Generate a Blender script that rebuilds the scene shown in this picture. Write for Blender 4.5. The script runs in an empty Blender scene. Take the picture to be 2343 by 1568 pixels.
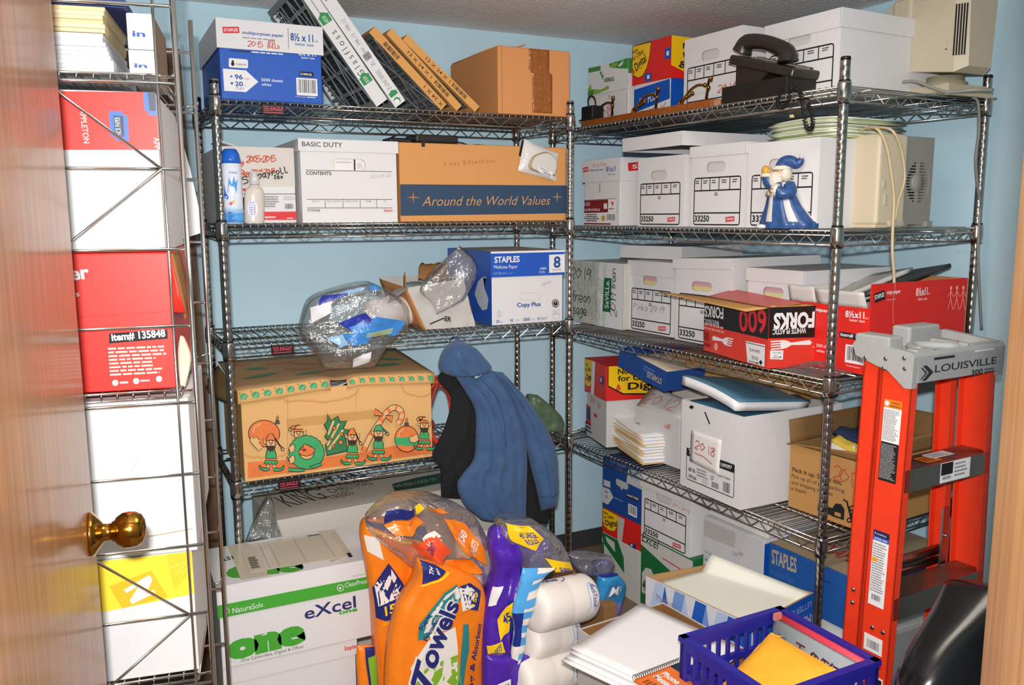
# Storage closet: wire shelving full of archive cartons, seen from the doorway and lit by the camera's flash.
import bpy, bmesh, math, random
from math import sin, cos, pi, radians as RAD, sqrt, atan2, hypot
from mathutils import Vector, Matrix, geometry
V3 = Vector
scene = bpy.context.scene
COL = scene.collection
random.seed(7)

# ------------------------------------------------------------------ camera (world: X along the back wall, Y towards it, Z up)
EYE = 1.48
FPX, PITCH, ROLL, YAW = 1948.43, .1484, -.0055, -.4577
_r = V3((cos(YAW), sin(YAW), 0)); _f = V3((-sin(YAW), cos(YAW), 0)); _u = V3((0, 0, 1))
FWD = _f*cos(PITCH) - _u*sin(PITCH); _u1 = _u*cos(PITCH) + _f*sin(PITCH)
RGT = _r*cos(ROLL) + _u1*sin(ROLL); UPV = _u1*cos(ROLL) - _r*sin(ROLL)
CAM = V3((0, 0, EYE))
cam = bpy.data.objects.new('camera', bpy.data.cameras.new('camera')); COL.objects.link(cam)
m = Matrix((RGT, UPV, -FWD)).transposed().to_4x4(); m.translation = CAM
cam.matrix_world = m
cam.data.sensor_width = 36; cam.data.lens = FPX/2343*36; cam.data.clip_start = .02
scene.camera = cam

# measured points of the photograph -> places in the room
def ray(px, py): return FWD + RGT*((px-1171.5)/FPX) - UPV*((py-784)/FPX)
def on(px, py, P, N):
    d = ray(px, py); return CAM + d*((V3(P)-CAM).dot(N)/d.dot(N))
def onY(px, py, y): return on(px, py, (0, y, 0), V3((0, 1, 0)))
def onX(px, py, x): return on(px, py, (x, 0, 0), V3((1, 0, 0)))
def onZ(px, py, z): return on(px, py, (0, 0, z), V3((0, 0, 1)))
def sx(P, D, px):
    v = RGT - FWD*((px-1171.5)/FPX); P = V3(P)-CAM; return -P.dot(v)/V3(D).dot(v)
def sy(P, D, py):
    v = UPV + FWD*((py-784)/FPX); P = V3(P)-CAM; return -P.dot(v)/V3(D).dot(v)
ZUP = V3((0, 0, 1))
class Spot: pass
def place(P0, D, N, z, pxl, pxr, off=.02, ang=0., yt=None, yr=None):
    """front-left-bottom corner, heading, width and height of a box standing at height z on a shelf line"""
    P = V3((P0[0]+N[0]*off, P0[1]+N[1]*off, z)); d = V3((D[0], D[1], 0))
    P = P + d*sx(P, d, pxl)
    a = atan2(D[1], D[0]) + RAD(ang); d2 = V3((cos(a), sin(a), 0))
    s = Spot(); s.loc = P; s.rot = a; s.w = sx(P, d2, pxr)
    if yt is not None: s.h = sy(P, ZUP, yt)
    if yr is not None: s.h = sy(P+d2*s.w, ZUP, yr)
    return s

# ------------------------------------------------------------------ materials (all procedural)
def lin(h):
    h = h.lstrip('#'); c = [int(h[i:i+2], 16)/255 for i in (0, 2, 4)]
    return tuple((x/12.92 if x <= .04045 else ((x+.055)/1.055)**2.4) for x in c) + (1,)
_mats = {}
def M(hexc, rough=.6, metal=0., var=0., scale=30., bump=0., bscale=200., stretch=None, spec=.4, sheen=0., coat=0.):
    key = (hexc, rough, metal, var, scale, bump, bscale, stretch, spec, sheen, coat)
    if key in _mats: return _mats[key]
    mt = bpy.data.materials.new('surface_%03d' % len(_mats)); mt.use_nodes = True
    nt = mt.node_tree; b = nt.nodes['Principled BSDF']
    b.inputs['Base Color'].default_value = lin(hexc); b.inputs['Roughness'].default_value = rough
    b.inputs['Metallic'].default_value = metal; b.inputs['Specular IOR Level'].default_value = spec
    if sheen: b.inputs['Sheen Weight'].default_value = sheen
    if coat: b.inputs['Coat Weight'].default_value = coat; b.inputs['Coat Roughness'].default_value = .06
    mt.diffuse_color = lin(hexc)
    if var or bump:
        tc = nt.nodes.new('ShaderNodeTexCoord'); mp = nt.nodes.new('ShaderNodeMapping')
        nt.links.new(tc.outputs['Object'], mp.inputs['Vector'])
        if stretch: mp.inputs['Scale'].default_value = stretch
    if var:
        n = nt.nodes.new('ShaderNodeTexNoise'); n.inputs['Scale'].default_value = scale; n.inputs['Detail'].default_value = 5
        nt.links.new(mp.outputs['Vector'], n.inputs['Vector'])
        r = nt.nodes.new('ShaderNodeValToRGB'); c = lin(hexc)
        r.color_ramp.elements[0].position = .3; r.color_ramp.elements[1].position = .7
        r.color_ramp.elements[0].color = tuple(x*(1-var) for x in c[:3])+(1,)
        r.color_ramp.elements[1].color = tuple(min(1, x*(1+var)) for x in c[:3])+(1,)
        nt.links.new(n.outputs['Fac'], r.inputs['Fac']); nt.links.new(r.outputs['Color'], b.inputs['Base Color'])
    if bump:
        n2 = nt.nodes.new('ShaderNodeTexNoise'); n2.inputs['Scale'].default_value = bscale; n2.inputs['Detail'].default_value = 3
        nt.links.new(mp.outputs['Vector'], n2.inputs['Vector'])
        bp = nt.nodes.new('ShaderNodeBump'); bp.inputs['Strength'].default_value = bump; bp.inputs['Distance'].default_value = .01
        nt.links.new(n2.outputs['Fac'], bp.inputs['Height']); nt.links.new(bp.outputs['Normal'], b.inputs['Normal'])
    _mats[key] = mt; return mt
def clear_film(tint='ffffff', gloss=.16, haze=.05, rough=.12):
    key = ('film', tint, gloss, haze, rough)
    if key in _mats: return _mats[key]
    mt = bpy.data.materials.new('surface_%03d' % len(_mats)); mt.use_nodes = True; nt = mt.node_tree
    for n in list(nt.nodes): nt.nodes.remove(n)
    out = nt.nodes.new('ShaderNodeOutputMaterial'); tr = nt.nodes.new('ShaderNodeBsdfTransparent'); tr.inputs[0].default_value = lin(tint)
    gl = nt.nodes.new('ShaderNodeBsdfGlossy'); gl.inputs['Roughness'].default_value = rough
    df = nt.nodes.new('ShaderNodeBsdfDiffuse'); df.inputs[0].default_value = (.8, .8, .8, 1)
    m1 = nt.nodes.new('ShaderNodeMixShader'); m2 = nt.nodes.new('ShaderNodeMixShader')
    lw = nt.nodes.new('ShaderNodeLayerWeight'); lw.inputs['Blend'].default_value = .25
    mr = nt.nodes.new('ShaderNodeMapRange'); mr.inputs['To Min'].default_value = gloss; mr.inputs['To Max'].default_value = min(1, gloss+.5)
    nt.links.new(lw.outputs['Fresnel'], mr.inputs['Value']); nt.links.new(mr.outputs['Result'], m2.inputs[0])
    m1.inputs[0].default_value = haze
    nt.links.new(tr.outputs[0], m1.inputs[1]); nt.links.new(df.outputs[0], m1.inputs[2])
    nt.links.new(m1.outputs[0], m2.inputs[1]); nt.links.new(gl.outputs[0], m2.inputs[2])
    nt.links.new(m2.outputs[0], out.inputs[0])
    tc = nt.nodes.new('ShaderNodeTexCoord'); n2 = nt.nodes.new('ShaderNodeTexNoise'); n2.inputs['Scale'].default_value = 45; n2.inputs['Detail'].default_value = 4
    bp = nt.nodes.new('ShaderNodeBump'); bp.inputs['Strength'].default_value = .55; bp.inputs['Distance'].default_value = .02
    nt.links.new(tc.outputs['Object'], n2.inputs['Vector']); nt.links.new(n2.outputs['Fac'], bp.inputs['Height']); nt.links.new(bp.outputs['Normal'], gl.inputs['Normal'])
    _mats[key] = mt; return mt
def white_card(h='d9d8da'): return M(h, .55, var=.03, scale=14, bump=.06, bscale=1, stretch=(420, 420, 6), spec=.3)
def kraft(h='b98350'): return M(h, .75, var=.06, scale=25, bump=.06, bscale=1, stretch=(350, 350, 8), spec=.25)
WHITE = white_card(); WPRINT = M('e2e1e3', .5, spec=.3); BLACK = M('161616', .5); INK = M('202024', .55, spec=.2); GREYINK = M('85858a', .6, spec=.2); FAINT = M('b3b2b8', .6, spec=.2)
REDPEN = M('c2573f', .6, spec=.2); STRED = M('cf2a2e', .45); BLUE = M('0f52b4', .42, var=.03, scale=20); BLUEINK = M('2a4f9e', .55)
RED = M('d8251f', .45, var=.04, scale=22); KRAFT = kraft(); BROWN = kraft('8a6440')
CHROME = M('c6c4bf', .14, 1.); STEEL = M('a9a9aa', .28, 1.); BRASS = M('b28434', .16, 1.); RUBBER = M('0c0c0d', .45)

# ------------------------------------------------------------------ mesh builder
ID4 = Matrix.Identity(4)
class Fr:
    """a flat face of a thing: origin, right, up, outward, width, height"""
    def __init__(s, O, U, V, N, w, h): s.O, s.U, s.V, s.N, s.w, s.h = V3(O), V3(U).normalized(), V3(V).normalized(), V3(N).normalized(), w, h; s.lay = 0
    def p(s, u, v, e): return s.O + s.U*(u*s.w) + s.V*(v*s.h) + s.N*e
    def m(s, a, b, e): return s.O + s.U*a + s.V*b + s.N*e
    def eps(s): s.lay += 1; return .0005 + .00013*s.lay
_tx = {}
def text_geo(t, bold=0., shear=0., gap=1.):
    k = (t, bold, shear, gap)
    if k in _tx: return _tx[k]
    cu = bpy.data.curves.new('lettering', 'FONT'); cu.body = t; cu.offset = bold; cu.shear = shear; cu.resolution_u = 3; cu.space_character = gap
    ob = bpy.data.objects.new('lettering', cu); me = bpy.data.meshes.new_from_object(ob)
    vs = [(v.co.x, v.co.y) for v in me.vertices]; fs = [tuple(p.vertices) for p in me.polygons]
    bpy.data.objects.remove(ob); bpy.data.meshes.remove(me); bpy.data.curves.remove(cu)
    _tx[k] = (vs, fs); return vs, fs
CAPH = max(v[1] for v in text_geo('H')[0])
HAND = {'0': '38 05 21 42 65 46 38', '1': '38 40', '2': '06 28 57 54 00 50', '3': '07 38 66 45 63 31 03', '4': '48 03 64/49 30', '5': '58 08 05 45 62 20 00',
 '6': '58 15 02 30 52 34 04', '7': '08 58 20', '8': '35 07 38 57 35 02 30 52 35', '9': '57 28 05 24 57/57 40', '-': '04 54', ',': '11 0.', '.': '20 21',
 'P': '00 08/08 48 56 24 04', 'i': '24 20/27 28', 'n': '04 00/03 25 43 40', 'k': '08 00/44 02 50', 's': '45 15 13 42 30 00', 'R': '00 08 48 56 24 04/24 50', 'e': '02 42 44 15 02 20 50',
 'g': '45 15 02 21 45/45 40 2. 0.', 'l': '08 10 40', 'a': '45 15 02 20 43/45 40 50', 'p': '05 0./04 35 43 20 00', 'y': '05 21/45 10 0.', 'r': '05 00/03 25 45', 'o': '25 03 20 43 25',
 'x': '05 40/45 00', 't': '28 20 40/06 46', 'D': '00 08 38 54 20 00', 'B': '00 08 38 46 24 04/24 52 30 00', 'f': '48 27 20/05 45', 'H': '08 00/58 50/04 54', 'u': '05 02 20 42/45 40', 'T': '08 68/38 30',
 'A': '00 38 60/13 53', 'X': '08 60/68 00', 'E': '58 08 00 50/04 44', 'U': '08 01 30 61 68', 'N': '00 08 60 68', 'S': '58 18 05 54 61 30 00', 'm': '05 00/03 24 30/33 54 60', 'c': '44 15 02 20 41', 'v': '05 20 45', 'F': '58 08 00/04 44', 'd': '45 15 02 20 42/48 40', 'h': '08 00/03 25 43 40', 'w': '05 10 24 30 45'}
class MB:
    def __init__(s): s.v, s.f, s.mi, s.sm, s.ms = [], [], [], [], []
    def mat(s, mt):
        if mt not in s.ms: s.ms.append(mt)
        return s.ms.index(mt)
    def add(s, vs, fs, mt, smooth=False, xf=None):
        o = len(s.v); k = s.mat(mt)
        s.v += [tuple(xf @ V3(v)) for v in vs] if xf else [tuple(v) for v in vs]
        for f in fs: s.f.append(tuple(i+o for i in f)); s.mi.append(k); s.sm.append(smooth)
        return s
    def box(s, a, b, mt, xf=None):
        (x0, y0, z0), (x1, y1, z1) = a, b
        v = [(x0, y0, z0), (x1, y0, z0), (x1, y1, z0), (x0, y1, z0), (x0, y0, z1), (x1, y0, z1), (x1, y1, z1), (x0, y1, z1)]
        return s.add(v, [(0, 3, 2, 1), (4, 5, 6, 7), (0, 1, 5, 4), (1, 2, 6, 5), (2, 3, 7, 6), (3, 0, 4, 7)], mt, xf=xf)
    def hexa(s, v, mt, xf=None): return s.add(v, [(0, 3, 2, 1), (4, 5, 6, 7), (0, 1, 5, 4), (1, 2, 6, 5), (2, 3, 7, 6), (3, 0, 4, 7)], mt, xf=xf)
    def rbox(s, a, b, mt, r=.003, seg=2, xf=None, smooth=False):
        bm = bmesh.new(); bmesh.ops.create_cube(bm, size=1)
        for v in bm.verts: v.co = V3([a[i] if v.co[i] < 0 else b[i] for i in range(3)])
        bmesh.ops.bevel(bm, geom=bm.edges[:], offset=r, segments=seg, affect='EDGES', profile=.5)
        bm.verts.ensure_lookup_table(); bm.verts.index_update()
        s.add([v.co.copy() for v in bm.verts], [tuple(v.index for v in f.verts) for f in bm.faces], mt, smooth, xf); bm.free(); return s
    def tube(s, pts, r, mt, n=8, closed=False, smooth=True, caps=True):
        pts = [V3(p) for p in pts]; N = len(pts); R = r if isinstance(r, (list, tuple)) else [r]*N
        T = []
        for i in range(N):
            a = pts[(i-1) % N] if (closed or i) else pts[0]; b = pts[(i+1) % N] if (closed or i < N-1) else pts[-1]
            t = b-a; T.append(t.normalized() if t.length > 1e-9 else V3((0, 0, 1)))
        nrm = T[0].orthogonal().normalized(); vs = []
        for i in range(N):
            nrm = (nrm - T[i]*nrm.dot(T[i])); nrm = nrm.normalized() if nrm.length > 1e-6 else T[i].orthogonal().normalized()
            bn = T[i].cross(nrm)
            for k in range(n): a = 2*pi*k/n; vs.append(pts[i] + (nrm*cos(a)+bn*sin(a))*R[i])
        fs = []
        for i in range(N if closed else N-1):
            for k in range(n):
                j = (i+1) % N; fs.append((i*n+k, i*n+(k+1) % n, j*n+(k+1) % n, j*n+k))
        if caps and not closed: fs += [tuple(range(n-1, -1, -1)), tuple((N-1)*n+k for k in range(n))]
        return s.add(vs, fs, mt, smooth)
    def lathe(s, prof, mt, n=24, xf=None, smooth=True):
        vs, fs = [], []
        for r, z in prof:
            for k in range(n): a = 2*pi*k/n; vs.append((r*cos(a), r*sin(a), z))
        for i in range(len(prof)-1):
            for k in range(n): fs.append((i*n+k, i*n+(k+1) % n, (i+1)*n+(k+1) % n, (i+1)*n+k))
        if prof[0][0] > 1e-6: fs.append(tuple(range(n-1, -1, -1)))
        if prof[-1][0] > 1e-6: fs.append(tuple((len(prof)-1)*n+k for k in range(n)))
        return s.add(vs, fs, mt, smooth, xf)
    def ball(s, c, r, mt, n=20, m_=12, xf=None):
        r = r if isinstance(r, (tuple, list)) else (r, r, r); vs, fs = [], []
        for i in range(m_+1):
            t = pi*i/m_
            for k in range(n): a = 2*pi*k/n; vs.append((c[0]+r[0]*sin(t)*cos(a), c[1]+r[1]*sin(t)*sin(a), c[2]-r[2]*cos(t)))
        for i in range(m_):
            for k in range(n): fs.append((i*n+k, i*n+(k+1) % n, (i+1)*n+(k+1) % n, (i+1)*n+k))
        return s.add(vs, fs, mt, True, xf)
    def surf(s, fn, nu, nv, mt, smooth=True, closed_u=False, matfn=None):
        vs = [fn(i/(nu if closed_u else nu-1), j/(nv-1)) for j in range(nv) for i in range(nu)]
        groups = {}
        for j in range(nv-1):
            for i in range(nu if closed_u else nu-1):
                k = (i+1) % nu; q = (j*nu+i, j*nu+k, (j+1)*nu+k, (j+1)*nu+i)
                groups.setdefault(matfn((i+.5)/nu, (j+.5)/nv) if matfn else mt, []).append(q)
        o = len(s.v); s.v += [tuple(v) for v in vs]
        for mt_, fs in groups.items():
            k = s.mat(mt_)
            for f in fs: s.f.append(tuple(x+o for x in f)); s.mi.append(k); s.sm.append(smooth)
        return s
    def sheet(s, fn, nu, nv, mt, t=.0012, mt2=None):
        """a sheet of card or paper with a real thickness"""
        P = [[V3(fn(i/(nu-1), j/(nv-1))) for i in range(nu)] for j in range(nv)]
        Nn = [[None]*nu for _ in range(nv)]
        for j in range(nv):
            for i in range(nu):
                du = P[j][min(i+1, nu-1)]-P[j][max(i-1, 0)]; dv = P[min(j+1, nv-1)][i]-P[max(j-1, 0)][i]; n = du.cross(dv)
                Nn[j][i] = n.normalized() if n.length > 1e-12 else V3((0, 0, 1))
        top = [P[j][i] for j in range(nv) for i in range(nu)]; bot = [P[j][i]-Nn[j][i]*t for j in range(nv) for i in range(nu)]; L = nu*nv
        f1 = [(j*nu+i, j*nu+i+1, (j+1)*nu+i+1, (j+1)*nu+i) for j in range(nv-1) for i in range(nu-1)]
        f2 = [tuple(L+x for x in reversed(q)) for q in f1]
        rim = [j for j in range(nu)] + [j*nu+nu-1 for j in range(1, nv)] + [(nv-1)*nu+i for i in range(nu-2, -1, -1)] + [j*nu for j in range(nv-2, 0, -1)]
        f3 = [(rim[k], L+rim[k], L+rim[(k+1) % len(rim)], rim[(k+1) % len(rim)]) for k in range(len(rim))]
        if mt2: s.add(top+bot, f1, mt, True); s.add(top+bot, f2+f3, mt2, True)
        else: s.add(top+bot, f1+f2+f3, mt, True)
        return s
    # --- printing on flat faces (fractions of the face)
    def poly(s, fr, pts, mt, e=None):
        e = e or fr.eps(); P = [fr.p(u, v, e) for u, v in pts]
        if len(P) > 4:
            tri = geometry.tessellate_polygon([[V3((u*fr.w, v*fr.h, 0)) for u, v in pts]])
            a = sum((pts[i][0]*pts[(i+1) % len(pts)][1]-pts[(i+1) % len(pts)][0]*pts[i][1]) for i in range(len(pts)))
            out = []
            for t in tri:
                q = [pts[i] for i in t]; ar = (q[1][0]-q[0][0])*(q[2][1]-q[0][1])-(q[2][0]-q[0][0])*(q[1][1]-q[0][1])
                out.append(tuple(t) if ar > 0 else tuple(reversed(t)))
            return s.add(P, out, mt)
        return s.add(P, [tuple(range(len(P)))], mt)
    def rect(s, fr, u0, v0, u1, v1, mt): return s.poly(fr, [(u0, v0), (u1, v0), (u1, v1), (u0, v1)], mt)
    def disc(s, fr, u, v, r, mt, ru=None, n=20, a0=0, a1=360):
        """r: metres"""
        return s.poly(fr, [(u+(ru or r)/fr.w*cos(RAD(a0+(a1-a0)*k/n)), v+r/fr.h*sin(RAD(a0+(a1-a0)*k/n))) for k in range(n if a1-a0 >= 360 else n+1)], mt)
    def line(s, fr, pts, wd, mt, closed=False):
        e = fr.eps(); P = [(u*fr.w, v*fr.h) for u, v in pts]; N = len(P); vs, fs = [], []
        for i in range(N):
            a = P[(i-1) % N] if (closed or i) else P[0]; b = P[(i+1) % N] if (closed or i < N-1) else P[-1]
            dx, dy = b[0]-a[0], b[1]-a[1]; L = hypot(dx, dy) or 1; nx, ny = -dy/L*wd/2, dx/L*wd/2
            vs += [fr.m(P[i][0]-nx, P[i][1]-ny, e), fr.m(P[i][0]+nx, P[i][1]+ny, e)]
        for i in range(N if closed else N-1):
            j = (i+1) % N; fs.append((2*i, 2*j, 2*j+1, 2*i+1))
        return s.add(vs, fs, mt)
    def text(s, fr, t, u, v, h, mt, w=None, rot=0., bold=0., shear=0., anchor='l', up=True, flip=False):
        """h: cap height as a fraction of the face height; w: width as a fraction of the face width"""
        vs, fs = text_geo(t, bold, shear)
        if not vs: return s
        x0 = min(p[0] for p in vs); x1 = max(p[0] for p in vs); k = h*fr.h/CAPH; kx = k if w is None else w*fr.w/(x1-x0)
        L = (x1-x0)*kx; ox = {'l': 0, 'c': -L/2, 'r': -L}[anchor]; e = fr.eps(); ca, sa = cos(RAD(rot)), sin(RAD(rot)); out = []
        for a, b in vs:
            a, b = (a-x0)*kx+ox, b*k
            out.append(fr.m(u*fr.w+a*ca-b*sa, v*fr.h+a*sa+b*ca, e))
        return s.add(out, fs, mt)
    def small(s, fr, u0, v0, u1, v1, rows, mt, seed=0, fill=.5):
        """lines of print too small to read"""
        rr = random.Random(seed); e = fr.eps(); dv = (v1-v0)/rows; vs, fs = [], []
        for k in range(rows):
            y = v1-(k+.5)*dv; x = u0; end = u1-(u1-u0)*rr.random()*.3
            while x < end:
                L = (u1-u0)*rr.uniform(.06, .2); b = min(end, x+L); o = len(vs)
                vs += [fr.p(x, y-dv*fill/2, e), fr.p(b, y-dv*fill/2, e), fr.p(b, y+dv*fill/2, e), fr.p(x, y+dv*fill/2, e)]; fs.append((o, o+1, o+2, o+3)); x = b+(u1-u0)*.025
        return s.add(vs, fs, mt)
    def bars(s, fr, u0, v0, u1, v1, seed=1, white=True):
        if white: s.rect(fr, u0, v0, u1, v1, WPRINT)
        rr = random.Random(seed); e = fr.eps(); x = u0+(u1-u0)*.08; vs, fs = [], []; end = u1-(u1-u0)*.08; a, b = v0+(v1-v0)*.16, v1-(v1-v0)*.08
        while x < end:
            wd = (u1-u0)*rr.choice((.012, .012, .024, .036)); o = len(vs)
            vs += [fr.p(x, a, e), fr.p(min(end, x+wd), a, e), fr.p(min(end, x+wd), b, e), fr.p(x, b, e)]; fs.append((o, o+1, o+2, o+3)); x += wd+(u1-u0)*rr.choice((.014, .02, .03))
        return s.add(vs, fs, INK)
    def hand(s, fr, t, u, v, h, mt, wd=.0022, slant=.15, rot=0., gap=1.15):
        x = 0; k = h*fr.h/8; ca, sa = cos(RAD(rot)), sin(RAD(rot))
        for ch in t:
            if ch == ' ': x += 4; continue
            st = HAND.get(ch)
            if not st: x += 5; continue
            mx = 0
            for stroke in st.split('/'):
                P = []
                for q in stroke.split():
                    a = int(q[0]); b = -3 if q[1] == '.' else int(q[1]); mx = max(mx, a); P.append((a+x+b*slant, b))
                if len(P) > 2:
                    Q = []
                    for i in range(len(P)-1):
                        p0, p1, p2, p3 = P[max(i-1, 0)], P[i], P[i+1], P[min(i+2, len(P)-1)]
                        for q in range(4):
                            t_ = q/4; Q.append(tuple(.5*(2*p1[d]+(p2[d]-p0[d])*t_+(2*p0[d]-5*p1[d]+4*p2[d]-p3[d])*t_*t_+(3*p1[d]-p0[d]-3*p2[d]+p3[d])*t_**3) for d in (0, 1)))
                    P = Q+[P[-1]]
                s.line(fr, [(u+(a*k*ca-b*k*sa)/fr.w, v+(a*k*sa+b*k*ca)/fr.h) for a, b in P], wd, mt)
            x += (mx+1.6)*gap
        return s
    def build(s, name, parent=None, loc=None, rot=0., label=None, cat=None, group=None, kind=None):
        me = bpy.data.meshes.new(name); me.from_pydata(s.v, [], s.f)
        for mt in s.ms: me.materials.append(mt)
        me.polygons.foreach_set('material_index', s.mi); me.polygons.foreach_set('use_smooth', s.sm); me.update()
        ob = bpy.data.objects.new(name, me); COL.objects.link(ob)
        if parent: ob.parent = parent
        if loc is not None: ob.location = loc; ob.rotation_euler = (0, 0, rot)
        tag(ob, label, cat, group, kind); return ob
def tag(o, label=None, cat=None, group=None, kind=None):
    if label: o['label'] = label
    if cat: o['category'] = cat
    if group: o['group'] = group
    if kind: o['kind'] = kind
    return o
def thing(name, label, cat, loc=(0, 0, 0), rot=0., group=None):
    o = bpy.data.objects.new(name, None); COL.objects.link(o); o.location = loc; o.rotation_euler = (0, 0, rot); o.empty_display_size = .05
    return tag(o, label, cat, group)
def dup(root, loc, rot, label, group=None):
    r = root.copy(); COL.objects.link(r); r.location = loc; r.rotation_euler = (0, 0, rot); r['label'] = label
    if group: r['group'] = group
    for ch in list(root.children):
        c = ch.copy(); COL.objects.link(c); c.parent = r
        for g in ch.children:
            d = g.copy(); COL.objects.link(d); d.parent = c
    return r
def faces(w, d, h, z=0, x=0, y=0):
    return {'F': Fr((x, y, z), (1, 0, 0), (0, 0, 1), (0, -1, 0), w, h), 'R': Fr((x+w, y, z), (0, 1, 0), (0, 0, 1), (1, 0, 0), d, h),
            'L': Fr((x, y+d, z), (0, -1, 0), (0, 0, 1), (-1, 0, 0), d, h), 'T': Fr((x, y, z+h), (1, 0, 0), (0, 1, 0), (0, 0, 1), w, d)}
def noise3(x, y, z=0.):
    from mathutils import noise
    return noise.noise(V3((x, y, z)))
def spline(P, n):
    P = [tuple(p) for p in P]; out = []; D = range(len(P[0]))
    for i in range(len(P)-1):
        p0, p1, p2, p3 = P[max(i-1, 0)], P[i], P[i+1], P[min(i+2, len(P)-1)]
        for q in range(n):
            t = q/n; out.append(tuple(.5*(2*p1[d]+(p2[d]-p0[d])*t+(2*p0[d]-5*p1[d]+4*p2[d]-p3[d])*t*t+(3*p1[d]-p0[d]-3*p2[d]+p3[d])*t**3) for d in D))
    out.append(P[-1]); return [V3(q) for q in out] if len(P[0]) == 3 else out
def lerp(a, b, t): return a+(b-a)*t
def samp(L, t):
    x = max(0, min(1, t))*(len(L)-1); i = min(int(x), len(L)-2); return L[i].lerp(L[i+1], x-i)
class Soft:
    """a soft body: left and right outlines standing at a distance of their own, bulging to the front and the back"""
    def __init__(s, left, right, plane, front=.05, back=.05, amp=.006, freq=9., seed=0, folds=(), k=4):
        f = (lambda p: plane(*p)); s.L = [V3(f(p)) for p in spline(left, k)]; s.R = [V3(f(p)) for p in spline(right, k)]
        s.fr, s.bk, s.amp, s.freq, s.seed, s.folds = front, back, amp, freq, seed, folds
        a = samp(s.L, .5); b = samp(s.R, .5); n = (b-a).cross(ZUP); s.N = n.normalized()
        if s.N.dot(CAM-a) < 0: s.N = -s.N
    def base(s, u, v): return samp(s.L, v).lerp(samp(s.R, v), u)
    def prof(s, u, v):
        a = max(0, 1-abs(2*u-1)**2.6)**.5; e = min(v, 1-v)/.10; return a*min(1, max(0, e))**.5
    def front(s, u, v, e=0.):
        p = s.base(u, v); w = s.prof(u, v); d = s.fr*w
        d += s.amp*w*(noise3(p.x*s.freq, p.z*s.freq, s.seed)+.5*noise3(p.x*s.freq*2.3, p.z*s.freq*2.3, s.seed+5))
        for (u0, u1, amp, wd) in s.folds:
            c = lerp(u0, u1, v); d += amp*w*math.exp(-((u-c)/wd)**2)
        return p + s.N*(d+e)
    def rear(s, u, v): p = s.base(u, v); return p - s.N*(s.bk*s.prof(u, v))
    def mesh(s, mb, mt, nu=26, nv=30, matfn=None):
        def fn(a, v):
            return s.front(a*2, v) if a <= .5 else s.rear(2-2*a, v)
        mb.surf(fn, nu*2, nv, mt, True, True, (lambda a, v: matfn(min(1, a*2), v, a > .5)) if matfn else None)
        for v in (0, 1):
            o = len(mb.v); ring = [fn(i/(nu*2), v) for i in range(nu*2)]; mb.add(ring, [tuple(range(nu*2))], mt, True)
        return mb
    def uv(s, mb, pts, mt, e=.003):
        tri = geometry.tessellate_polygon([[V3((a, b, 0)) for a, b in pts]]); mb.add([s.front(a, b, e) for a, b in pts], [tuple(t) for t in tri], mt)
    def fine(s, mb, pts, mt, e=.003, n=6):
        q = []
        for i in range(len(pts)):
            a, b = pts[i], pts[(i+1) % len(pts)]
            q += [(lerp(a[0], b[0], t/n), lerp(a[1], b[1], t/n)) for t in range(n)]
        c = (sum(p[0] for p in q)/len(q), sum(p[1] for p in q)/len(q)); rings = [[(lerp(p[0], c[0], f), lerp(p[1], c[1], f)) for p in q] for f in (0, .33, .66)]
        P = [s.front(a, b, e) for r in rings for a, b in r] + [s.front(c[0], c[1], e)]; L = len(q); fs = []
        for r in range(2):
            for i in range(L): fs.append((r*L+i, r*L+(i+1) % L, (r+1)*L+(i+1) % L, (r+1)*L+i))
        for i in range(L): fs.append((2*L+i, 2*L+(i+1) % L, 3*L))
        mb.add(P, fs, mt, True)
    def patch(s, mb, p00, p10, p11, p01, mt, e=.003, n=8):
        def fn(a, b):
            u = lerp(lerp(p00[0], p10[0], a), lerp(p01[0], p11[0], a), b); v = lerp(lerp(p00[1], p10[1], a), lerp(p01[1], p11[1], a), b); return s.front(u, v, e)
        mb.surf(fn, n, n, mt, True)
    def text(s, mb, t, p00, p10, p11, p01, mt, bold=0., shear=0., e=.005):
        vs, fs = text_geo(t, bold, shear); x0 = min(p[0] for p in vs); x1 = max(p[0] for p in vs); y0 = min(p[1] for p in vs); y1 = max(p[1] for p in vs); out = []
        for x, y in vs:
            a, b = (x-x0)/(x1-x0), (y-y0)/(y1-y0)
            u = lerp(lerp(p00[0], p10[0], a), lerp(p01[0], p11[0], a), b); v = lerp(lerp(p00[1], p10[1], a), lerp(p01[1], p11[1], a), b); out.append(s.front(u, v, e))
        mb.add(out, fs, mt)
# ------------------------------------------------------------------ the room
XL, XR, YF, YB, HC = -.40, 2.493, .515, 3.139, 2.19
WALLM = M('bbdae8', .62, var=.025, scale=5, bump=.05, bscale=160, spec=.3)
def struct(name, mb, label=None): return mb.build(name, kind='structure', label=label)
b = MB(); b.box((XL-.12, -1.2, -.1), (XR+.12, YB+.12, 0), M('7d6a58', .8, var=.12, scale=60, bump=.15, bscale=300)); struct('floor', b)
def ceiling_mat():
    mt = M('eceae8', .9, var=.10, scale=90, bump=.9, bscale=70, stretch=(1, 2.2, 1)); return mt
b = MB(); b.box((XL-.12, -1.2, HC), (XR+.12, YB+.12, HC+.1), ceiling_mat()); struct('ceiling', b)
b = MB(); b.box((XL-.12, YB, 0), (XR+.12, YB+.12, HC), WALLM); struct('wall_back', b)
b = MB(); b.box((XR, YF, 0), (XR+.12, YB, HC), WALLM); struct('wall_right', b)
b = MB(); b.box((XL-.12, YF, 0), (XL, YB, HC), WALLM); struct('wall_left', b)
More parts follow.
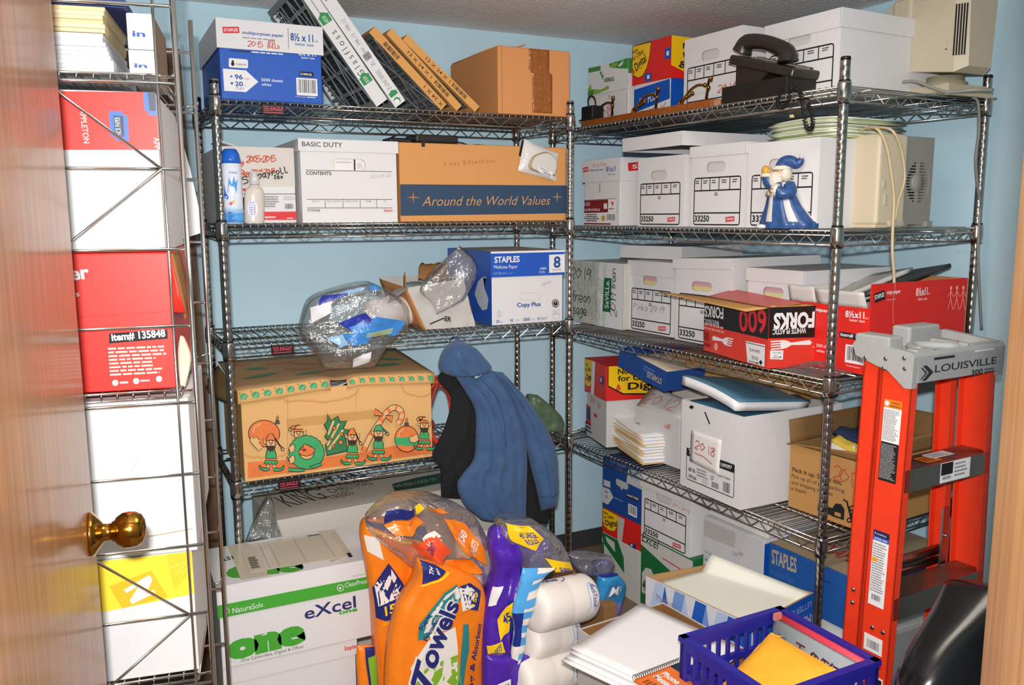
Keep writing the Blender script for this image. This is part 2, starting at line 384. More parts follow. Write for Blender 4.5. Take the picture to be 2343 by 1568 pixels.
b = MB(); b.box((XL-.12, .40, 0), (-.16, YF, HC), WALLM); b.box((.80, .40, 0), (XR+.12, YF, HC), WALLM); b.box((-.16, .40, 2.05), (.80, YF, HC), WALLM); struct('wall_front', b)
VINYL = M('3b3a3c', .5, var=.05, scale=40)
b = MB(); b.box((XL+.001, YB-.007, 0), (XR-.001, YB-.0005, .081), VINYL); struct('baseboard_back', b)
b = MB(); b.box((XR-.007, YF, 0), (XR-.0005, YB-.008, .081), VINYL); struct('baseboard_right', b)
def wood(hexa, hexb, rough=.35, sc=(14, 14, .9), coat=.0, spec=.5):
    key = ('wood', hexa, hexb, rough, sc, coat)
    if key in _mats: return _mats[key]
    mt = bpy.data.materials.new('surface_%03d' % len(_mats)); mt.use_nodes = True; nt = mt.node_tree; p = nt.nodes['Principled BSDF']
    tc = nt.nodes.new('ShaderNodeTexCoord'); mp = nt.nodes.new('ShaderNodeMapping'); mp.inputs['Scale'].default_value = sc
    n = nt.nodes.new('ShaderNodeTexNoise'); n.inputs['Scale'].default_value = 3.5; n.inputs['Detail'].default_value = 8; n.inputs['Distortion'].default_value = .6
    r = nt.nodes.new('ShaderNodeValToRGB'); r.color_ramp.elements[0].color = lin(hexa); r.color_ramp.elements[1].color = lin(hexb)
    r.color_ramp.elements[0].position = .35; r.color_ramp.elements[1].position = .65
    nt.links.new(tc.outputs['Object'], mp.inputs['Vector']); nt.links.new(mp.outputs['Vector'], n.inputs['Vector']); nt.links.new(n.outputs['Fac'], r.inputs['Fac']); nt.links.new(r.outputs['Color'], p.inputs['Base Color'])
    p.inputs['Roughness'].default_value = rough; p.inputs['Coat Weight'].default_value = coat; p.inputs['Coat Roughness'].default_value = .12; p.inputs['Specular IOR Level'].default_value = spec
    _mats[key] = mt; return mt
# the open door (hinged at the left of the doorway, swung into the room)
DW = wood('8a5a34', 'a97546', .38, (30, 30, 1.1), .25, .4)
droot = thing('door_1', None, None, (-.024, 1.425, 0), atan2(-.993, -.094)); droot['kind'] = 'structure'
b = MB(); b.rbox((0, -.036, .008), (.865, 0, 2.03), DW, .0015); b.build('door_leaf', droot)
kz = onX(205, 1254, -.03).z
rx = lambda a: Matrix.Translation((.062, 0, kz)) @ Matrix.Rotation(-pi/2, 4, 'X') @ Matrix.Scale(a, 4, V3((1, 0, 0))) if False else Matrix.Translation((.062, 0, kz)) @ Matrix.Rotation(-pi/2, 4, 'X')
kn = MB(); kn.lathe([(.0, .0), (.0325, 0), (.0325, .004), (.030, .007), (.018, .016), (.0135, .019), (.0125, .026), (.0125, .030), (.015, .031), (.0155, .034), (.0205, .037), (.0262, .046), (.0275, .055), (.0262, .064), (.021, .072), (.0125, .0765), (.0, .0775)], BRASS, 40, rx(1))
ko = kn.build('door_knob', droot); ko['label'] = 'polished brass door knob'
JAMB = wood('b5854d', 'd2a568', .4, (18, 18, 1.2)); JDARK = wood('4a3322', '5d422c', .5, (18, 18, 1.2))
jr = Matrix.Translation((.762, .50, 0)) @ Matrix.Rotation(atan2(-.556, -.83)+RAD(4.5), 4, 'Z')
b = MB(); b.rbox((0, 0, 0), (.34, .04, 2.04), JAMB, .002, xf=jr); struct('trim_1', b)
b = MB(); b.rbox((-.158, .30, 0), (-.125, .515, 2.04), JAMB, .002); struct('trim_3', b)
b = MB(); b.rbox((-.124, .40, 2.0405), (.744, .515, 2.07), JAMB, .002); struct('trim_4', b)

# ------------------------------------------------------------------ light: the camera's flash and a weak ceiling lamp
def area(name, loc, aim, power, size, color=(1, 1, 1), sizey=None):
    L = bpy.data.lights.new(name, 'AREA'); L.energy = power; L.size = size; L.color = color
    if sizey: L.shape = 'RECTANGLE'; L.size_y = sizey
    o = bpy.data.objects.new(name, L); COL.objects.link(o); o.location = loc
    o.rotation_euler = (V3(aim)-V3(loc)).to_track_quat('-Z', 'Y').to_euler(); return o
fl = CAM - FWD*.07 + UPV*.10 - RGT*.01
area('flash', fl, fl + FWD*3 + RGT*.0, 63, .06, (1, .985, .96), .03)
area('room_lamp', (1.05, 1.25, HC-.03), (1.05, 1.25, 0), 9, .5, (1, .9, .78))
wd = bpy.data.worlds.new('world'); scene.world = wd; wd.use_nodes = True
wd.node_tree.nodes['Background'].inputs[0].default_value = (.75, .82, .9, 1); wd.node_tree.nodes['Background'].inputs[1].default_value = .25
vs = scene.view_settings; vs.view_transform = 'Standard'; vs.look = 'None'; vs.gamma = 1; vs.exposure = 0; vs.use_curve_mapping = False
scene.cycles.max_bounces = 8; scene.cycles.transparent_max_bounces = 24; scene.cycles.sample_clamp_indirect = 4

# ------------------------------------------------------------------ chrome wire shelving
def wire_shelf(w, d, badge=None, rod=.0027, pitch=.0222):
    """w x d between post centres; the top of the wire deck is z = 0"""
    mb = MB(); r0 = .013
    for y in (0, d):
        for z, r in ((-.0045, rod), (-.0165, rod), (-.043, rod*1.25)): mb.tube([(r0, y, z), (w-r0, y, z)], r, CHROME, 6)
        n = int((w-.07)/.033) | 1; P = [(.035+(w-.07)*k/n, y+(-.003 if y == 0 else .003), -.0165 if k % 2 else -.043) for k in range(n+1)]
        mb.tube(P, .0019, CHROME, 5, smooth=False)
    for x in (0, w):
        for z, r in ((-.0045, rod), (-.0165, rod), (-.043, rod*1.25)): mb.tube([(x, r0, z), (x, d-r0, z)], r, CHROME, 6)
        n = int((d-.06)/.033) | 1; P = [(x, .03+(d-.06)*k/n, -.0165 if k % 2 else -.043) for k in range(n+1)]
        mb.tube(P, .0019, CHROME, 5, smooth=False)
    n = int((w-.03)/pitch)
    for k in range(1, n): x = .015+(w-.03)*k/n; mb.tube([(x, -.002, -.0162), (x, -.003, -.005), (x, 0, -.0015), (x, d, -.0015), (x, d+.003, -.005), (x, d+.002, -.0162)], .0016, CHROME, 5)
    for q in (.27, .73) if d < .5 else (.2, .5, .8): mb.tube([(r0, d*q, -.005), (w-r0, d*q, -.005)], rod, CHROME, 6)
    return mb
def shelving(label, P0, ang, w, d, levels, ptop, badges=()):
    rt = thing('shelving_unit', label, 'shelf', (P0[0], P0[1], 0), ang)
    pm = MB(); prof = [(.0, 0.004), (.010, .004), (.0125, .01)]; z = .02
    while z < ptop-.012:
        prof += [(.0127, z), (.0127, z+.0228), (.01245, z+.0234), (.01245, z+.0246)]; z += .0254
    prof += [(.0127, ptop-.008), (.0122, ptop-.003), (0, ptop)]
    pm.lathe(prof, CHROME, 16); pm.lathe([(0, 0), (.016, 0), (.014, .012), (.0132, .012)], RUBBER, 12); pm.lathe([(.0129, ptop-.009), (.0129, ptop-.001), (.011, ptop+.001), (0, ptop+.001)], RUBBER, 16)
    post = None
    for x, y in ((0, 0), (w, 0), (0, d), (w, d)):
        if post is None: post = pm.build('post', rt)
        else: q = post.copy(); COL.objects.link(q); q.parent = rt; post2 = q; q.location = (x, y, 0)
    proto = wire_shelf(w, d).build('wire_shelf', rt)
    cm = MB(); cm.lathe([(.0135, -.048), (.0172, -.048), (.0186, -.03), (.0178, .0), (.0165, .006), (.0135, .006)], CHROME, 18); cm.lathe([(.0128, .006), (.0152, .006), (.0148, .0105), (.0128, .0105)], RUBBER, 18)
    cm.lathe([(.0128, -.0505), (.0158, -.0505), (.0158, -.048), (.0128, -.048)], RUBBER, 18)
    cp = None
    bp = None
    for i, z in enumerate(levels):
        sh = proto if i == 0 else proto.copy()
        if i: COL.objects.link(sh); sh.parent = rt
        sh.location = (0, 0, z)
        for x, y in ((0, 0), (w, 0), (0, d), (w, d)):
            if cp is None: cp = cm.build('corner_collar', sh); c = cp
            else: c = cp.copy(); COL.objects.link(c); c.parent = sh
            c.location = (x, y, 0)
        if i in badges:
            if bp is None:
                bm_ = MB(); bm_.rbox((-.034, -.011, -.041), (.034, -.0045, -.010), M('241318', .3), .002); f = Fr((-.034, -.011, -.041), (1, 0, 0), (0, 0, 1), (0, -1, 0), .068, .031)
                pk = M('d0505f', .35); bm_.text(f, 'EAGLE', .36, .40, .36, pk, w=.56, bold=.012, shear=.3)
                for k in range(3): bm_.line(f, [(.06+.02*k, .72-.16*k), (.32, .72-.16*k)], .0018, pk)
                bm_.line(f, [(.06, .2), (.9, .2)], .002, pk); bp = bm_.build('name_plate', sh); c = bp
            else: c = bp.copy(); COL.objects.link(c); c.parent = sh
            c.location = (badges[i], 0, 0); c['label'] = 'dark maker plate with pink lettering'
    return rt
ZA = [1.8200, 1.4594, 1.0991, .6658]; ZB = [1.8137, 1.4380, 1.0289, .5696]
A0 = (.3546, 2.6568); AW, AD = 1.186, .424
TB = .0668; B0 = (1.7021, 3.0765); BU = (sin(TB), -cos(TB)); BV = (cos(TB), sin(TB)); BW, BD = 1.4054, .6286; ROTB = atan2(BU[1], BU[0])
P_ = V3((A0[0], A0[1], 1.8)); topA = P_.z + sy(P_, ZUP, 184)
P_ = V3((B0[0]+BU[0]*BW, B0[1]+BU[1]*BW, 1.8)); topB = P_.z + sy(P_, ZUP, 130)
bx = lambda px, z: sx((A0[0], A0[1], z), V3((1, 0, 0)), px)
shelving('chrome four-tier wire shelving unit standing along the back wall', A0, 0, AW, AD, ZA, topA, {0: bx(624, 1.8), 2: bx(645, 1.08), 3: bx(660, .65)})
shelving('chrome four-tier wire shelving unit standing along the right-hand wall', B0, ROTB, BW, BD, ZB, topB)
def onA(z, l, r, **k): return place(A0, (1, 0), (0, 1), z+.0008, l, r, **k)
def onB(z, l, r, **k): return place(B0, BU, BV, z+.0008, l, r, **k)
def at(name, label, cat, s, group=None): return thing(name, label, cat, s.loc, s.rot, group)
# ------------------------------------------------------------------ carton kit
def carton(mb, w, d, h, mt, r=.0025, z=0): mb.rbox((0, 0, z), (w, d, z+h), mt, r); return faces(w, d, h, z)
def slot_pts(cu, cv, hw, hh, n=7):
    r = hh; P = []
    for k in range(n+1): a = -pi/2+pi*k/n; P.append((cu+hw-r+r*cos(a), cv+r*sin(a)))
    for k in range(n+1): a = pi/2+pi*k/n; P.append((cu-hw+r+r*cos(a), cv+r*sin(a)))
    return P
def open_carton(mb, w, d, h, mt, mt_in=None, t=.004, slot=None, z=0, front=True):
    """four walls and a bottom, open on top; slot = (u, v, half width, half height) in metres, cut through the front"""
    mi = mt_in or mt
    mb.box((0, 0, z), (w, d, z+t), mt)
    for a, b_ in (((0, 0), (t, d)), ((w-t, 0), (w, d)), ((t, d-t), (w-t, d))): mb.box((a[0], a[1], z+t), (b_[0], b_[1], z+h), mt)
    if mi is not mt:
        e = t+.0006; mb.add([(e, e, z+t+.0005), (w-e, e, z+t+.0005), (w-e, d-e, z+t+.0005), (e, d-e, z+t+.0005), (e, e, z+h-.001), (w-e, e, z+h-.001), (w-e, d-e, z+h-.001), (e, d-e, z+h-.001)],
               [(0, 1, 2, 3), (0, 4, 5, 1), (1, 5, 6, 2), (2, 6, 7, 3), (3, 7, 4, 0)], mi)
    if slot is None: mb.box((t, 0, z+t), (w-t, t, z+h), mt)
    else:
        outer = [(t, t), (w-t, t), (w-t, h), (t, h)]; hole = slot_pts(*slot); al = outer+hole
        tri = geometry.tessellate_polygon([[V3((a, b_, 0)) for a, b_ in outer], [V3((a, b_, 0)) for a, b_ in hole]])
        for y in (0, t): mb.add([(a, y, z+b_) for a, b_ in al], [tuple(q) for q in tri], mt)
        n = len(hole); mb.add([(a, 0, z+b_) for a, b_ in hole]+[(a, t, z+b_) for a, b_ in hole], [(i, (i+1) % n, n+(i+1) % n, n+i) for i in range(n)], kraft('a58a68'))
    return faces(w, d, h, z)
def lid(mb, w, d, h, rim, mt, o=.005, t=.003):
    mb.box((-o, -o, h+.001), (w+o, d+o, h+.001+t), mt)
    z0 = h+.001-rim+t
    mb.box((-o, -o, z0), (w+o, -o+t, h+.001), mt); mb.box((-o, d+o-t, z0), (w+o, d+o, h+.001), mt); mb.box((-o, -o+t, z0), (-o+t, d+o-t, h+.001), mt); mb.box((w+o-t, -o+t, z0), (w+o, d+o-t, h+.001), mt)
    return {'F': Fr((-o, -o, z0), (1, 0, 0), (0, 0, 1), (0, -1, 0), w+2*o, rim), 'R': Fr((w+o, -o, z0), (0, 1, 0), (0, 0, 1), (1, 0, 0), d+2*o, rim), 'L': Fr((-o, d+o, z0), (0, -1, 0), (0, 0, 1), (-1, 0, 0), d+2*o, rim), 'T': Fr((-o, -o, h+.001+t), (1, 0, 0), (0, 1, 0), (0, 0, 1), w+2*o, d+2*o)}
def staples(mb, f, u, v, h, w, mt=STRED, tilt=5, ink=None):
    """the tilted red maker's badge"""
    ca, sa = cos(RAD(tilt)), sin(RAD(tilt)); H, W = h*f.h, w*f.w; q = [(0, 0), (W, 0), (W, H), (0, H)]
    mb.poly(f, [(u+(a*ca-b_*sa)/f.w, v+(a*sa+b_*ca)/f.h) for a, b_ in q], mt)
    a, b_ = W*.08, H*.27; mb.text(f, 'STAPLES', u+(a*ca-b_*sa)/f.w, v+(a*sa+b_*ca)/f.h, h*.46, ink or WPRINT, w=w*.84, rot=tilt, bold=.02)
def form33250(mb, f, u0=.07, u1=.92, v0=.03, v1=.62, number=True, logo=True, hand=None):
    k = .0042; W = (u1-u0); H = v1-v0
    P = [(u0+.03, v0), (u1-.03, v0), (u1-.008, v0+.008), (u1, v0+.03), (u1, v1-.03), (u1-.008, v1-.008), (u1-.03, v1), (u0+.03, v1), (u0+.008, v1-.008), (u0, v1-.03), (u0, v0+.03), (u0+.008, v0+.008)]
    mb.line(f, P, k, INK, closed=True)
    vh = v1-H*.27; vl = v0+H*.25; mb.line(f, [(u0, vh), (u1, vh)], k, INK); mb.line(f, [(u0, vl), (u1, vl)], k, INK)
    cs = [.16, .35, .55, .78]
    for c in cs: mb.line(f, [(u0+W*c, vh), (u0+W*c, v1)], k*.85, INK)
    xs = [0]+cs+[1]
    for i in range(5): m_ = u0+W*(xs[i]+xs[i+1])/2; mb.small(f, m_-.045, v1-H*.13, m_+.045, v1-H*.04, 2, INK, i)
    mb.small(f, (u0+u1)/2-.03, vh-H*.12, (u0+u1)/2+.03, vh-H*.04, 2, INK, 9)
    if number: mb.text(f, '33250', u0+W*.03, v0+H*.07, H*.125, INK, w=W*.33, bold=.025)
    if logo: staples(mb, f, u0+W*.72, v0+H*.06, H*.10, W*.19)
    if hand: hand()
def banker(label, s, d, h=None, lidrim=.052, hand=None, group=None, form=True, lid_on=True, hole=True, z=0, flap=True, lidmat=None, logo=True):
    h = h or s.h; rt = at('archive_box', label, 'box', s, group); mb = MB()
    f = open_carton(mb, s.w, d, h-.006 if lid_on else h, WHITE, slot=(s.w*.47, h*.735, .05 if s.w > .28 else .042, .0165) if hole else None)
    if form: form33250(mb, f['F'], logo=logo)
    if hand: hand(mb, f['F'])
    mb.build('body', rt)
    if flap and hole:
        fm = MB(); fm.box((s.w*.47-.06, .0065, h*.735-.035), (s.w*.47+.06, .008, h*.735+.02), M('c9c8c9', .6)); fm.build('hand_hole_flap', rt)
    if lid_on:
        lm = MB(); lf = lid(lm, s.w, d, h-.004, lidrim, WHITE); lm.line(lf['F'], [(.985, 0), (.985, 1)], .001, GREYINK); lm.build('lid', rt)
    return rt
# ------------------------------------------------------------------ printing laid out by the picture of a face (corner points: bottom-left, bottom-right, top-right, top-left)
import numpy as np
class Art:
    def __init__(s, mb, fr, corners):
        s.mb, s.fr = mb, fr; A, B = [], []
        for (x, y), (u, v) in zip(corners, ((0, 0), (1, 0), (1, 1), (0, 1))):
            A += [[x, y, 1, 0, 0, 0, -u*x, -u*y], [0, 0, 0, x, y, 1, -v*x, -v*y]]; B += [u, v]
        s.H = np.linalg.solve(np.array(A, float), np.array(B, float))
    def q(s, x, y):
        h = s.H; w = h[6]*x+h[7]*y+1; return ((h[0]*x+h[1]*y+h[2])/w, (h[3]*x+h[4]*y+h[5])/w)
    def poly(s, pts, mt, clip=True):
        P = [s.q(*p) for p in pts]
        if clip: P = [(min(1, max(0, a)), min(1, max(0, b))) for a, b in P]
        s.mb.poly(s.fr, P, mt); return s
    def ell(s, x, y, rx, ry, mt, n=22, rot=0.):
        c, d = cos(RAD(rot)), sin(RAD(rot)); return s.poly([(x+rx*cos(2*pi*k/n)*c-ry*sin(2*pi*k/n)*d, y+rx*cos(2*pi*k/n)*d+ry*sin(2*pi*k/n)*c) for k in range(n)], mt)
    def out(s, pts, mt, ink=None, wd=.0022): s.poly(pts, mt); s.line(pts, ink or INK, wd, True); return s
    def eout(s, x, y, rx, ry, mt, ink=None, wd=.0022, rot=0.):
        c, d = cos(RAD(rot)), sin(RAD(rot)); return s.out([(x+rx*cos(2*pi*k/22)*c-ry*sin(2*pi*k/22)*d, y+rx*cos(2*pi*k/22)*d+ry*sin(2*pi*k/22)*c) for k in range(22)], mt, ink, wd)
    def line(s, pts, mt, wd=.002, closed=False): s.mb.line(s.fr, [s.q(*p) for p in pts], wd, mt, closed); return s
    def _m(s, a, b, hpx):
        f = s.fr; (u0, v0), (u1, v1) = s.q(*a), s.q(*b); dx, dy = (u1-u0)*f.w, (v1-v0)*f.h; rot = atan2(dy, dx)
        L = hypot(b[0]-a[0], b[1]-a[1]); nx, ny = (b[1]-a[1])/L, -(b[0]-a[0])/L
        e = s.q(a[0]+nx*hpx, a[1]+ny*hpx); hh = abs(-(e[0]-u0)*f.w*sin(rot)+(e[1]-v0)*f.h*cos(rot)); return u0, v0, hypot(dx, dy)/f.w, math.degrees(rot), hh/f.h
    def text(s, t, a, b, hpx, mt, bold=0., shear=0.):
        u, v, w, rot, h = s._m(a, b, hpx); s.mb.text(s.fr, t, u, v, h, mt, w=w, rot=rot, bold=bold, shear=shear); return s
    def hand(s, t, a, b, hpx, mt, wd=.0022, slant=.15):
        u, v, w, rot, h = s._m(a, b, hpx); n = 0
        for ch in t: n += 4 if ch == ' ' else (max(int(q[0]) for q in HAND.get(ch, '50').replace('/', ' ').split())+1.6)*1.15
        k = h*s.fr.h/8; s.mb.hand(s.fr, t, u, v, h, mt, wd, slant, rot, gap=1.15*min(1.6, max(.5, w*s.fr.w/(n*k)))); return s
    def small(s, a, b, rows, mt, seed=0):
        (u0, v0), (u1, v1) = s.q(*a), s.q(*b); s.mb.small(s.fr, min(u0, u1), min(v0, v1), max(u0, u1), max(v0, v1), rows, mt, seed); return s
    def bars(s, a, b, seed=1, white=True):
        (u0, v0), (u1, v1) = s.q(*a), s.q(*b); s.mb.bars(s.fr, min(u0, u1), min(v0, v1), max(u0, u1), max(v0, v1), seed, white); return s
    def logo(s, a, b, hpx, mt=STRED, ink=None):
        u, v, w, rot, h = s._m(a, b, hpx); staples(s.mb, s.fr, u, v, h, w, mt, rot, ink); return s
class Cyl:
    """a printed wrap on an upright round body"""
    def __init__(s, r, z0, h, half=pi/2, a0=-pi/2): s.r, s.z0, s.h, s.w, s.a0 = r, z0, h, 2*half*r, a0; s.lay = 0
    def p(s, u, v, e): return s.m(u*s.w, v*s.h, e)
    def m(s, a, b, e): t = s.a0+(a-s.w/2)/s.r; return V3(((s.r+e)*cos(t), (s.r+e)*sin(t), s.z0+b))
    def eps(s): s.lay += 1; return .0004+.00012*s.lay

# ================================================================== back shelving, top tier
s = onA(ZA[0], 507, 739, yt=41); rt = at('paper_carton', 'blue copy paper carton under a white lid, at the left end of the top shelf', 'box', s)
mb = MB(); f = carton(mb, s.w, .41, s.h-.005, BLUE); a = Art(mb, f['F'], [(365, 1062), (1445, 1105), (1418, 205), (330, 190)])
a.poly([(380, 725), (610, 735), (737, 860), (610, 980), (392, 970)], WPRINT)
a.poly([(440, 612), (452, 605), (620, 612), (632, 625), (632, 700), (620, 712), (450, 708), (438, 695)], WPRINT).text('ColorLok', (512, 680), (615, 682), 24, INK, .01).ell(478, 668, 17, 24, INK).ell(478, 640, 11, 14, INK)
a.text('96', (497, 836), (578, 838), 50, BLUEINK, .03).text('20', (500, 912), (580, 914), 48, BLUEINK, .03).text('75 g/m', (505, 948), (588, 950), 26, BLUEINK).text('bright', (590, 836), (650, 838), 14, BLUEINK).text('lb', (595, 914), (612, 914), 14, BLUEINK)
a.poly([(462, 790), (467, 803), (480, 803), (470, 811), (474, 825), (462, 816), (450, 825), (454, 811), (445, 803), (457, 803)], BLUEINK).ell(468, 886, 13, 14, BLUEINK)
a.text('5000 sheets', (768, 852), (996, 858), 34, WPRINT, .01).text('white', (770, 903), (873, 906), 32, WPRINT, .01)
a.poly([(1180, 722), (1335, 728), (1335, 782), (1180, 776)], INK).text('513096-BL', (1190, 764), (1322, 768), 24, WPRINT, .02); a.bars((1147, 1003), (1376, 805), 3)
a.text('Product support', (1135, 1025), (1258, 1030), 12, WPRINT).small((1265, 1036), (1388, 1018), 1, WPRINT).text('letter size', (1200, 570), (1350, 574), 24, WPRINT, .01).text('8½ x 11', (1170, 535), (1360, 540), 40, WPRINT, .02).small((670, 540), (1120, 522), 1, WPRINT).poly([(445, 520), (650, 520), (650, 530), (445, 528)], INK)
mb.build('body', rt)
lm = MB(); lf = lid(lm, s.w, .41, s.h-.004, s.h*.365, WHITE, .006); a = Art(lm, lf['F'], [(322, 512), (1458, 520), (1415, 200), (300, 185)])
a.logo((382, 352), (552, 336), 70).text('multipurpose paper', (580, 342), (1012, 346), 34, BLUEINK, .02).small((582, 393), (1048, 377), 1, GREYINK).line([(1050, 240), (1073, 472)], INK, .0012)
a.text('8½ x 11', (1087, 373), (1332, 376), 78, BLUEINK, .03).text('in', (1350, 375), (1383, 376), 26, BLUEINK).text('letter size', (1142, 424), (1338, 428), 30, BLUEINK, .01)
a.hand('2015', (640, 476), (800, 478), 60, REDPEN, .0022).hand('PD', (855, 436), (935, 436), 42, REDPEN).hand('Bills', (850, 478), (975, 478), 48, REDPEN)
lm.build('lid', rt)

def leaning(name, label, group, b0, b1, q, L, D, fmt, media, art, lattice=None):
    """a framed air filter leaning to the left on its lower edge"""
    y = A0[1]+.012; P0, P1, Q = onY(*b0, y), onY(*b1, y), onY(*q, y); e = (Q-P0); e.y = 0; th = min(.052, (P1-P0).length); e.normalize(); t = V3((e.z, 0, -e.x))
    if t.x < 0: t = -t
    O = V3((P0.x, y, ZA[0]+.0005)); rt = thing(name, label, 'air filter', O, 0, group); Y = V3((0, 1, 0))
    low = min(0, (t*th).z); sh = V3((0, 0, -low))
    H = lambda a0, a1, y0, y1, c0, c1: [sh+e*a+Y*yy+t*c for c, a, yy in ((c0, a0, y0), (c0, a1, y0), (c0, a1, y1), (c0, a0, y1), (c1, a0, y0), (c1, a1, y0), (c1, a1, y1), (c1, a0, y1))]
    mb = MB(); k = .002; lip = .022
    for A in ((0, L, 0, k, 0, th), (0, L, D-k, D, 0, th), (0, k, k, D-k, 0, th), (L-k, L, k, D-k, 0, th)): mb.hexa(H(*A), fmt)
    for A in ((k, L-k, k, lip, 0, k), (k, L-k, D-lip, D-k, 0, k), (k, lip, lip, D-lip, 0, k), (L-lip, L-k, lip, D-lip, 0, k)): mb.hexa(H(*A), fmt if lattice is None else lattice)
    if lattice:
        for i in range(1, 6): mb.hexa(H(L*i/6-.006, L*i/6+.006, lip, D-lip, 0, k), lattice)
        for i in range(1, 5): mb.hexa(H(lip, L-lip, D*i/5-.006, D*i/5+.006, k*.2, k*1.1), lattice)
        for i in range(3):
            for sgn in (1, -1):
                n = 10; P = [sh+e*(lip+(L-2*lip)*j/n)+Y*(D*(i+.5)/3+sgn*(D/6)*(2*j/n-1))-t*.0015 for j in range(n+1)]; mb.tube(P, .0022, lattice, 4)
    art(mb, lambda up: Fr(sh+O*0+(t*th if up else e*L), e if up else -e, -t if up else t, -Y, L, th)); mb.build('frame', rt)
    mm = MB(); n = 44
    for s_, c in ((0, th*.28), ):
        vs = []; fs = []
        for i in range(n+1):
            for yy in (k, D-k): vs.append(sh+e*(k+(L-2*k)*i/n)+Y*yy+t*(th*(.25 if i % 2 else .8)))
        fs = [(2*i, 2*i+1, 2*i+3, 2*i+2) for i in range(n)]
        mm.add(vs, fs, media)
    mm.build('filter_media', rt); return rt
GREEN = M('2e8a4a', .5)
def glas1(mb, F):
    f = F(True); mb.text(f, 'G l a s f l o s s', .235, .30, .50, M('3f5f58', .5), w=.36)
    for u in (.17, .66): mb.poly(f, [(u, .1), (u+.05, .1), (u+.05, 0), (u+.085, .5), (u+.05, 1), (u+.05, .9), (u, .9)], GREEN); mb.text(f, 'AIR FLOW', u+.005, .35, .3, WPRINT, w=.05)
    mb.small(f, .74, .5, .92, .66, 1, GREYINK, 4)
def glas2(mb, F):
    f = F(True); mb.text(f, 'Z-LINE SERIES', .13, .35, .34, GREYINK, w=.16); mb.text(f, 'ZL  X   HV   MR-13   MR-12', .33, .35, .3, GREYINK, w=.38); mb.text(f, '16x1', .87, .3, .5, GREEN, w=.10)
    mb.poly(f, [(.075, .15), (.10, .15), (.10, .05), (.12, .5), (.10, .95), (.10, .85), (.075, .85)], GREEN); mb.disc(f, .035, .55, .011, GREEN); mb.disc(f, .028, .62, .009, WPRINT); mb.bars(f, .38, .1, .44, .9, 5, False)
FGREY = M('5a6063', .7, var=.12, scale=40); FLAT = M('7e8688', .55)
GF = 'white framed pleated filters'; BF = 'brown cardboard framed filters'
leaning('air_filter', 'white framed air filter with green lettering, leaning nearest the blue paper carton', GF, (862, 242), (887, 226), (697, 0), .425, .40, WHITE, FGREY, glas1, FLAT)
leaning('air_filter', 'white framed air filter leaning in front of the brown framed filters', GF, (905, 244), (929, 230), (737, 0), .425, .40, WHITE, FGREY, glas2, FLAT)
FB = kraft('d39a58'); FM2 = M('74777b', .6, var=.35, scale=60)
def br(up, tx, u, w):
    def g(mb, F): f = F(up); mb.text(f, tx, u, .3, .42, M('4a3a2a', .6), w=w, bold=.01); mb.bars(f, .62, .15, .86, .85, 8, False)
    return g
leaning('air_filter', 'brown cardboard framed filter leaning lowest of three, wire mesh side showing', BF, (1009, 233), (1024, 223), (848, 58), .325, .43, FB, FM2, br(True, 'X 24 X 1', .02, .26), M('85878a', .4, .3))
leaning('air_filter', 'brown cardboard framed filter leaning in the middle of three', BF, (1045, 234), (1058, 224), (884, 56), .325, .43, FB, FM2, br(False, '12 X 24 X 1', .26, .33))
leaning('air_filter', 'brown cardboard framed filter leaning closest to the big brown carton', BF, (1087, 235), (1099, 225), (922, 70), .325, .43, FB, FM2, br(False, '12 X 24 X 1', .28, .33))

s = onA(ZA[0], 1140, 1304, yt=103); rt = at('cardboard_box', 'plain brown carton with wrinkled tape on its front, top shelf by the corner post', 'box', s)
s.w = min(s.w, .385); KB = kraft('d3915a'); mb = MB(); f = carton(mb, s.w, .42, s.h, KB, .004); mb.line(f['F'], [(.055, .02), (.05, .98)], .0015, BROWN); mb.build('body', rt)
mb = MB(); fl_ = lambda a, b_: V3((lerp(.0, s.w*.48, a), lerp(.06, .40, b_), s.h+.0015+.022*a*a)); mb.sheet(fl_, 6, 4, KB, .003); mb.build('flap', rt)
mb = MB(); TAPE = M('9a5a28', .12, var=.18, scale=60, bump=.5, bscale=90, spec=.6)
def tp(a, b_): return V3((s.w*lerp(.42, .70, a)+.012*(1 if b_ < .62 else 0), -.0012+.0006*noise3(a*9, b_*13), s.h*lerp(.04, .99, b_)))
mb.sheet(tp, 10, 24, TAPE, .0004); mb.build('packing_tape', rt)['label'] = 'shiny brown packing tape'

# ------------------------------------------------------------------ back shelving, second tier
s = onA(ZA[1], 508, 679, off=.055, yt=334); rt = at('paper_carton', 'white carton with red handwriting 2005-2015, behind the aerosol can', 'box', s)
mb = MB(); f = carton(mb, s.w, .37, s.h, WHITE); a = Art(mb, f['F'], [(345, 1130), (1168, 1125), (1152, 305), (340, 262)])
a.poly([(345, 720), (1160, 722), (1152, 305), (342, 262)], M('cfc8c2', .6)).hand('Reg', (520, 470), (610, 472), 50, REDPEN, .003).hand('2005-2015', (640, 448), (915, 448), 68, REDPEN, .003).hand('Reg', (572, 590), (665, 592), 55, REDPEN, .003).hand('2014,2015', (690, 580), (945, 572), 50, REDPEN, .003)
a.hand('5', (595, 685), (650, 680), 75, INK, .003).hand('1', (655, 690), (670, 690), 75, INK, .003).hand('payroll', (765, 630), (1095, 560), 70, INK, .003).hand('tax', (930, 632), (1035, 630), 44, INK, .003)
a.line([(345, 795), (1160, 803)], INK, .0016).poly([(345, 1000), (1160, 998), (1163, 1090), (345, 1090)], STRED).poly([(555, 733), (640, 735), (640, 765), (555, 762)], STRED)
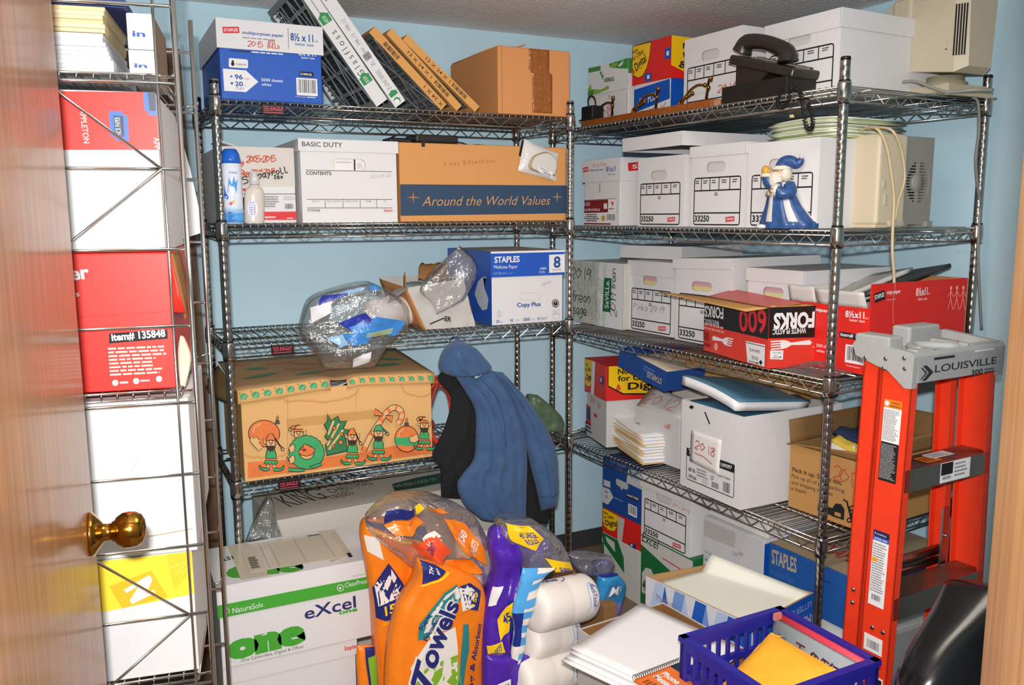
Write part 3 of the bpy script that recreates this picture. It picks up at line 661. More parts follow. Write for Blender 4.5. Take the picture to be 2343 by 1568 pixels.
a.text('paper', (700, 1030), (820, 1032), 24, WPRINT, .01).text('à 1 épaisseur', (770, 1070), (940, 1068), 26, WPRINT, .02).small((1058, 1082), (1145, 1062), 1, WPRINT).small((810, 950), (980, 820), 5, GREYINK, 3).small((1030, 870), (1150, 825), 3, FAINT, 5); a.bars((1035, 978), (1140, 905), 7, False)
a.poly([(560, 860), (600, 830), (600, 985), (560, 985)], INK)
mb.build('body', rt)
fl2 = MB(); fl2.sheet(lambda a_, b_: V3((.004+a_*.06, .02+b_*.16, s.h+.002+.018*(1-a_))), 4, 4, WHITE, .002); fl2.build('flap', rt)

p = V3((A0[0]+.086, A0[1]+.008, ZA[1])); X = sx((0, A0[1]+.022, ZA[1]), V3((1, 0, 0)), 535); rt = thing('aerosol_can', 'blue capped air freshener spray can standing at the shelf front', 'spray can', (X, A0[1]+.022, ZA[1]))
H = sy((X, A0[1]+.022, ZA[1]), ZUP, 341); R_ = .0295; mb = MB(); BODY = M('dfe4f4', .25); mb.lathe([(0, 0), (R_-.002, 0), (R_, .003), (R_, H*.80), (R_-.001, H*.805), (0, H*.806)], BODY, 40)
c = Cyl(R_, 0, H, pi*.48, -pi*.62); LB = M('4f9fe6', .25); MBL = M('2a74d6', .25)
mb.lathe([(R_+.0002, .003), (R_+.0002, H*.13)], M('5aa8ee', .25), 40)
for k in range(3): mb.lathe([(R_+.00015, H*(.13+.03*k)), (R_+.00015, H*(.155+.03*k))], M(['74b7f0', '97c9f3', 'bcdcf6'][k], .25), 40)
mb.poly(c, [(.42, .42), (.50, .62), (.58, .52), (.66, .64), (.70, .55), (.78, .60), (.72, .42), (.60, .34)], LB); mb.poly(c, [(.22, .5), (.30, .56), (.36, .42), (.46, .36), (.42, .32), (.30, .36)], MBL)
mb.disc(c, .70, .38, .010, M('cfe6f9', .3)); mb.disc(c, .52, .27, .005, M('e0577d', .4)); mb.disc(c, .60, .295, .0048, M('e7ab35', .4)); mb.text(c, 'Scents', .52, .67, .03, INK, w=.24); mb.text(c, '6in1', .42, .135, .032, M('2a3f8c', .4), w=.17, bold=.02); mb.small(c, .42, .03, .66, .12, 6, BLUEINK, 2)
mb.build('body', rt)
mb = MB(); mb.lathe([(R_-.0005, H*.806), (R_-.0005, H*.86), (R_-.004, H*.935), (R_-.010, H*.985), (R_-.014, H), (0, H*.995)], M('1e63c8', .3), 36); mb.build('spray_cap', rt)

X = sx((0, A0[1]+.024, ZA[1]), V3((1, 0, 0)), 582); rt = thing('lotion_bottle', 'cream lotion bottle with clear pump cap, standing beside the spray can', 'bottle', (X, A0[1]+.026, ZA[1])); H = .152
mb = MB(); CR = M('d6cec4', .22, spec=.5)
def bot(u, v):
    prof = [(.0, .026, .0), (.02, .029, .0), (.35, .030, .003), (.55, .0295, .004), (.66, .027, .005), (.72, .018, .006), (.74, .012, .0065), (.76, .0115, .0065)]
    for i in range(len(prof)-1):
        if prof[i][0] <= v*.76 <= prof[i+1][0]+1e-9: t = (v*.76-prof[i][0])/(prof[i+1][0]-prof[i][0]); r = lerp(prof[i][1], prof[i+1][1], t); dx = lerp(prof[i][2], prof[i+1][2], t); break
    a_ = 2*pi*u; return V3((dx+r*cos(a_), r*.72*sin(a_), H*v*.76))
mb.surf(bot, 32, 26, CR, closed_u=True); mb.lathe([(0, 0), (.026, 0)], CR, 32, Matrix.Scale(.72, 4, V3((0, 1, 0))))
lab = lambda x, z, e: V3((x, -.72*sqrt(max(0, .030**2-(x-.002)**2))-e, z))
mb.add([lab(-.006+.0145*cos(2*pi*k/24), .044+.024*sin(2*pi*k/24), .0006) for k in range(24)], [tuple(range(24))], M('e6e2ea', .3))
for k in range(8): w_ = .010*sqrt(1-((k-3.5)/4.6)**2); z = .044+(k-3.5)*.0052; mb.add([lab(x, zz, .0011) for x, zz in ((-.006-w_, z), (-.006+w_*(.7 if k in (2, 3, 4) else 1), z), (-.006+w_*(.7 if k in (2, 3, 4) else 1), z+.0026), (-.006-w_, z+.0026))], [(0, 1, 2, 3)], M('6b71c4', .4))
mb.build('body', rt)
mb = MB(); PC = M('cfcfd2', .15, spec=.6); T_ = Matrix.Translation((.0065, 0, 0)); mb.lathe([(.0128, H*.765), (.0142, H*.77), (.0142, H*.90), (.0125, H*.925), (.0085, H*.94), (.0085, H*.975), (.011, H*.978), (.011, H), (0, H)], PC, 24, T_); mb.rbox((.0065, -.006, H*.982), (.033, .006, H*1.015), PC, .002); mb.build('pump', rt)

s = onA(ZA[1], 693, 910, off=.014, yt=317); rt = at('archive_box', 'white lidded archive box printed BASIC DUTY, middle of the second shelf', 'box', s)
mb = MB(); f = open_carton(mb, s.w, .39, s.h-.006, WHITE, slot=(s.w*.50, s.h*.705, .052, .018)); a = Art(mb, f['F'], [(1238, 1120), (2298, 1112), (2275, 208), (1205, 180)]); DK = M('4a4548', .55)
a.line([(1272, 516), (2230, 531)], DK, .0018).text('CONTENTS:', (1275, 568), (1562, 572), 38, DK, .025).hand('2021 PR AR', (1985, 606), (2215, 596), 34, FAINT, .0012)
a.line([(1282, 850), (2232, 850)], DK, .0016).line([(1288, 948), (2236, 948)], DK, .0016)
for x in (1484, 1681, 1874, 2057): a.line([(x, 850), (x+2, 948)], DK, .0014)
for t, x0, x1 in (('BOX NO.', 1340, 1420), ('BOX LOCATION', 1506, 1655), ('DESTROY DATE', 1704, 1842), ('FROM', 1938, 1992), ('TO', 2135, 2158)): a.text(t, (x0, 880), (x1, 880), 16, GREYINK, .01)
a.text('STS9208', (1288, 990), (1425, 990), 26, DK, .01).text('Staples', (2138, 990), (2236, 990), 27, STRED, .02)
mb.build('body', rt); mb = MB(); mb.box((s.w*.5-.07, .006, s.h*.705-.04), (s.w*.5+.07, .0085, s.h*.705+.03), WPRINT); ff = Fr((s.w*.5-.052, .006, s.h*.705-.018), (1, 0, 0), (0, 0, 1), (0, -1, 0), .104, .036)
mb.rect(ff, .645, .03, .695, .97, M('3b2626', .6)); mb.poly(ff, [(0, .3), (.05, .2), (.05, .8), (.0, .7)], M('e2d47c', .6)); mb.small(ff, .12, .6, .58, .8, 1, FAINT, 1); mb.small(ff, .75, .15, .93, .7, 5, FAINT, 2); mb.build('label_card', rt)
lm = MB(); lf = lid(lm, s.w, .39, s.h-.004, s.h*.145, WHITE, .006); a = Art(lm, lf['F'], [(1197, 318), (2321, 346), (2318, 212), (1197, 176)]); a.text('BASIC DUTY', (1240, 266), (1696, 278), 52, DK, .012); lm.build('lid', rt)

s = onA(ZA[1], 917, 1295, off=.018, yt=325); KW = kraft('cf9459'); rt = at('cardboard_box', 'wide brown carton with a dark blue band reading Around the World Values', 'box', s); WORLD = s
mb = MB(); f = carton(mb, s.w, .40, s.h, KW, .004); a = Art(mb, f['F'], [(70, 1212), (2115, 1190), (2115, 262), (95, 235)]); NAVY = M('2b435e', .6, var=.05, scale=40)
a.poly([(50, 745), (2120, 738), (2120, 1096), (60, 1135)], NAVY).text('Around the World Values', (335, 1010), (1912, 985), 118, kraft('cf9459'), -.008, .32)
for x, y, r in ((232, 905, 85), (2000, 885, 75)):
    a.poly([(x, y-r), (x+8, y-8), (x+r, y), (x+8, y+8), (x, y+r), (x-8, y+8), (x-r, y), (x-8, y-8)], kraft('b07d48'))
a.hand('X mas  B Elections', (610, 510), (1260, 452), 40, M('b5692f', .7), .0016).line([(165, 485), (215, 520), (295, 560), (180, 570)], M('cda878', .7), .0012)
mb.build('body', rt)
# things lying on it
ztop = ZA[1]+s.h; rt = thing('router', 'black flat network device lying on the brown banded carton', 'electronic device', (sx((0, A0[1]+.06, ztop), V3((1, 0, 0)), 946), A0[1]+.035, ztop))
DKP = M('2b2724', .35); mb = MB(); mb.rbox((0, 0, .004), (.15, .11, .03), DKP, .006, 3); mb.rbox((.006, .006, .0), (.144, .104, .006), BLACK, .002); mb.build('housing', rt)
mb = MB(); mb.rbox((-.085, .02, .0), (-.004, .10, .018), BLACK, .006, 3); mb.tube([(-.075, .05, .016), (-.05, .035, .028), (-.01, .03, .026), (.004, .03, .02)], .0028, BLACK, 8); mb.build('power_brick', rt)
mb = MB(); P = spline([(.149, .06, .012), (.18, .05, .011), (.21, .05, .0035), (.245, .055, .006), (.28, .05, .0035), (.33, .05, .004), (.385, .06, .003)], 6); mb.tube(P, .0026, BLACK, 8); mb.build('power_cable', rt)
mb = MB(); mb.box((.012, -.0185, -.012), (.024, -.0178, .008), DKP); mb.box((.012, -.0185, .007), (.024, .0, .0085), DKP); mb.build('tab', rt)
mb = MB(); xx = sx((0, A0[1]+.15, ztop), V3((1, 0, 0)), 1215); mb.rbox((0, 0, 0), (.075, .10, .004), kraft('6b4c30'), .0015); mb.build('card_piece', None, (xx, A0[1]+.22, ztop), 0, 'dark scrap of card lying at the right end of the banded carton', 'card')
# the padded cartridge hanging over its front
yF = WORLD.loc.y-.0035; q = [onY(x, y, yF) for x, y in ((1185, 391), (1272, 414), (1277, 352), (1200, 318))]; c0 = sum(q, V3())/4
rt = thing('wrapped_pad', 'white padded pouch with a barcode sticker, hanging on the banded carton front', 'pouch', c0); mb = MB(); q = [p_-c0 for p_ in q]
def pad(sg):
    def g(u, v):
        p_ = q[0].lerp(q[1], u).lerp(q[3].lerp(q[2], u), v); w_ = max(0, 1-abs(2*u-1)**3)*max(0, 1-abs(2*v-1)**3); return p_+V3((0, -(.0006+.018*w_**.7+.001*noise3(u*5, v*5))*sg-(0 if sg > 0 else 0), 0))
    return g
WRAP = M('d7d5d2', .3, bump=.3, bscale=60); mb.surf(pad(1), 20, 20, WRAP); mb.add([p_+V3((0, .0005, 0)) for p_ in q], [(0, 1, 2, 3)], WRAP); mb.build('pouch', rt)
mb = MB(); g = pad(1)
P = [(.18, .22), (.30, .10), (.86, .12), (.94, .22), (.95, .62), (.84, .80), (.62, .86), (.40, .72), (.22, .50)]; P = spline(P+[P[0]], 5)[:-1]; ctr = (.58, .46)
ring = [g(*p_)+V3((0, -.0012, 0)) for p_ in P]; rin = [g(lerp(ctr[0], p_[0], .86), lerp(ctr[1], p_[1], .86))+V3((0, -.009, 0)) for p_ in P]; n = len(P); CTR = g(*ctr)+V3((0, -.0085, 0))
mb.add(ring+rin+[CTR], [(i, (i+1) % n, n+(i+1) % n, n+i) for i in range(n)], M('b3a082', .5), True); mb.add(rin+[CTR], [(i, (i+1) % n, n) for i in range(n)], M('d3d0c8', .45), True)
mb.build('filter_pad', rt)
mb = MB(); st = [g(*p_)+V3((0, -.0115, 0)) for p_ in ((.38, .47), (.80, .40), (.80, .24), (.38, .31))]; ctrq = sum(st, V3())/4; nrm = V3((0, -1, 0)); fr = Fr(st[3]+V3((0, 0, -.022)), (st[1]-st[0]).normalized(), ZUP, nrm, (st[1]-st[0]).length, .022); mb.rect(fr, 0, 0, 1, 1, WPRINT); mb.bars(fr, .3, .05, .95, .5, 4, False); mb.small(fr, .1, .55, .95, .9, 2, GREYINK); mb.build('sticker', rt)
mb = MB(); t0 = onY(1199, 322, yF+.0005)-c0; mb.add([t0+V3((-.008, .0015, .0)), t0+V3((.008, .0015, .004)), t0+V3((-.012, .0015, -.055)), t0+V3((-.02, .0015, -.05))], [(0, 1, 2, 3)], BLACK); mb.build('dark_backing', rt)

# ------------------------------------------------------------------ back shelving, third tier
FILM = clear_film(); ROLLW = M('e6e2e0', .85, var=.02, scale=40, bump=.15, bscale=250); CORE = kraft('7c5a38')
def paper_roll(label, loc, axis, r=.052, L=.10, cat='toilet roll', group=None):
    rt = thing('toilet_roll', label, cat, loc, 0, group); ax = V3(axis).normalized(); m_ = ax.to_track_quat('Z', 'Y').to_matrix().to_4x4()
    mb = MB(); mb.lathe([(.0205, 0), (r-.003, 0), (r, .004), (r, L-.004), (r-.003, L), (.0205, L)], ROLLW, 40, m_); mb.build('paper', rt)
    mb = MB(); mb.lathe([(.0195, .001), (.0208, .0), (.0208, L), (.0195, L-.001), (.0195, .001)], CORE, 28, m_); mb.lathe([(0, L*.55), (.0195, L*.55)], M('4a3220', .8), 28, m_); mb.build('cardboard_core', rt); return rt
yR = A0[1]+.06; c1 = onY(851, 713, yR); c1.z = ZA[2]+.053
paper_roll('toilet paper roll in the torn clear wrap, its cardboard core facing out', c1, (.86, .5, .05), .052, .105, group='rolls in the torn wrap')
paper_roll('toilet paper roll behind, only its outer end showing through the clear wrap', c1+V3((.095, .062, 0)), (.86, .5, .05), .052, .10, group='rolls in the torn wrap')
yW = A0[1]+.03; pl = lambda x, y: onY(x, y, yW)
wr = Soft([(838, 645), (760, 662), (706, 682), (688, 722), (684, 764), (716, 800), (740, 846)], [(842, 643), (880, 660), (924, 690), (937, 718), (930, 758), (890, 786), (856, 842)], pl, .062, .11, .016, 13, 3)
rt = thing('plastic_wrap', 'torn clear plastic wrapper printed blue, holding two toilet rolls and sagging over the shelf edge', 'plastic wrap', (0, 0, 0)); mb = MB(); wr.mesh(mb, FILM, 30, 44); mb.build('film', rt)
FB1 = M('3f86cf', .3, bump=.4, bscale=60); FB2 = M('2d3a9e', .3, bump=.4, bscale=60); FB3 = M('8fbbe4', .3)
mb = MB()
for P, mt in (([(.40, .60), (.62, .50), (.92, .56), (.86, .70), (.70, .66), (.52, .72)], FB1), ([(.30, .56), (.52, .46), (.60, .54), (.44, .64)], FB2), ([(.20, .70), (.34, .66), (.40, .78), (.30, .80)], FB3), ([(.60, .06), (.86, .05), (.84, .16), (.62, .18)], FB1), ([(.18, .16), (.44, .10), (.46, .17), (.20, .24)], FB3), ([(.06, .28), (.26, .20), (.30, .26), (.10, .40)], FB2), ([(.04, .42), (.20, .34), (.22, .46), (.08, .56)], WPRINT), ([(.34, .66), (.64, .63), (.60, .78), (.44, .80)], FB1)):
    wr.fine(mb, P, mt, .004)
for k in range(3): wr.patch(mb, (.56, .655+.018*k), (.80, .615+.018*k), (.80, .624+.018*k), (.56, .664+.018*k), M('cfd36a', .4), .007)
wr.patch(mb, (.46, .90), (.70, .86), (.74, .93), (.50, .97), WPRINT, .005); mb.build('printed_film', rt)

s = onA(ZA[2], 1126, 1287, off=.012, yt=576); s.w = min(s.w, .385); rt = at('paper_carton', 'blue and white carton with an 8 REAMS corner, right end of the third shelf', 'box', s)
mb = MB(); f = carton(mb, s.w, .385, s.h-.006, WHITE); a = Art(mb, f['F'], [(1298, 1060), (2088, 1000), (2100, 165), (1262, 245)]); BP = M('2456b8', .4)
mb.rect(f['L'], 0, 0, 1, 1, BP); mb.rect(f['R'], 0, 0, 1, 1, BP)
a.text('Copy Plus', (1562, 850), (1832, 832), 44, BLUEINK, .03).text('20', (1338, 1030), (1375, 1028), 30, BLUEINK, .02).text('LB', (1382, 1027), (1406, 1026), 14, BLUEINK).text('92', (1490, 1016), (1524, 1014), 30, BLUEINK, .02).small((1545, 1010), (1602, 980), 3, FAINT).text('5000', (1636, 1005), (1708, 1000), 32, BLUEINK, .02).small((1722, 998), (1765, 968), 3, FAINT).text('8½"x11"', (1796, 993), (1910, 985), 30, BLUEINK, .01)
a.line([(1470, 985), (1472, 1025)], FAINT, .0008).line([(1616, 975), (1618, 1010)], FAINT, .0008).line([(1778, 965), (1780, 1000)], FAINT, .0008)
a.ell(2004, 798, 42, 48, INK).ell(2004, 798, 34, 39, M('b9b9bd', .5)).ell(2004, 798, 24, 28, INK).text('S', (1996, 795), (2010, 794), 22, WPRINT).line([(1972, 875), (2046, 868), (2048, 972), (1974, 978)], BLUEINK, .0009, True).line([(1972, 925), (2048, 919)], BLUEINK, .0009)
a.small((1982, 918), (2036, 880), 4, FAINT).line([(1345, 930), (1366, 888), (1388, 926)], GREYINK, .0015).line([(1366, 925), (1366, 950)], GREYINK, .0015).text('FSC', (1345, 962), (1390, 958), 14, GREYINK)
a.line(slot_pts(1704, 722, 122, 42), FAINT, .0008, True).hand('2023 PR', (1840, 600), (1940, 560), 28, FAINT, .0012)
# the fish on the shaded end
g = f['L']; mb.poly(g, [(.93, .36), (.84, .52), (.82, .66), (.90, .80), (.97, .82), (.90, .72), (.88, .64), (.80, .66), (.70, .58), (.62, .40), (.70, .26), (.80, .18), (.90, .22)], M('c9ccd6', .5)); mb.disc(g, .12, .12, .016, INK)
mb.build('body', rt)
lm = MB(); lf = lid(lm, s.w, .385, s.h-.004, s.h*.345, BP, .005); a = Art(lm, lf['F'], [(1300, 545), (2117, 440), (2104, 165), (1258, 245)])
lm.rect(lf['T'], 0, 0, 1, 1, M('c9c3c0', .5)); lm.text(lf['T'], 'STAPLES', .25, .10, .12, M('b8452f', .5), w=.66, bold=.02); a.poly([(1258, 268), (2106, 188), (2104, 150), (1256, 230)], WPRINT)
a.text('STAPLES', (1318, 372), (1612, 338), 68, WPRINT, .03).text('Multiuse Paper', (1322, 442), (1596, 412), 40, WPRINT).text('LETTER 8.5" x 11"', (1326, 508), (1548, 484), 22, M('9db4e0', .5)).poly([(1936, 234), (2106, 214), (2122, 412), (1950, 436)], WPRINT).text('8', (1994, 372), (2068, 364), 118, BLUEINK, .03).text('REAMS', (1986, 412), (2082, 400), 22, GREYINK).text('100%', (1848, 408), (1918, 400), 24, WPRINT, .01).small((1840, 452), (1920, 412), 3, M('9db4e0', .5))
lm.build('lid', rt)

# the torn carton of plastic bowls
y0 = A0[1]+.03; q = [onZ(x, y, ZA[2]) for x, y in ((985, 742), (1087, 738), (1080, 718), (940, 722))]; O = q[0]; rt = thing('torn_carton', 'torn brown and white carton full of clear plastic plates, left of the 8 reams carton', 'box', O)
O = V3((O.x, A0[1]+.03, ZA[2])); rt.location = O; mb = MB(); gw = M('b9b7b3', .6, bump=.3, bscale=40, var=.05)
xr = sx(O, V3((1, 0, 0)), 1088); xl = sx(O, V3((1, 0, 0)), 975); h = .165
front = lambda u, v: V3((lerp(lerp(xl, xr, u), lerp(xl-.055, xr-.03, u), v), lerp(0, .03, v)+.008*noise3(u*4, v*4), h*v*(.86+.14*u)))
mb.sheet(front, 12, 10, gw, .003, KRAFT)
left = lambda u, v: V3((lerp(xl, xl-.055, v)-.02*u, u*.26+.03*v*(1-u), h*v*(.86+.1*u))); mb.sheet(left, 8, 8, gw, .003, KRAFT)
right = lambda u, v: V3((lerp(xr, xr-.03, v), u*.26+.03*v*(1-u), h*v)); mb.sheet(right, 8, 8, gw, .003, KRAFT)
back = lambda u, v: V3((lerp(xl-.02-.055*v, xr-.03*v, u), .26, h*v)); mb.sheet(back, 8, 8, gw, .003, KRAFT); mb.box((xl, .004, .0004), (xr-.002, .25, .004), gw)
F_ = Fr((xl+.02, -.004, .004), (1, 0, .02), (0, .1, 1), (0, -1, .1), xr-xl-.03, .05); mb.text(F_, 'ER', .30, .45, .30, INK, bold=.03, rot=-14); mb.line(F_, [(-.05, .30), (.30, .62)], .004, INK)
mb.build('body', rt)
mb = MB(); flap = lambda u, v: V3((xl-.055-.085*v+.01*u, .02+.10*u, h*.86-.055*v)); mb.sheet(flap, 6, 5, gw, .003, M('8d9092', .6)); flp = lambda u, v: V3((xl+.0+.10*u+.045*v, .07+.09*v-.02*u, h*1.0+.05*sin(v*2.2)+.012*noise3(u*6, v*6))); mb.sheet(flp, 12, 8, kraft('8f663c'), .003)
flp2 = lambda u, v: V3((xl-.058+.012*u, .03+.05*u, h*.85+.055*v*(1-.4*u))); mb.sheet(flp2, 5, 5, kraft('9a6e3c'), .003); mb.build('flap', rt)
mb = MB()
ck = thing('plastic_plates', 'stack of clear plastic plates poking out of the torn carton', 'plates', O+V3((0, 0, 0)))
for k in range(9): T_ = Matrix.Translation((xl+.045, .13, .045+.009*k)) @ Matrix.Rotation(RAD(14), 4, 'X') @ Matrix.Rotation(RAD(6), 4, 'Y'); mb = MB(); mb.lathe([(0, 0), (.035, 0), (.045, .006), (.072, .012), (.073, .0135), (.045, .0075), (.035, .0015), (0, .0015)], M('b8b5ae', .12, spec=.7), 32, T_); mb.build('plate', ck)
bg = Soft([(975, 640), (960, 668), (985, 690), (1000, 720)], [(1052, 562), (1090, 600), (1088, 640), (1060, 690)], lambda x, y: onY(x, y, A0[1]+.027), .02, .05, .012, 14, 8)
mb = MB(); bg.mesh(mb, clear_film(gloss=.2, haze=.08), 20, 24); mb.build('plastic_bag', None, None, 0, 'clear plastic bag bulging out of the torn carton', 'plastic bag')
# ================================================================== right-hand shelving, top tier
def zat(s, py): return s.loc.z + sy(s.loc, ZUP, py)
s = onB(ZB[0], 1318, 1640, off=.012); WD = wood('7a3f16', 'a35a24', .28, (40, 6, 40), .6); rt = at('coat_rack', 'varnished wooden coat rack lying on the top shelf edge with its brass hooks up', 'coat rack', s)
mb = MB(); n = 16; L = s.w; bw = .105; prof = []
for k in range(n+1): a_ = -pi/2+pi*k/n; prof.append((L-.05+.05*cos(a_), bw/2+bw/2*sin(a_)))
for k in range(n+1): a_ = pi/2+pi*k/n; prof.append((.05+.05*cos(a_), bw/2+bw/2*sin(a_)))
def slab(mb, prof, z0, z1, mt, ch=.003):
    c = (sum(p[0] for p in prof)/len(prof), sum(p[1] for p in prof)/len(prof)); N = len(prof); ins = [(p[0]+(c[0]-p[0])/hypot(c[0]-p[0], c[1]-p[1])*ch, p[1]+(c[1]-p[1])/hypot(c[0]-p[0], c[1]-p[1])*ch) for p in prof]
    V = [(x, y, z0) for x, y in prof]+[(x, y, z1-ch) for x, y in prof]+[(x, y, z1) for x, y in ins]
    mb.add(V, [(i, (i+1) % N, N+(i+1) % N, N+i) for i in range(N)]+[(N+i, N+(i+1) % N, 2*N+(i+1) % N, 2*N+i) for i in range(N)]+[tuple(range(2*N, 3*N)), tuple(range(N-1, -1, -1))], mt)
slab(mb, prof, 0, .021, WD); mb.build('board', rt)
hk = None
for k in range(6):
    if hk is None:
        mb = MB(); mb.lathe([(0, 0), (.016, 0), (.015, .004), (.006, .006)], BRASS, 20)
        P = spline([(0, 0, .004), (.012, 0, .022), (.034, 0, .050), (.062, 0, .066), (.088, 0, .064)], 6); mb.tube(P, [.0048-.0012*i/len(P) for i in range(len(P))], BRASS, 10); mb.ball((.091, 0, .064), .0075, BRASS, 12, 8)
        P = spline([(0, 0, .004), (-.004, 0, .014), (.006, 0, .026), (.026, 0, .030), (.044, 0, .040)], 6); mb.tube(P, .0038, BRASS, 10); mb.ball((.046, 0, .042), .0068, BRASS, 12, 8); hk = mb.build('coat_hook', rt); c = hk
    else: c = hk.copy(); COL.objects.link(c); c.parent = rt
    c.location = (.035+k*(L-.14)/5, bw*.5, .021); c.rotation_euler = (0, 0, RAD(-35 if k % 2 else 20)); c['label'] = 'curved brass double hook'
q = s.loc; mb = MB(); mb.rbox((0, 0, 0), (.075, .055, .055), BLACK, .006, 3); mb.tube(spline([(.01, .03, .054), (.005, .03, .085), (.03, .028, .095), (.05, .03, .08), (.055, .03, .052)], 6), .003, BLACK, 8)
mb.tube(spline([(.0, .02, .02), (-.012, .01, .006), (.0, -.004, .004), (.06, -.006, .004), (.10, .0, .004)], 6), .003, BLACK, 8); mb.build('power_adapter', None, q+V3((BU[0]*.018+BV[0]*.01, BU[1]*.018+BV[1]*.01, .0215)), s.rot, 'black power adapter with a looped cable on the far end of the coat rack', 'power adapter')

s = onB(ZB[0], 1350, 1436, off=.15, yt=156); GRN = M('3f8a3c', .45); LIM = M('8aa83a', .45)
rt = at('paper_carton', 'white and green VERSO paper carton, farthest box on the top right shelf', 'box', s); mb = MB(); f = carton(mb, s.w, .40, s.h-.008, WHITE); a = Art(mb, f['F'], [(240, 1090), (695, 1030), (700, 425), (242, 545)])
a.hand('2018', (340, 990), (490, 930), 80, REDPEN, .003).line([(690, 720), (690, 1030)], GREYINK, .002).line([(470, 750), (470, 790)], INK, .003); mb.build('body', rt)
lm = MB(); lf = lid(lm, s.w, .40, s.h-.004, s.h*.44, WHITE, .006); a = Art(lm, lf['F'], [(235, 808), (680, 700), (705, 420), (240, 540)])
a.poly([(240, 540), (385, 510), (385, 555), (240, 585)], GRN).poly([(490, 485), (705, 420), (705, 520), (600, 525), (490, 520)], GRN).poly([(590, 500), (655, 440), (640, 480), (660, 470), (600, 510)], WPRINT).poly([(490, 520), (520, 485), (590, 470), (560, 515)], LIM).poly([(235, 808), (235, 740), (270, 690), (275, 740), (390, 735), (470, 690), (480, 720), (360, 770)], LIM).poly([(375, 570), (395, 562), (410, 605), (430, 585), (408, 640)], GRN).poly([(235, 760), (300, 745), (300, 790), (235, 808)], GRN).poly([(680, 650), (690, 590), (700, 600), (690, 680)], LIM)
a.text('VERSO.', (420, 668), (545, 640), 34, M('2b4a30', .5), .03); lm.rect(lf['R'], 0, .5, .9, 1, GRN); lm.rect(lf['R'], .2, 0, .6, .35, LIM); lm.build('lid', rt)

YEL = M('f0c011', .45); s = onB(ZB[0], 1450, 1533, off=.15, yt=105)
rt = at('paper_carton', 'carton with a red and yellow lid over a blue COPY PLUS band, top right shelf', 'box', s); mb = MB(); f = carton(mb, s.w, .42, s.h-.008, WHITE); a = Art(mb, f['F'], [(755, 970), (1190, 935), (1210, 270), (770, 290)])
a.poly([(760, 660), (1190, 600), (1190, 762), (758, 865)], BLUE).text('COPY', (832, 808), (920, 785), 64, WPRINT, -.005).text('PLUS', (940, 782), (1056, 752), 64, WPRINT, .01).text('PAPER', (885, 905), (1060, 870), 50, BLUEINK).hand('2016', (985, 950), (1150, 880), 85, REDPEN, .003); mb.rect(f['R'], 0, 0, 1, .62, BLUE); mb.build('body', rt)
lm = MB(); lf = lid(lm, s.w, .42, s.h-.004, s.h*.50, RED, .006)
def digital(lm, a, tri, lines, sc=1.):
    a.poly(tri, INK); c = (sum(p[0] for p in tri)/len(tri), sum(p[1] for p in tri)/len(tri)); a.poly([(lerp(p[0], c[0], .05), lerp(p[1], c[1], .05)) for p in tri], YEL)
    for t, p0, p1, hh, bo, mt in lines: a.text(t, p0, p1, hh, mt, bo)
a = Art(lm, lf['F'], [(728, 615), (1165, 635), (1220, 270), (765, 290)])
digital(lm, a, [(765, 288), (980, 285), (950, 400), (905, 500), (850, 560), (800, 570), (735, 530)], [('Now', (768, 365), (825, 340), 36, .01, INK), ('for Offset', (760, 420), (885, 368), 38, .01, INK), ('Digital', (785, 510), (910, 440), 62, .02, INK), ('&', (748, 528), (775, 515), 44, .03, STRED)])
a.poly([(1125, 385), (1200, 368), (1195, 465), (1118, 470)], BLUE).poly([(1145, 405), (1175, 400), (1172, 440), (1142, 442)], WPRINT).poly([(870, 550), (950, 545), (945, 612), (875, 612)], BLUE).poly([(900, 565), (930, 563), (928, 595), (900, 596)], WPRINT)
g = lf['R']; lm.poly(g, [(0, 1), (0, .30), (.2, .12), (.5, .1), (.8, .3), (.95, 1)], YEL); lm.text(g, 'Now', .12, .72, .13, INK, w=.22, bold=.02); lm.text(g, 'for Offset', .12, .52, .13, INK, w=.5, bold=.02); lm.text(g, '& Digital', .08, .26, .16, INK, w=.6, bold=.02); lm.build('lid', rt)

s = onB(ZB[0], 1563, 1694, off=.14, yt=92); banker('open white archive box marked 2014 in red, beside the COPY PLUS carton', s, .40, hand=lambda mb, f: mb.hand(f, '2014', .62, .24, .09, REDPEN, .003), lid_on=False, logo=False)
s = onB(ZB[0], 1748, 1917, off=.14, yt=70); s.h += .012; banker('lidded white archive box filling the near end of the top right shelf', s, .46, logo=False)

# the desk telephone on its dark box
s = onB(ZB[0], 1650, 1790, off=.02); T0 = s.loc
rt = thing('black_box', 'low black box under the telephone on the top right shelf', 'box', T0, s.rot); mb = MB(); mb.rbox((0, 0, 0), (.26, .16, .052), M('1b1816', .5), .003); mb.build('body', rt)
PH = M('2a241f', .32, spec=.5); PK = M('8d8479', .5); tl = onB(ZB[0], 1668, 1845, off=.012)
rt = thing('telephone', 'black multi-line desk telephone with handset and coiled cord, tilted on the top right shelf', 'telephone', T0+V3((BU[0]*.02, BU[1]*.02, .0528)), s.rot); TEL = rt
tilt = Matrix.Rotation(RAD(17), 4, 'Y'); mb = MB()
base = Matrix.Translation((.0, .01, .096)) @ tilt; mb.rbox((0, 0, -.028), (.265, .19, .0), PH, .008, 3, base); mb.hexa([(.012, .03, 0), (.10, .03, 0), (.10, .17, 0), (.012, .17, 0), (.012, .03, .066), (.15, .03, .030), (.15, .17, .030), (.012, .17, .066)], PH); mb.build('base', rt)
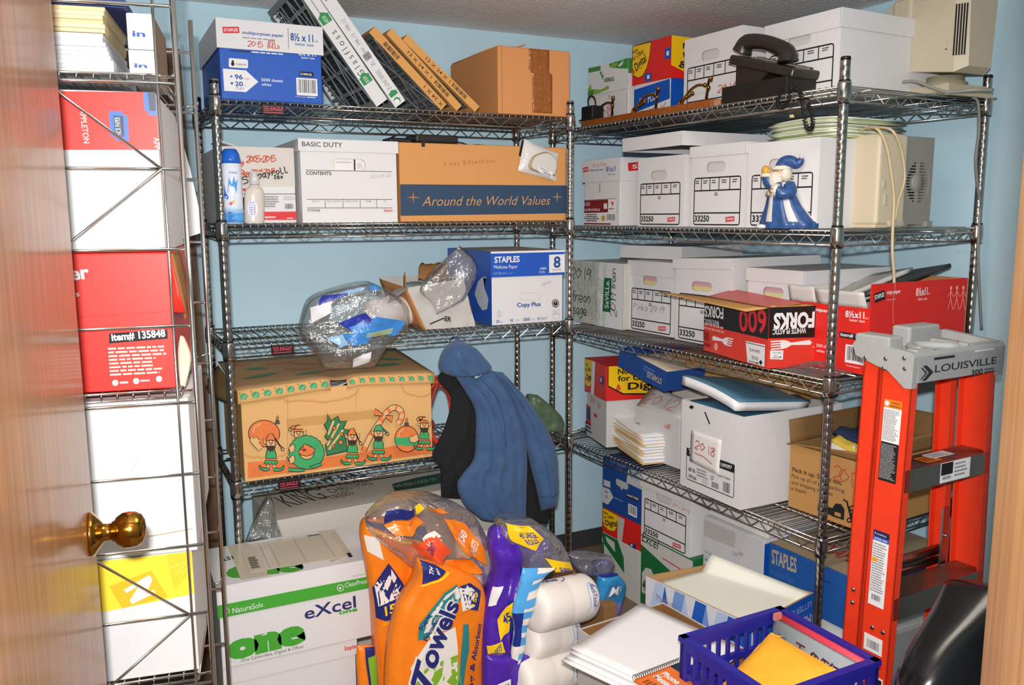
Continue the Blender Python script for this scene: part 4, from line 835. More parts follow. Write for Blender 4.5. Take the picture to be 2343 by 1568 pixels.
mb = MB(); P = [base @ V3(p_) for p_ in spline([(.008, .040, .012), (.02, .040, .040), (.075, .040, .050), (.13, .040, .048), (.185, .040, .036), (.20, .040, .012)], 7)]; mb.tube(P, [.021+.010*abs(2*i/(len(P)-1)-1)**2 for i in range(len(P))], PH, 16); mb.build('handset', rt)
mb = MB()
for i in range(9):
    for j in range(5):
        if (i*5+j) % 7 == 3: continue
        mb.rbox((.028+i*.024, .085+j*.020, 0), (.046+i*.024, .098+j*.020, .005), PK if j > 1 else M('57504a', .5), .0015, 1, base)
mb.build('key_pad', rt); mb = MB(); mb.rbox((.02, .078, -.001), (.25, .083, .003), PK, .001, 1, base); mb.rbox((.012, .155, -.001), (.06, .185, .004), M('5d6a5f', .3), .001, 1, base); mb.build('display', rt)
def coil(mb, path, r, wr, turns, mt):
    P = spline(path, 30); n = len(P); out = []
    for i in range(n-1):
        a_, b_ = V3(P[i]), V3(P[i+1]); t = (b_-a_).normalized(); x = t.orthogonal().normalized() if not out else x-t*x.dot(t); x.normalize(); y = t.cross(x)
        for q in range(4): ph = 2*pi*turns*(i+q/4)/n; out.append(a_.lerp(b_, q/4)+(x*cos(ph)+y*sin(ph))*r)
    mb.tube(out, wr, mt, 5)
pf = lambda x, y: onB(ZB[0], x, x+5, off=-.028).loc
def onBf(x, y, off=-.028): return on(x, y, (B0[0]+BV[0]*off, B0[1]+BV[1]*off, 1), V3((BV[0], BV[1], 0)))
tw = [onBf(*p_) for p_ in ((1792, 200), (1780, 228), (1785, 246), (1802, 236), (1812, 202), (1830, 210), (1836, 240), (1846, 290), (1858, 292), (1859, 262), (1848, 238))]
mb = MB(); coil(mb, [p_-rt.location for p_ in tw], .0046, .0019, 62, RUBBER); o = mb.build('coiled_cord', None, rt.location, 0, None); o.parent = rt; o.location = (0, 0, 0); o.matrix_parent_inverse = (Matrix.Translation(rt.location) @ Matrix.Rotation(s.rot, 4, 'Z')).inverted() @ Matrix.Translation(rt.location)
mb = MB(); pw = [onBf(*p_, off=.0) for p_ in ((1632, 192), (1650, 176), (1672, 170))]; pw2 = [onBf(*p_, off=-.022) for p_ in ((1812, 266), (1826, 256), (1838, 244))]
mb.tube([p_-rt.location for p_ in spline(pw2, 5)], .0018, BRASS, 6); mb.rbox(*[tuple(v) for v in (pw2[0]-rt.location+V3((-.004, -.006, -.004)), pw2[0]-rt.location+V3((.004, .006, .004)))], M('c9b58a', .3), .001, 1); o = mb.build('cord_plug', rt); o.matrix_parent_inverse = Matrix.Rotation(-s.rot, 4, 'Z')

# the beige monitor
s = onB(ZB[0], 1905, 1915, off=.02); BEI = M('bdb29b', .45, spec=.4); BEI2 = M('8f8873', .5)
pc = V3((B0[0]+BU[0]*1.33, B0[1]+BU[1]*1.33, ZB[0])); dB = V3((BV[0], BV[1], 0)); pc = pc+dB*sx(pc, dB, 2160); pc.z = ZB[0]+.0006
rt = thing('monitor', 'small beige tube monitor on a swivel foot at the end of the top right shelf', 'monitor', pc, ROTB+RAD(-3)); mz = sy(pc, ZUP, 158)
kM = (2230-2068)/1948.4*2.75; mb = MB(); ang = Matrix.Rotation(RAD(96), 4, 'Z')
D = lambda x: x
mb.rbox((-.075, -.14, .0), (.075, .14, .006), BEI2, .002); mb.hexa([(-.09, -.10, .0), (.09, -.10, .0), (.09, .10, .0), (-.09, .10, .0), (-.075, -.085, .034), (.075, -.085, .034), (.075, .085, .034), (-.075, .085, .034)], BEI); mb.lathe([(.06, .034), (.062, .046), (.052, .052), (.052, .066)], BEI2, 28); mb.build('swivel_base', rt)
mb = MB(); mb.rbox((-.125, -.098, .085), (-.055, .098, .300), BEI, .012, 3); mb.hexa([(-.172, -.086, .075), (-.125, -.086, .07), (-.125, .086, .07), (-.172, .086, .075), (-.165, -.08, .27), (-.125, -.08, .30), (-.125, .08, .30), (-.165, .08, .27)], BEI); mb.build('bezel', rt)
mb = MB(); mb.add([(-.1735, -.07, .095), (-.1735, .07, .095), (-.168, .066, .255), (-.168, -.066, .255)], [(0, 1, 2, 3)], M('23261f', .15)); mb.build('screen', rt)
mb = MB(); mb.hexa([(-.056, -.086, .084), (.075, -.07, .066), (.075, .07, .066), (-.056, .086, .084), (-.056, -.086, .284), (.075, -.08, .284), (.075, .08, .284), (-.056, .086, .284)], BEI); mb.hexa([(.075, -.07, .066), (.108, -.05, .08), (.108, .05, .08), (.075, .07, .066), (.075, -.08, .284), (.108, -.06, .272), (.108, .06, .272), (.075, .08, .284)], BEI); mb.rbox((-.056, -.088, .280), (.105, .088, .292), BEI, .004)
for k in range(5): mb.box((.078+.006*k, -.0815+.0035*k, .11), (.081+.006*k, -.0785+.0035*k, .25), BLACK)
for k in range(2): mb.box((.05, -.0765, .13+.02*k), (.054, -.0755, .134+.02*k), BLACK)
mb.build('housing', rt)
mb = MB(); mb.tube(spline([(-.08, -.11, .032), (-.06, -.118, .05), (-.01, -.118, .048), (.04, -.112, .025), (.09, -.108, .006), (.16, -.09, .004), (.18, -.04, .004)], 6), .0045, M('8f8d86', .45), 8); mb.build('cable', rt)

# ------------------------------------------------------------------ second tier
s = onB(ZB[1], 1337, 1418, off=.05, yt=368); rt = at('paper_carton', 'carton labelled U20 carbonless in dark red under a multipurpose paper lid', 'box', s); mb = MB(); f = carton(mb, s.w, .40, s.h-.007, WHITE); a = Art(mb, f['F'], [(198, 1318), (660, 1322), (672, 490), (210, 490)]); MAR = M('7d1f22', .5)
a.poly([(200, 985), (625, 978), (628, 1180), (600, 1240), (545, 1265), (545, 1310), (200, 1300)], WPRINT).line([(200, 985), (625, 978), (628, 1180)], INK, .0016).poly([(202, 990), (518, 985), (515, 1150), (200, 1155)], MAR).text('U20', (206, 1058), (278, 1060), 46, WPRINT).text('carbonless', (206, 1128), (412, 1130), 44, WPRINT).poly([(462, 1035), (505, 1035), (505, 1105), (462, 1105)], WPRINT).poly([(555, 1020), (588, 1018), (585, 1045), (568, 1080), (568, 1035), (555, 1035)], STRED).small((525, 1115), (615, 1095), 1, INK)
a.text('4', (205, 1255), (228, 1255), 75, INK).small((235, 1270), (420, 1165), 4, INK).ell(455, 1225, 26, 38, M('c3a13a', .4)).bars((488, 1265), (615, 1165), 3, False).poly([(200, 1285), (550, 1290), (550, 1308), (200, 1303)], MAR).line([(415, 775), (413, 890)], INK, .0028); mb.build('body', rt)
lm = MB(); lf = lid(lm, s.w, .40, s.h-.004, s.h*.335, WHITE, .006); a = Art(lm, lf['F'], [(185, 770), (655, 778), (675, 485), (212, 490)]); lm.rect(lf['T'], 0, 0, 1, 1, BLUE)
a.logo((205, 640), (272, 630), 58).text('multipurpose paper', (280, 630), (462, 630), 22, BLUEINK, .02).text('8½x11', (495, 655), (612, 655), 62, BLUEINK, .02).text('letter size', (512, 700), (606, 702), 22, BLUEINK, .01).line([(474, 600), (478, 750)], GREYINK, .001).hand('Dup Reg', (340, 585), (520, 575), 40, REDPEN, .0014); staples(lm, lf['R'], .09, .40, .36, .6); lm.build('lid', rt)
BG = 'white archive boxes numbered 33250'
s = onB(ZB[1], 1458, 1563, off=.045, yr=353); banker('white 33250 archive box without a lid, next to the U20 carbonless carton', s, .42, group=BG, lid_on=False)
h1 = s.h; s1 = s
s = onB(ZB[1], 1579, 1702, off=.05, yt=337); banker('lidded white 33250 archive box between two open ones on the second right tier', s, .42, lidrim=.035, group=BG); s2 = s
# the shallow lid lying across both
ztop = ZB[1]+s2.h+.0045; P = onB(ztop, 1424, 1547, off=.02); P.loc.z = ztop; mb = MB(); w_ = .335; lid(mb, w_, .42, .044, .046, WHITE, 0); mb.build('loose_cover', None, P.loc+V3((0, 0, 0)), ROTB+RAD(-2), 'loose white box lid lying across the tops of two archive boxes', 'box lid')
s = onB(ZB[1], 1707, 1868, off=.05, yr=313); banker('white archive box behind the santa figurine, papers piled on top', s, .45, group=BG, lid_on=False); s3 = s
PAPC = ['b7c48a', 'dcdccf', '8fa56a', 'e4e2da', 'c9d4ab', 'd9d6cc', '9aa784', 'e6e6e0', 'bcc3a2', 'd2cfc0', 'a9b986', 'e0dfd8']
zt = ZB[1]+s3.h+.001
for i in range(12):
    o = random.Random(i); mb = MB(); t_ = .0042; sk = RAD(o.uniform(-4, 4)); xo, yo = o.uniform(-.012, .012), o.uniform(-.012, .012)
    mb.sheet(lambda u, v: V3((u*.235, v*.30, t_+.006*sin(u*3)*i/12)), 8, 4, M(PAPC[i], .5), t_*.85)
    mb.build('magazine', None, s3.loc+V3((BU[0]*(.04+xo)+BV[0]*(.05+yo), BU[1]*(.04+xo)+BV[1]*(.05+yo), s3.h+.002+i*.0047)), ROTB+sk, 'thin printed magazine in the greenish pile on the archive box behind the figurine', 'magazine', 'magazines piled on the archive box')
s = onB(ZB[1], 1748, 1805, off=-.012)
# santa figurine
c0 = V3((s.loc.x, s.loc.y, ZB[1]+.0006)); c0 = V3((B0[0]+BV[0]*.022, B0[1]+BV[1]*.022, ZB[1]+.0006)); dU = V3((BU[0], BU[1], 0)); c0 = c0+dU*sx(c0, dU, 1788); SH = sy(c0, ZUP, 357)
rt = thing('santa_figurine', 'blue robed santa figurine raising one mitten, standing before the archive boxes', 'figurine', c0, ROTB+RAD(14)); k = SH/.235
NB_ = M('2f4f86', .3, var=.25, scale=60); SLV = M('c9c4c2', .25); IVO = M('dcd4c4', .55, bump=.5, bscale=160); GOL = M('c79a3e', .4); SKIN = M('d9a777', .5); XF = Matrix.Scale(k, 4)
rob = [(0, .000, .078, .058, .012), (.10, .014, .084, .060, .012), (.2, .035, .073, .055, .006), (.4, .070, .056, .048, 0), (.62, .105, .046, .042, -.004), (.8, .135, .041, .038, -.006), (1, .150, .032, .03, -.006)]
def robe(u, v):
    for i in range(len(rob)-1):
        if rob[i][0] <= v <= rob[i+1][0]+1e-9: t = (v-rob[i][0])/(rob[i+1][0]-rob[i][0]); z, rx_, ry_, dx = (lerp(rob[i][j], rob[i+1][j], t) for j in (1, 2, 3, 4)); break
    a_ = 2*pi*u; w_ = 1+.06*sin(a_*9)*(1-v); tr = max(0, cos(a_-.15))**3*.030*(1-v)**1.5; return V3(((rx_*w_*cos(a_)+dx+tr), ry_*w_*sin(a_), z))*k
st_ = lambda u, v: (NB_ if v < .15 else (SLV if int(u*18) % 3 == 0 else NB_))
mb = MB(); mb.surf(robe, 72, 30, NB_, closed_u=True, matfn=st_); mb.add([robe(i/40, 0) for i in range(40)], [tuple(range(40))], NB_); mb.build('robe', rt)
mb = MB(); mb.ball((-.008, 0, .182), (.024, .024, .026), SKIN, 16, 10, XF); mb.ball((-.022, -.022, .180), (.006, .006, .006), SKIN, 8, 6, XF); mb.build('head', rt)
mb = MB(); mb.ball((-.020, -.014, .158), (.025, .022, .030), IVO, 18, 12, XF); mb.ball((-.012, -.020, .172), (.018, .012, .008), IVO, 14, 8, XF); mb.ball((.010, -.002, .176), (.018, .024, .026), IVO, 16, 10, XF); mb.tube([V3((-.008+.026*cos(t), .026*sin(t), .196))*k for t in [2*pi*i/24 for i in range(24)]], .008*k, IVO, 8, closed=True); mb.build('beard_and_hair', rt)
for x_ in (-.020, -.004): pass
mb = MB(); mb.ball((-.020, -.022, .187), .0022, INK, 8, 6, XF); mb.ball((-.010, -.024, .187), .0022, INK, 8, 6, XF); mb.build('eye', rt)
mb = MB(); P = [V3(p_)*k for p_ in spline([(-.006, 0, .192), (.004, 0, .212), (.024, 0, .216), (.044, 0, .208), (.056, 0, .214), (.060, 0, .224)], 6)]; mb.tube(P, [(.027-.018*i/(len(P)-1))*k for i in range(len(P))], NB_, 14); mb.build('hat', rt)
mb = MB(); mb.ball((.061, 0, .230), .008, SLV, 12, 8, XF); mb.build('hat_bobble', rt)
mb = MB(); P = [V3(p_)*k for p_ in spline([(-.026, -.012, .140), (-.044, -.016, .150), (-.052, -.016, .172)], 6)]; mb.tube(P, [.017*k]*len(P), NB_, 12); mb.tube([V3((-.052+.015*cos(t), -.016+.015*sin(t), .174))*k for t in [2*pi*i/18 for i in range(18)]], .007*k, IVO, 8, True); mb.build('raised_sleeve', rt)
mb = MB(); mb.ball((-.057, -.016, .190), (.014, .012, .017), GOL, 14, 10, XF); mb.ball((-.044, -.016, .186), (.006, .006, .008), GOL, 10, 8, XF); mb.build('mitten', rt)
mb = MB(); P = [V3(p_)*k for p_ in spline([(.028, -.014, .140), (.040, -.024, .118), (.022, -.040, .112), (.004, -.046, .124)], 6)]; mb.tube(P, [.020*k]*len(P), NB_, 12); mb.tube([V3((.004, -.046+.014*cos(t), .124+.014*sin(t)))*k for t in [2*pi*i/18 for i in range(18)]], .008*k, IVO, 8, True); mb.tube([V3((-.034+.02*i, -.036-.01*sin(i), .112+.004*sin(i*2)))*k for i in range(4)], .010*k, IVO, 10); mb.build('lowered_sleeve', rt)
mb = MB(); mb.lathe([(.012, 0), (.0105, .008), (.006, .016), (0, .018)], M('b59d78', .3, .6), 16, Matrix.Translation(V3((-.018, -.046, .118))*k) @ Matrix.Rotation(RAD(60), 4, 'Y') @ XF); mb.build('bell', rt)
mb = MB(); mb.ball((-.052, -.036, .006), (.022, .016, .008), M('dcdcdc', .3), 14, 8, XF); mb.build('shoe', rt)

# beige heater and grey window fan
P = V3((B0[0]+BU[0]*1.375, B0[1]+BU[1]*1.375, ZB[1]+.0006)); P = P+dB*sx(P, dB, 2003); FH = sy(P, ZUP, 303)
rt = thing('space_heater', 'beige appliance box with rounded edges behind the near post, second right tier', 'heater', P, ROTB); CRM = M('cdbfa4', .4); GRY = M('8c8a83', .45)
mb = MB(); mb.rbox((-.20, 0, .008), (0, .125, FH), CRM, .010, 3); mb.build('housing', rt); mb = MB(); mb.rbox((-.196, .002, 0), (-.004, .12, .010), CRM, .002); mb.rbox((-.002, .05, .004), (.010, .11, .020), M('b5b0a4', .45), .002); mb.rbox((-.0005, .02, FH*.42), (.003, .034, FH*.50), M('b5b0a4', .45), .001); mb.rbox((-.0005, .03, FH*.24), (.003, .040, FH*.36), M('b5b0a4', .45), .001); mb.build('foot', rt)
fd = sx(P, dB, 2133); rt = thing('window_fan', 'grey fan with a round louvred grille behind the beige appliance box', 'fan', P+dB*.1265+V3((-BU[0]*.01, -BU[1]*.01, 0)), ROTB); W = fd-.127; FG = FH*.985
mb = MB(); outer = [(0, 0.008), (W, .008), (W, FG), (0, FG)]; cx_, cy_, r1 = W*.50, FG*.50, min(W, FG)*.40; hole = [(cx_+r1*cos(2*pi*i/36), cy_+r1*1.15*sin(2*pi*i/36)) for i in range(36)]
tri = geometry.tessellate_polygon([[V3((a_, b_, 0)) for a_, b_ in outer], [V3((a_, b_, 0)) for a_, b_ in hole]]); al = outer+hole
for x_ in (0, -.012): mb.add([(x_, a_, b_) for a_, b_ in al], [tuple(t) for t in tri], GRY)
mb.add([(0, a_, b_) for a_, b_ in hole]+[(-.012, a_, b_) for a_, b_ in hole], [(i, (i+1) % 36, 36+(i+1) % 36, 36+i) for i in range(36)], GRY)
mb.box((-.10, 0, .008), (-.012, .004, FG), GRY); mb.box((-.10, W-.004, .008), (-.012, W, FG), GRY); mb.box((-.10, 0, FG-.004), (-.012, W, FG), GRY); mb.box((-.10, 0, .008), (-.012, W, .012), GRY); mb.box((-.104, 0, .008), (-.10, W, FG), M('2b2b2a', .6)); mb.rbox((-.09, W-.03, 0), (.012, W-.002, .018), GRY, .002); mb.rbox((-.09, .01, 0), (.0, .03, .010), GRY, .002); mb.build('housing', rt)
mb = MB()
for i in range(15):
    z = cy_-r1*1.12+r1*2.24*i/14; hw = r1*sqrt(max(0, 1-((z-cy_)/(r1*1.15))**2)); mb.box((-.008, cx_-hw, z-.0022), (-.002, cx_+hw, z+.0022), GRY)
mb.box((-.006, cx_-.006, cy_-r1*1.15), (-.001, cx_+.006, cy_+r1*1.15), GRY); m4 = Matrix.Translation((-.009, cx_, cy_)) @ Matrix.Rotation(pi/2, 4, 'Y'); mb.lathe([(0, .012), (.024, .011), (.03, 0)], GRY, 24, m4); mb.build('grille', rt)
mb = MB(); mb.lathe([(0, 0), (.022, 0), (.022, .02), (0, .02)], BLACK, 20, Matrix.Translation((-.05, cx_, cy_)) @ Matrix.Rotation(pi/2, 4, 'Y'))
for i in range(4): mb.hexa([Matrix.Translation((-.04, cx_, cy_)) @ Matrix.Rotation(pi/2*i, 4, 'X') @ V3(p_) for p_ in ((-.008, .015, -.012), (-.006, .015, -.012), (.010, r1*.9, -.03), (.008, r1*.9, -.03), (.006, .015, .012), (.008, .015, .012), (-.006, r1*.9, .03), (-.008, r1*.9, .03))], M('3a3936', .4))
mb.build('fan_blades', rt)
oc = lambda x, y, d: on(x, y, (B0[0]+BU[0]*(1.39+d), B0[1]+BU[1]*(1.39+d), 1), V3((BU[0], BU[1], 0)))
CBL = M('c2b08c', .45); P = [oc(1960, 303, -.10), oc(1990, 291, -.04), oc(2012, 300, .0), oc(2030, 340, .012), oc(2040, 400, .014), oc(2046, 460, .014), oc(2043, 520, .022), oc(2042, 580, .03), oc(2046, 640, .03), oc(2041, 690, .03), oc(2041, 742, .03)]
mb = MB(); mb.tube(spline(P, 6), .0042, CBL, 8); mb.build('cord_run', None, None, 0, 'beige flat cord hanging in front of the fan down to the ladder', 'cord')
P = [oc(1985, 297, -.08), oc(2020, 292, -.03), oc(2046, 304, .004), oc(2064, 350, .006), oc(2070, 410, .006), oc(2056, 460, .008), oc(2048, 505, .008)]
mb = MB(); mb.tube(spline(P, 6), .0038, CBL, 8); mb.build('cord_loop', None, None, 0, 'shorter beige cord curling over the fan front', 'cord')
P = [oc(2225, 222, .020), oc(2238, 236, .026), oc(2240, 300, .026), oc(2233, 360, .026), oc(2236, 420, .022), oc(2242, 470, .022), oc(2238, 560, .03), oc(2240, 640, .03), oc(2246, 755, .03)]
mb = MB(); mb.tube(spline(P, 6), .0042, M('7d7b78', .45), 8); mb.build('cord_drop', None, None, 0, 'grey cord hanging down beside the far right post', 'cord')

# ------------------------------------------------------------------ third tier
s = onB(ZB[2], 1309, 1426, off=.14, yr=604); rt = at('paper_carton', 'grey and white carton patterned with SEVILLE lettering and marked 2019 in black pen', 'box', s); mb = MB(); f = carton(mb, s.w, .40, s.h, white_card('c4c4bb')); a = Art(mb, f['F'], [(100, 1080), (745, 1140), (820, 350), (110, 285)])
G1, G2 = M('8fa58c', .5), M('77807c', .5); rr = random.Random(4)
for i in range(8):
    for j in range(4):
        x, y = 115+i*48+rr.randint(-8, 8), 470+j*190+rr.randint(-40, 40); a.text('SeVILLe', (x, y), (x-8+rr.randint(-10, 10), y-150), 34, (G1, G2)[(i+j) % 2], -.01)
a.poly([(505, 315), (820, 350), (742, 1142), (430, 1130)], WPRINT)  # lit right part painted white; the grey front beside it is painted cast shadow
for x, y, mt in ((590, 520, M('78b83f', .5)), (545, 730, G2), (500, 700, M('78b83f', .5)), (480, 960, G2), (540, 1120, M('78b83f', .5)), (470, 1128, G2)): a.text('SeVILLe', (x, y), (x+14, y-170), 50, mt, -.01)
a.poly([(565, 525), (662, 535), (618, 948), (520, 940)], M('166b3c', .45)).text('SeVILLe.', (597, 905), (630, 560), 46, WPRINT, .012).hand('2019', (690, 1000), (705, 740), 78, INK, .003).hand('freon', (705, 680), (725, 420), 60, INK, .003)
a.hand('2019', (110, 530), (400, 560), 140, INK, .0035).hand('freon', (115, 830), (380, 850), 130, INK, .0035).hand('sage', (135, 985), (330, 1000), 110, INK, .0035); mb.build('body', rt)
s = onB(ZB[2], 1438, 1542, off=.17, yt=595); sp = s; banker('lidded 33250 archive box with Pinks 2019 written on the front', s, .42, lidrim=.055, group=BG, hand=lambda mb, f: mb.hand(f, 'Pinks 2019', .12, .32, .085, GREYINK, .0022))
def slips(label, s, d0=.014):
    mb = MB(); w_ = .155; mb.box((0, 0, 0), (w_, .05, .018), M('dcd09a', .7)); mb.box((0, .0005, .0185), (w_, .05, .034), M('d9a9b4', .7)); mb.build('paper_stack', None, s.loc+dU*(s.w*.47-w_/2)+dB*d0+V3((0, 0, s.h*.735-.019)), s.rot, label, 'papers', 'forms seen through the hand holes')
for o in list(scene.objects):
    pass
def noflap(o):
    for c in list(o.children):
        if c.name.startswith('hand_hole_flap'): bpy.data.objects.remove(c)
noflap([o for o in scene.objects if o.get('label', '').startswith('lidded 33250 archive box with Pinks')][0]); slips('yellow and pink forms showing in the hand hole of the Pinks 2019 box', s)
s = onB(ZB[2], 1544, 1673, off=.15, yt=604); rt = banker('white 33250 archive box with its lid sitting askew, right of the Pinks 2019 box', s, .42, group=BG, lid_on=False); noflap(rt); slips('yellow and pink forms in the hand hole left of the forks carton', s)
lm = MB(); lid(lm, s.w, .42, s.h+.012, .036, WHITE, .005); o = lm.build('lid', rt); o.rotation_euler = (0, RAD(-2.2), 0); o.location = (0, 0, .004)
mb = MB(); mb.sheet(lambda u, v: V3((.04+u*(s.w-.06), .012+v*.3, s.h+.010)), 3, 3, M('d99aa6', .7), .006); mb.build('pink_forms', rt)
s = onB(ZB[2], 1706, 1833, off=.15, yt=612); s.w = min(s.w, .285); rt = banker('white archive box with a taped lid behind the forks carton', s, .42, group=BG, lidrim=.042, logo=False, hand=lambda mb, f: mb.hand(f, '2018', .80, .78, .06, GREYINK, .0018)); noflap(rt); slips('pink ruled forms in the hand hole of the box behind the forks carton', s); sb3 = s
# a rear box whose lid shows above
mb = MB(); P = onB(ZB[2]+sp.h+.006, 1433, 1540, off=.215); lid(mb, .31, .40, .046, .05, WHITE, 0); mb.build('loose_cover', None, V3((P.loc.x-.0, P.loc.y+.045, ZB[2]+sp.h+.0045)), ROTB+RAD(11), 'loose white lid lying tilted across the Pinks 2019 box and the wall side', 'box lid')
# forks carton
pL, pC, pR = (onZ(*p_, ZB[2]+.0008) for p_ in ((1609.5, 801), (1754.8, 844), (1864, 842))); a0 = atan2(pC.y-pL.y, pC.x-pL.x); w_ = (pC-pL).length; d_ = (pR-pC).length; h_ = sy(pC, ZUP, 704); FRED = M('d63a2c', .4, var=.03, scale=20)
rt = thing('forks_carton', 'red and black carton of white plastic forks lying upside down on the shelf edge', 'box', pL, a0); mb = MB(); open_carton(mb, w_, d_+.02, h_, FRED, KRAFT, .003); f = faces(w_, d_+.02, h_)
a = Art(mb, f['F'], [(505, 1112), (1172, 1312), (1190, 660), (520, 560)])
a.poly([(520, 560), (1190, 655), (1185, 1000), (512, 850)], M('1d1a1b', .4)).text('600', (1160, 690), (870, 690), -235, STRED, .02).text('FORKS', (710, 675), (520, 660), -110, WPRINT, .03).text('WHITE PLASTIC', (668, 812), (520, 790), -50, WPRINT, .01)
a.poly([(945, 1015), (1152, 1055), (1148, 1290), (965, 1240)], WPRINT).text('SERVICE', (1100, 1118), (985, 1090), -28, INK, .01).text('FOOD', (1080, 1190), (1010, 1168), -34, INK, .01).poly([(1108, 1215), (1128, 1245), (1108, 1275), (1090, 1240)], INK).text('MARK', (1085, 1245), (975, 1215), -20, INK, .01).line([(948, 1030), (1150, 1075)], INK, .002)
def fork(a, x0, y0, x1, y1, wd):
    dx, dy = x1-x0, y1-y0; L = hypot(dx, dy); ux, uy = dx/L, dy/L; g = lambda t, n: (x0+dx*t-uy*n*wd, y0+dy*t+ux*n*wd)
    a.poly([g(0, -.05), g(.05, -.28), g(.5, -.14), g(.62, -.42), g(.72, -.5), g(1, -.5), g(1, -.36), g(.76, -.33), g(.76, -.2), g(1, -.2), g(1, -.06), g(.76, -.05), g(.76, .06), g(1, .07), g(1, .2), g(.76, .21), g(.76, .33), g(1, .36), g(1, .5), g(.72, .5), g(.62, .42), g(.5, .14), g(.05, .28)], WPRINT)
fork(a, 598, 985, 808, 1035, 85); a.small((520, 900), (790, 880), 2, M('e8a09a', .5)).poly([(510, 915), (560, 930), (565, 1020), (512, 1005)], M('8f1f1c', .45)).poly([(510, 1035), (580, 1050), (580, 1085), (512, 1070)], M('8f1f1c', .45)).ell(640, 1078, 20, 40, M('e8a09a', .5))
a = Art(mb, f['R'], [(1172, 1312), (1672, 1305), (1702, 660), (1200, 655)])
a.poly([(1200, 655), (1702, 660), (1690, 1000), (1188, 985)], M('1d1a1b', .4)).text('FORKS', (1672, 732), (1246, 728), -152, WPRINT, .045).text('WHITE PLASTIC', (1582, 892), (1232, 890), -55, WPRINT, .02); fork(a, 1640, 1050, 1212, 1062, 95)
a.poly([(1204, 1115), (1342, 1122), (1336, 1222), (1202, 1210)], WPRINT).text('SERVICE', (1320, 1140), (1235, 1136), -16, INK).text('FOOD', (1290, 1172), (1240, 1168), -18, INK).text('MARK', (1300, 1195), (1222, 1188), -14, INK).poly([(1310, 1182), (1320, 1192), (1310, 1204), (1300, 1192)], INK); mb.build('body', rt)
mb = MB(); mb.sheet(lambda u, v: V3((-.10*v+u*(w_+.06*v)-.01, .0-.045*v-.07*v*(1-u), h_-.004-.012*v+.022*v*(1-u))), 10, 8, kraft('c89558'), .0025); mb.build('front_flap', rt)
mb = MB(); mb.sheet(lambda u, v: V3((u*w_, .010+v*.10, h_+.0005+.02*v-.01*u*v)), 8, 6, M('d9605a', .4), .0025, KRAFT); mb.sheet(lambda u, v: V3((w_-.02*v-.0, .012+u*d_, h_+.001+.004*v)), 5, 4, kraft('c89558'), .0025); mb.build('top_flap', rt)
# open copy paper carton
pC = onZ(1984, 860, ZB[2]+.0008); w_, d_ = .283, .44; rt = thing('paper_carton', 'large open red copy paper carton stuffed with envelopes, near end of the third right tier', 'box', pC-dU*w_, ROTB); h_ = sy(pC, ZUP, 706); h2 = sy(pC, ZUP, 651)
mb = MB(); t = .004; mb.box((0, 0, 0), (w_, d_, t), RED); mb.box((0, 0, t), (w_-t, t, h_), RED); mb.box((0, t, t), (t, d_, h_), RED); mb.box((t, d_-t, t), (w_-t, d_, h2), KRAFT); mb.box((w_-t, 0, t), (w_, d_, h2), RED); mb.box((w_-t-.001, t, t), (w_-t-.0001, d_, h2), KRAFT)
F1, F2 = Fr((0, 0, 0), (1, 0, 0), (0, 0, 1), (0, -1, 0), w_, h_), Fr((w_, 0, 0), (0, 1, 0), (0, 0, 1), (1, 0, 0), d_, h2)
a = Art(mb, F1, [(0, 1235), (705, 1300), (760, 660), (55, 615)])
a.text('8½x11', (540, 752), (702, 758), 58, WPRINT, .03).text('in', (710, 762), (738, 764), 18, WPRINT).text('letter size', (575, 790), (705, 797), 24, WPRINT, .01).text('copy paper', (165, 695), (390, 722), 34, WPRINT, .02).poly([(485, 895), (770, 925), (765, 980), (485, 952)], INK).text('item# 135848', (492, 938), (755, 960), 34, WPRINT, .02)
a.bars((520, 1190), (735, 1030), 6).text('Product Support', (530, 1225), (650, 1238), 14, WPRINT).poly([(130, 1000), (205, 990), (255, 1068), (180, 1160), (125, 1155)], WPRINT).text('5000 sheets', (272, 1062), (410, 1072), 30, WPRINT).text('white', (272, 1112), (345, 1118), 28, WPRINT)
a = Art(mb, F2, [(705, 1290), (1935, 890), (1950, 320), (805, 395)])
a.poly([(832, 480), (998, 438), (1012, 515), (845, 562)], INK).text('STAPLES', (845, 532), (992, 492), 36, WPRINT, .03).text('copy paper', (1030, 472), (1226, 452), 32, WPRINT, .02).small((1032, 525), (1200, 500), 1, WPRINT).text('8½x11', (1420, 465), (1556, 448), 56, WPRINT, .03).text('letter size', (1448, 500), (1552, 488), 22, WPRINT).text('in', (1560, 448), (1580, 446), 16, WPRINT)
for x, y in ((1795, 392), (1850, 388), (1905, 385)): a.ell(x, y, 10, 14, M('f0b5ae', .4)).line([(x, y+16), (x, y+70)], M('f0b5ae', .4), .0028).line([(x, y+20), (x-26, y+62)], M('f0b5ae', .4), .002).line([(x, y+20), (x+26, y+58)], M('f0b5ae', .4), .002).line([(x, y+70), (x-24, y+150)], M('f0b5ae', .4), .0022).line([(x, y+70), (x+24, y+145)], M('f0b5ae', .4), .0022)
a.poly([(1850, 815), (1922, 808), (1920, 868), (1845, 875)], INK).text('5848', (1852, 862), (1912, 855), 26, WPRINT, .02); mb.build('body', rt)
mb = MB(); mb.sheet(lambda u, v: V3((lerp(-.005, w_*.33, u), .001-.012*v, h_+.05*v-.004+.002*sin(u*9))), 8, 5, white_card('cfcac6'), .003); mb.sheet(lambda u, v: V3((lerp(w_*.36, w_-.012, u), .0005-.02*v, h_+.046*v-.003)), 8, 5, white_card('cfcac6'), .003); mb.build('front_flap', rt)
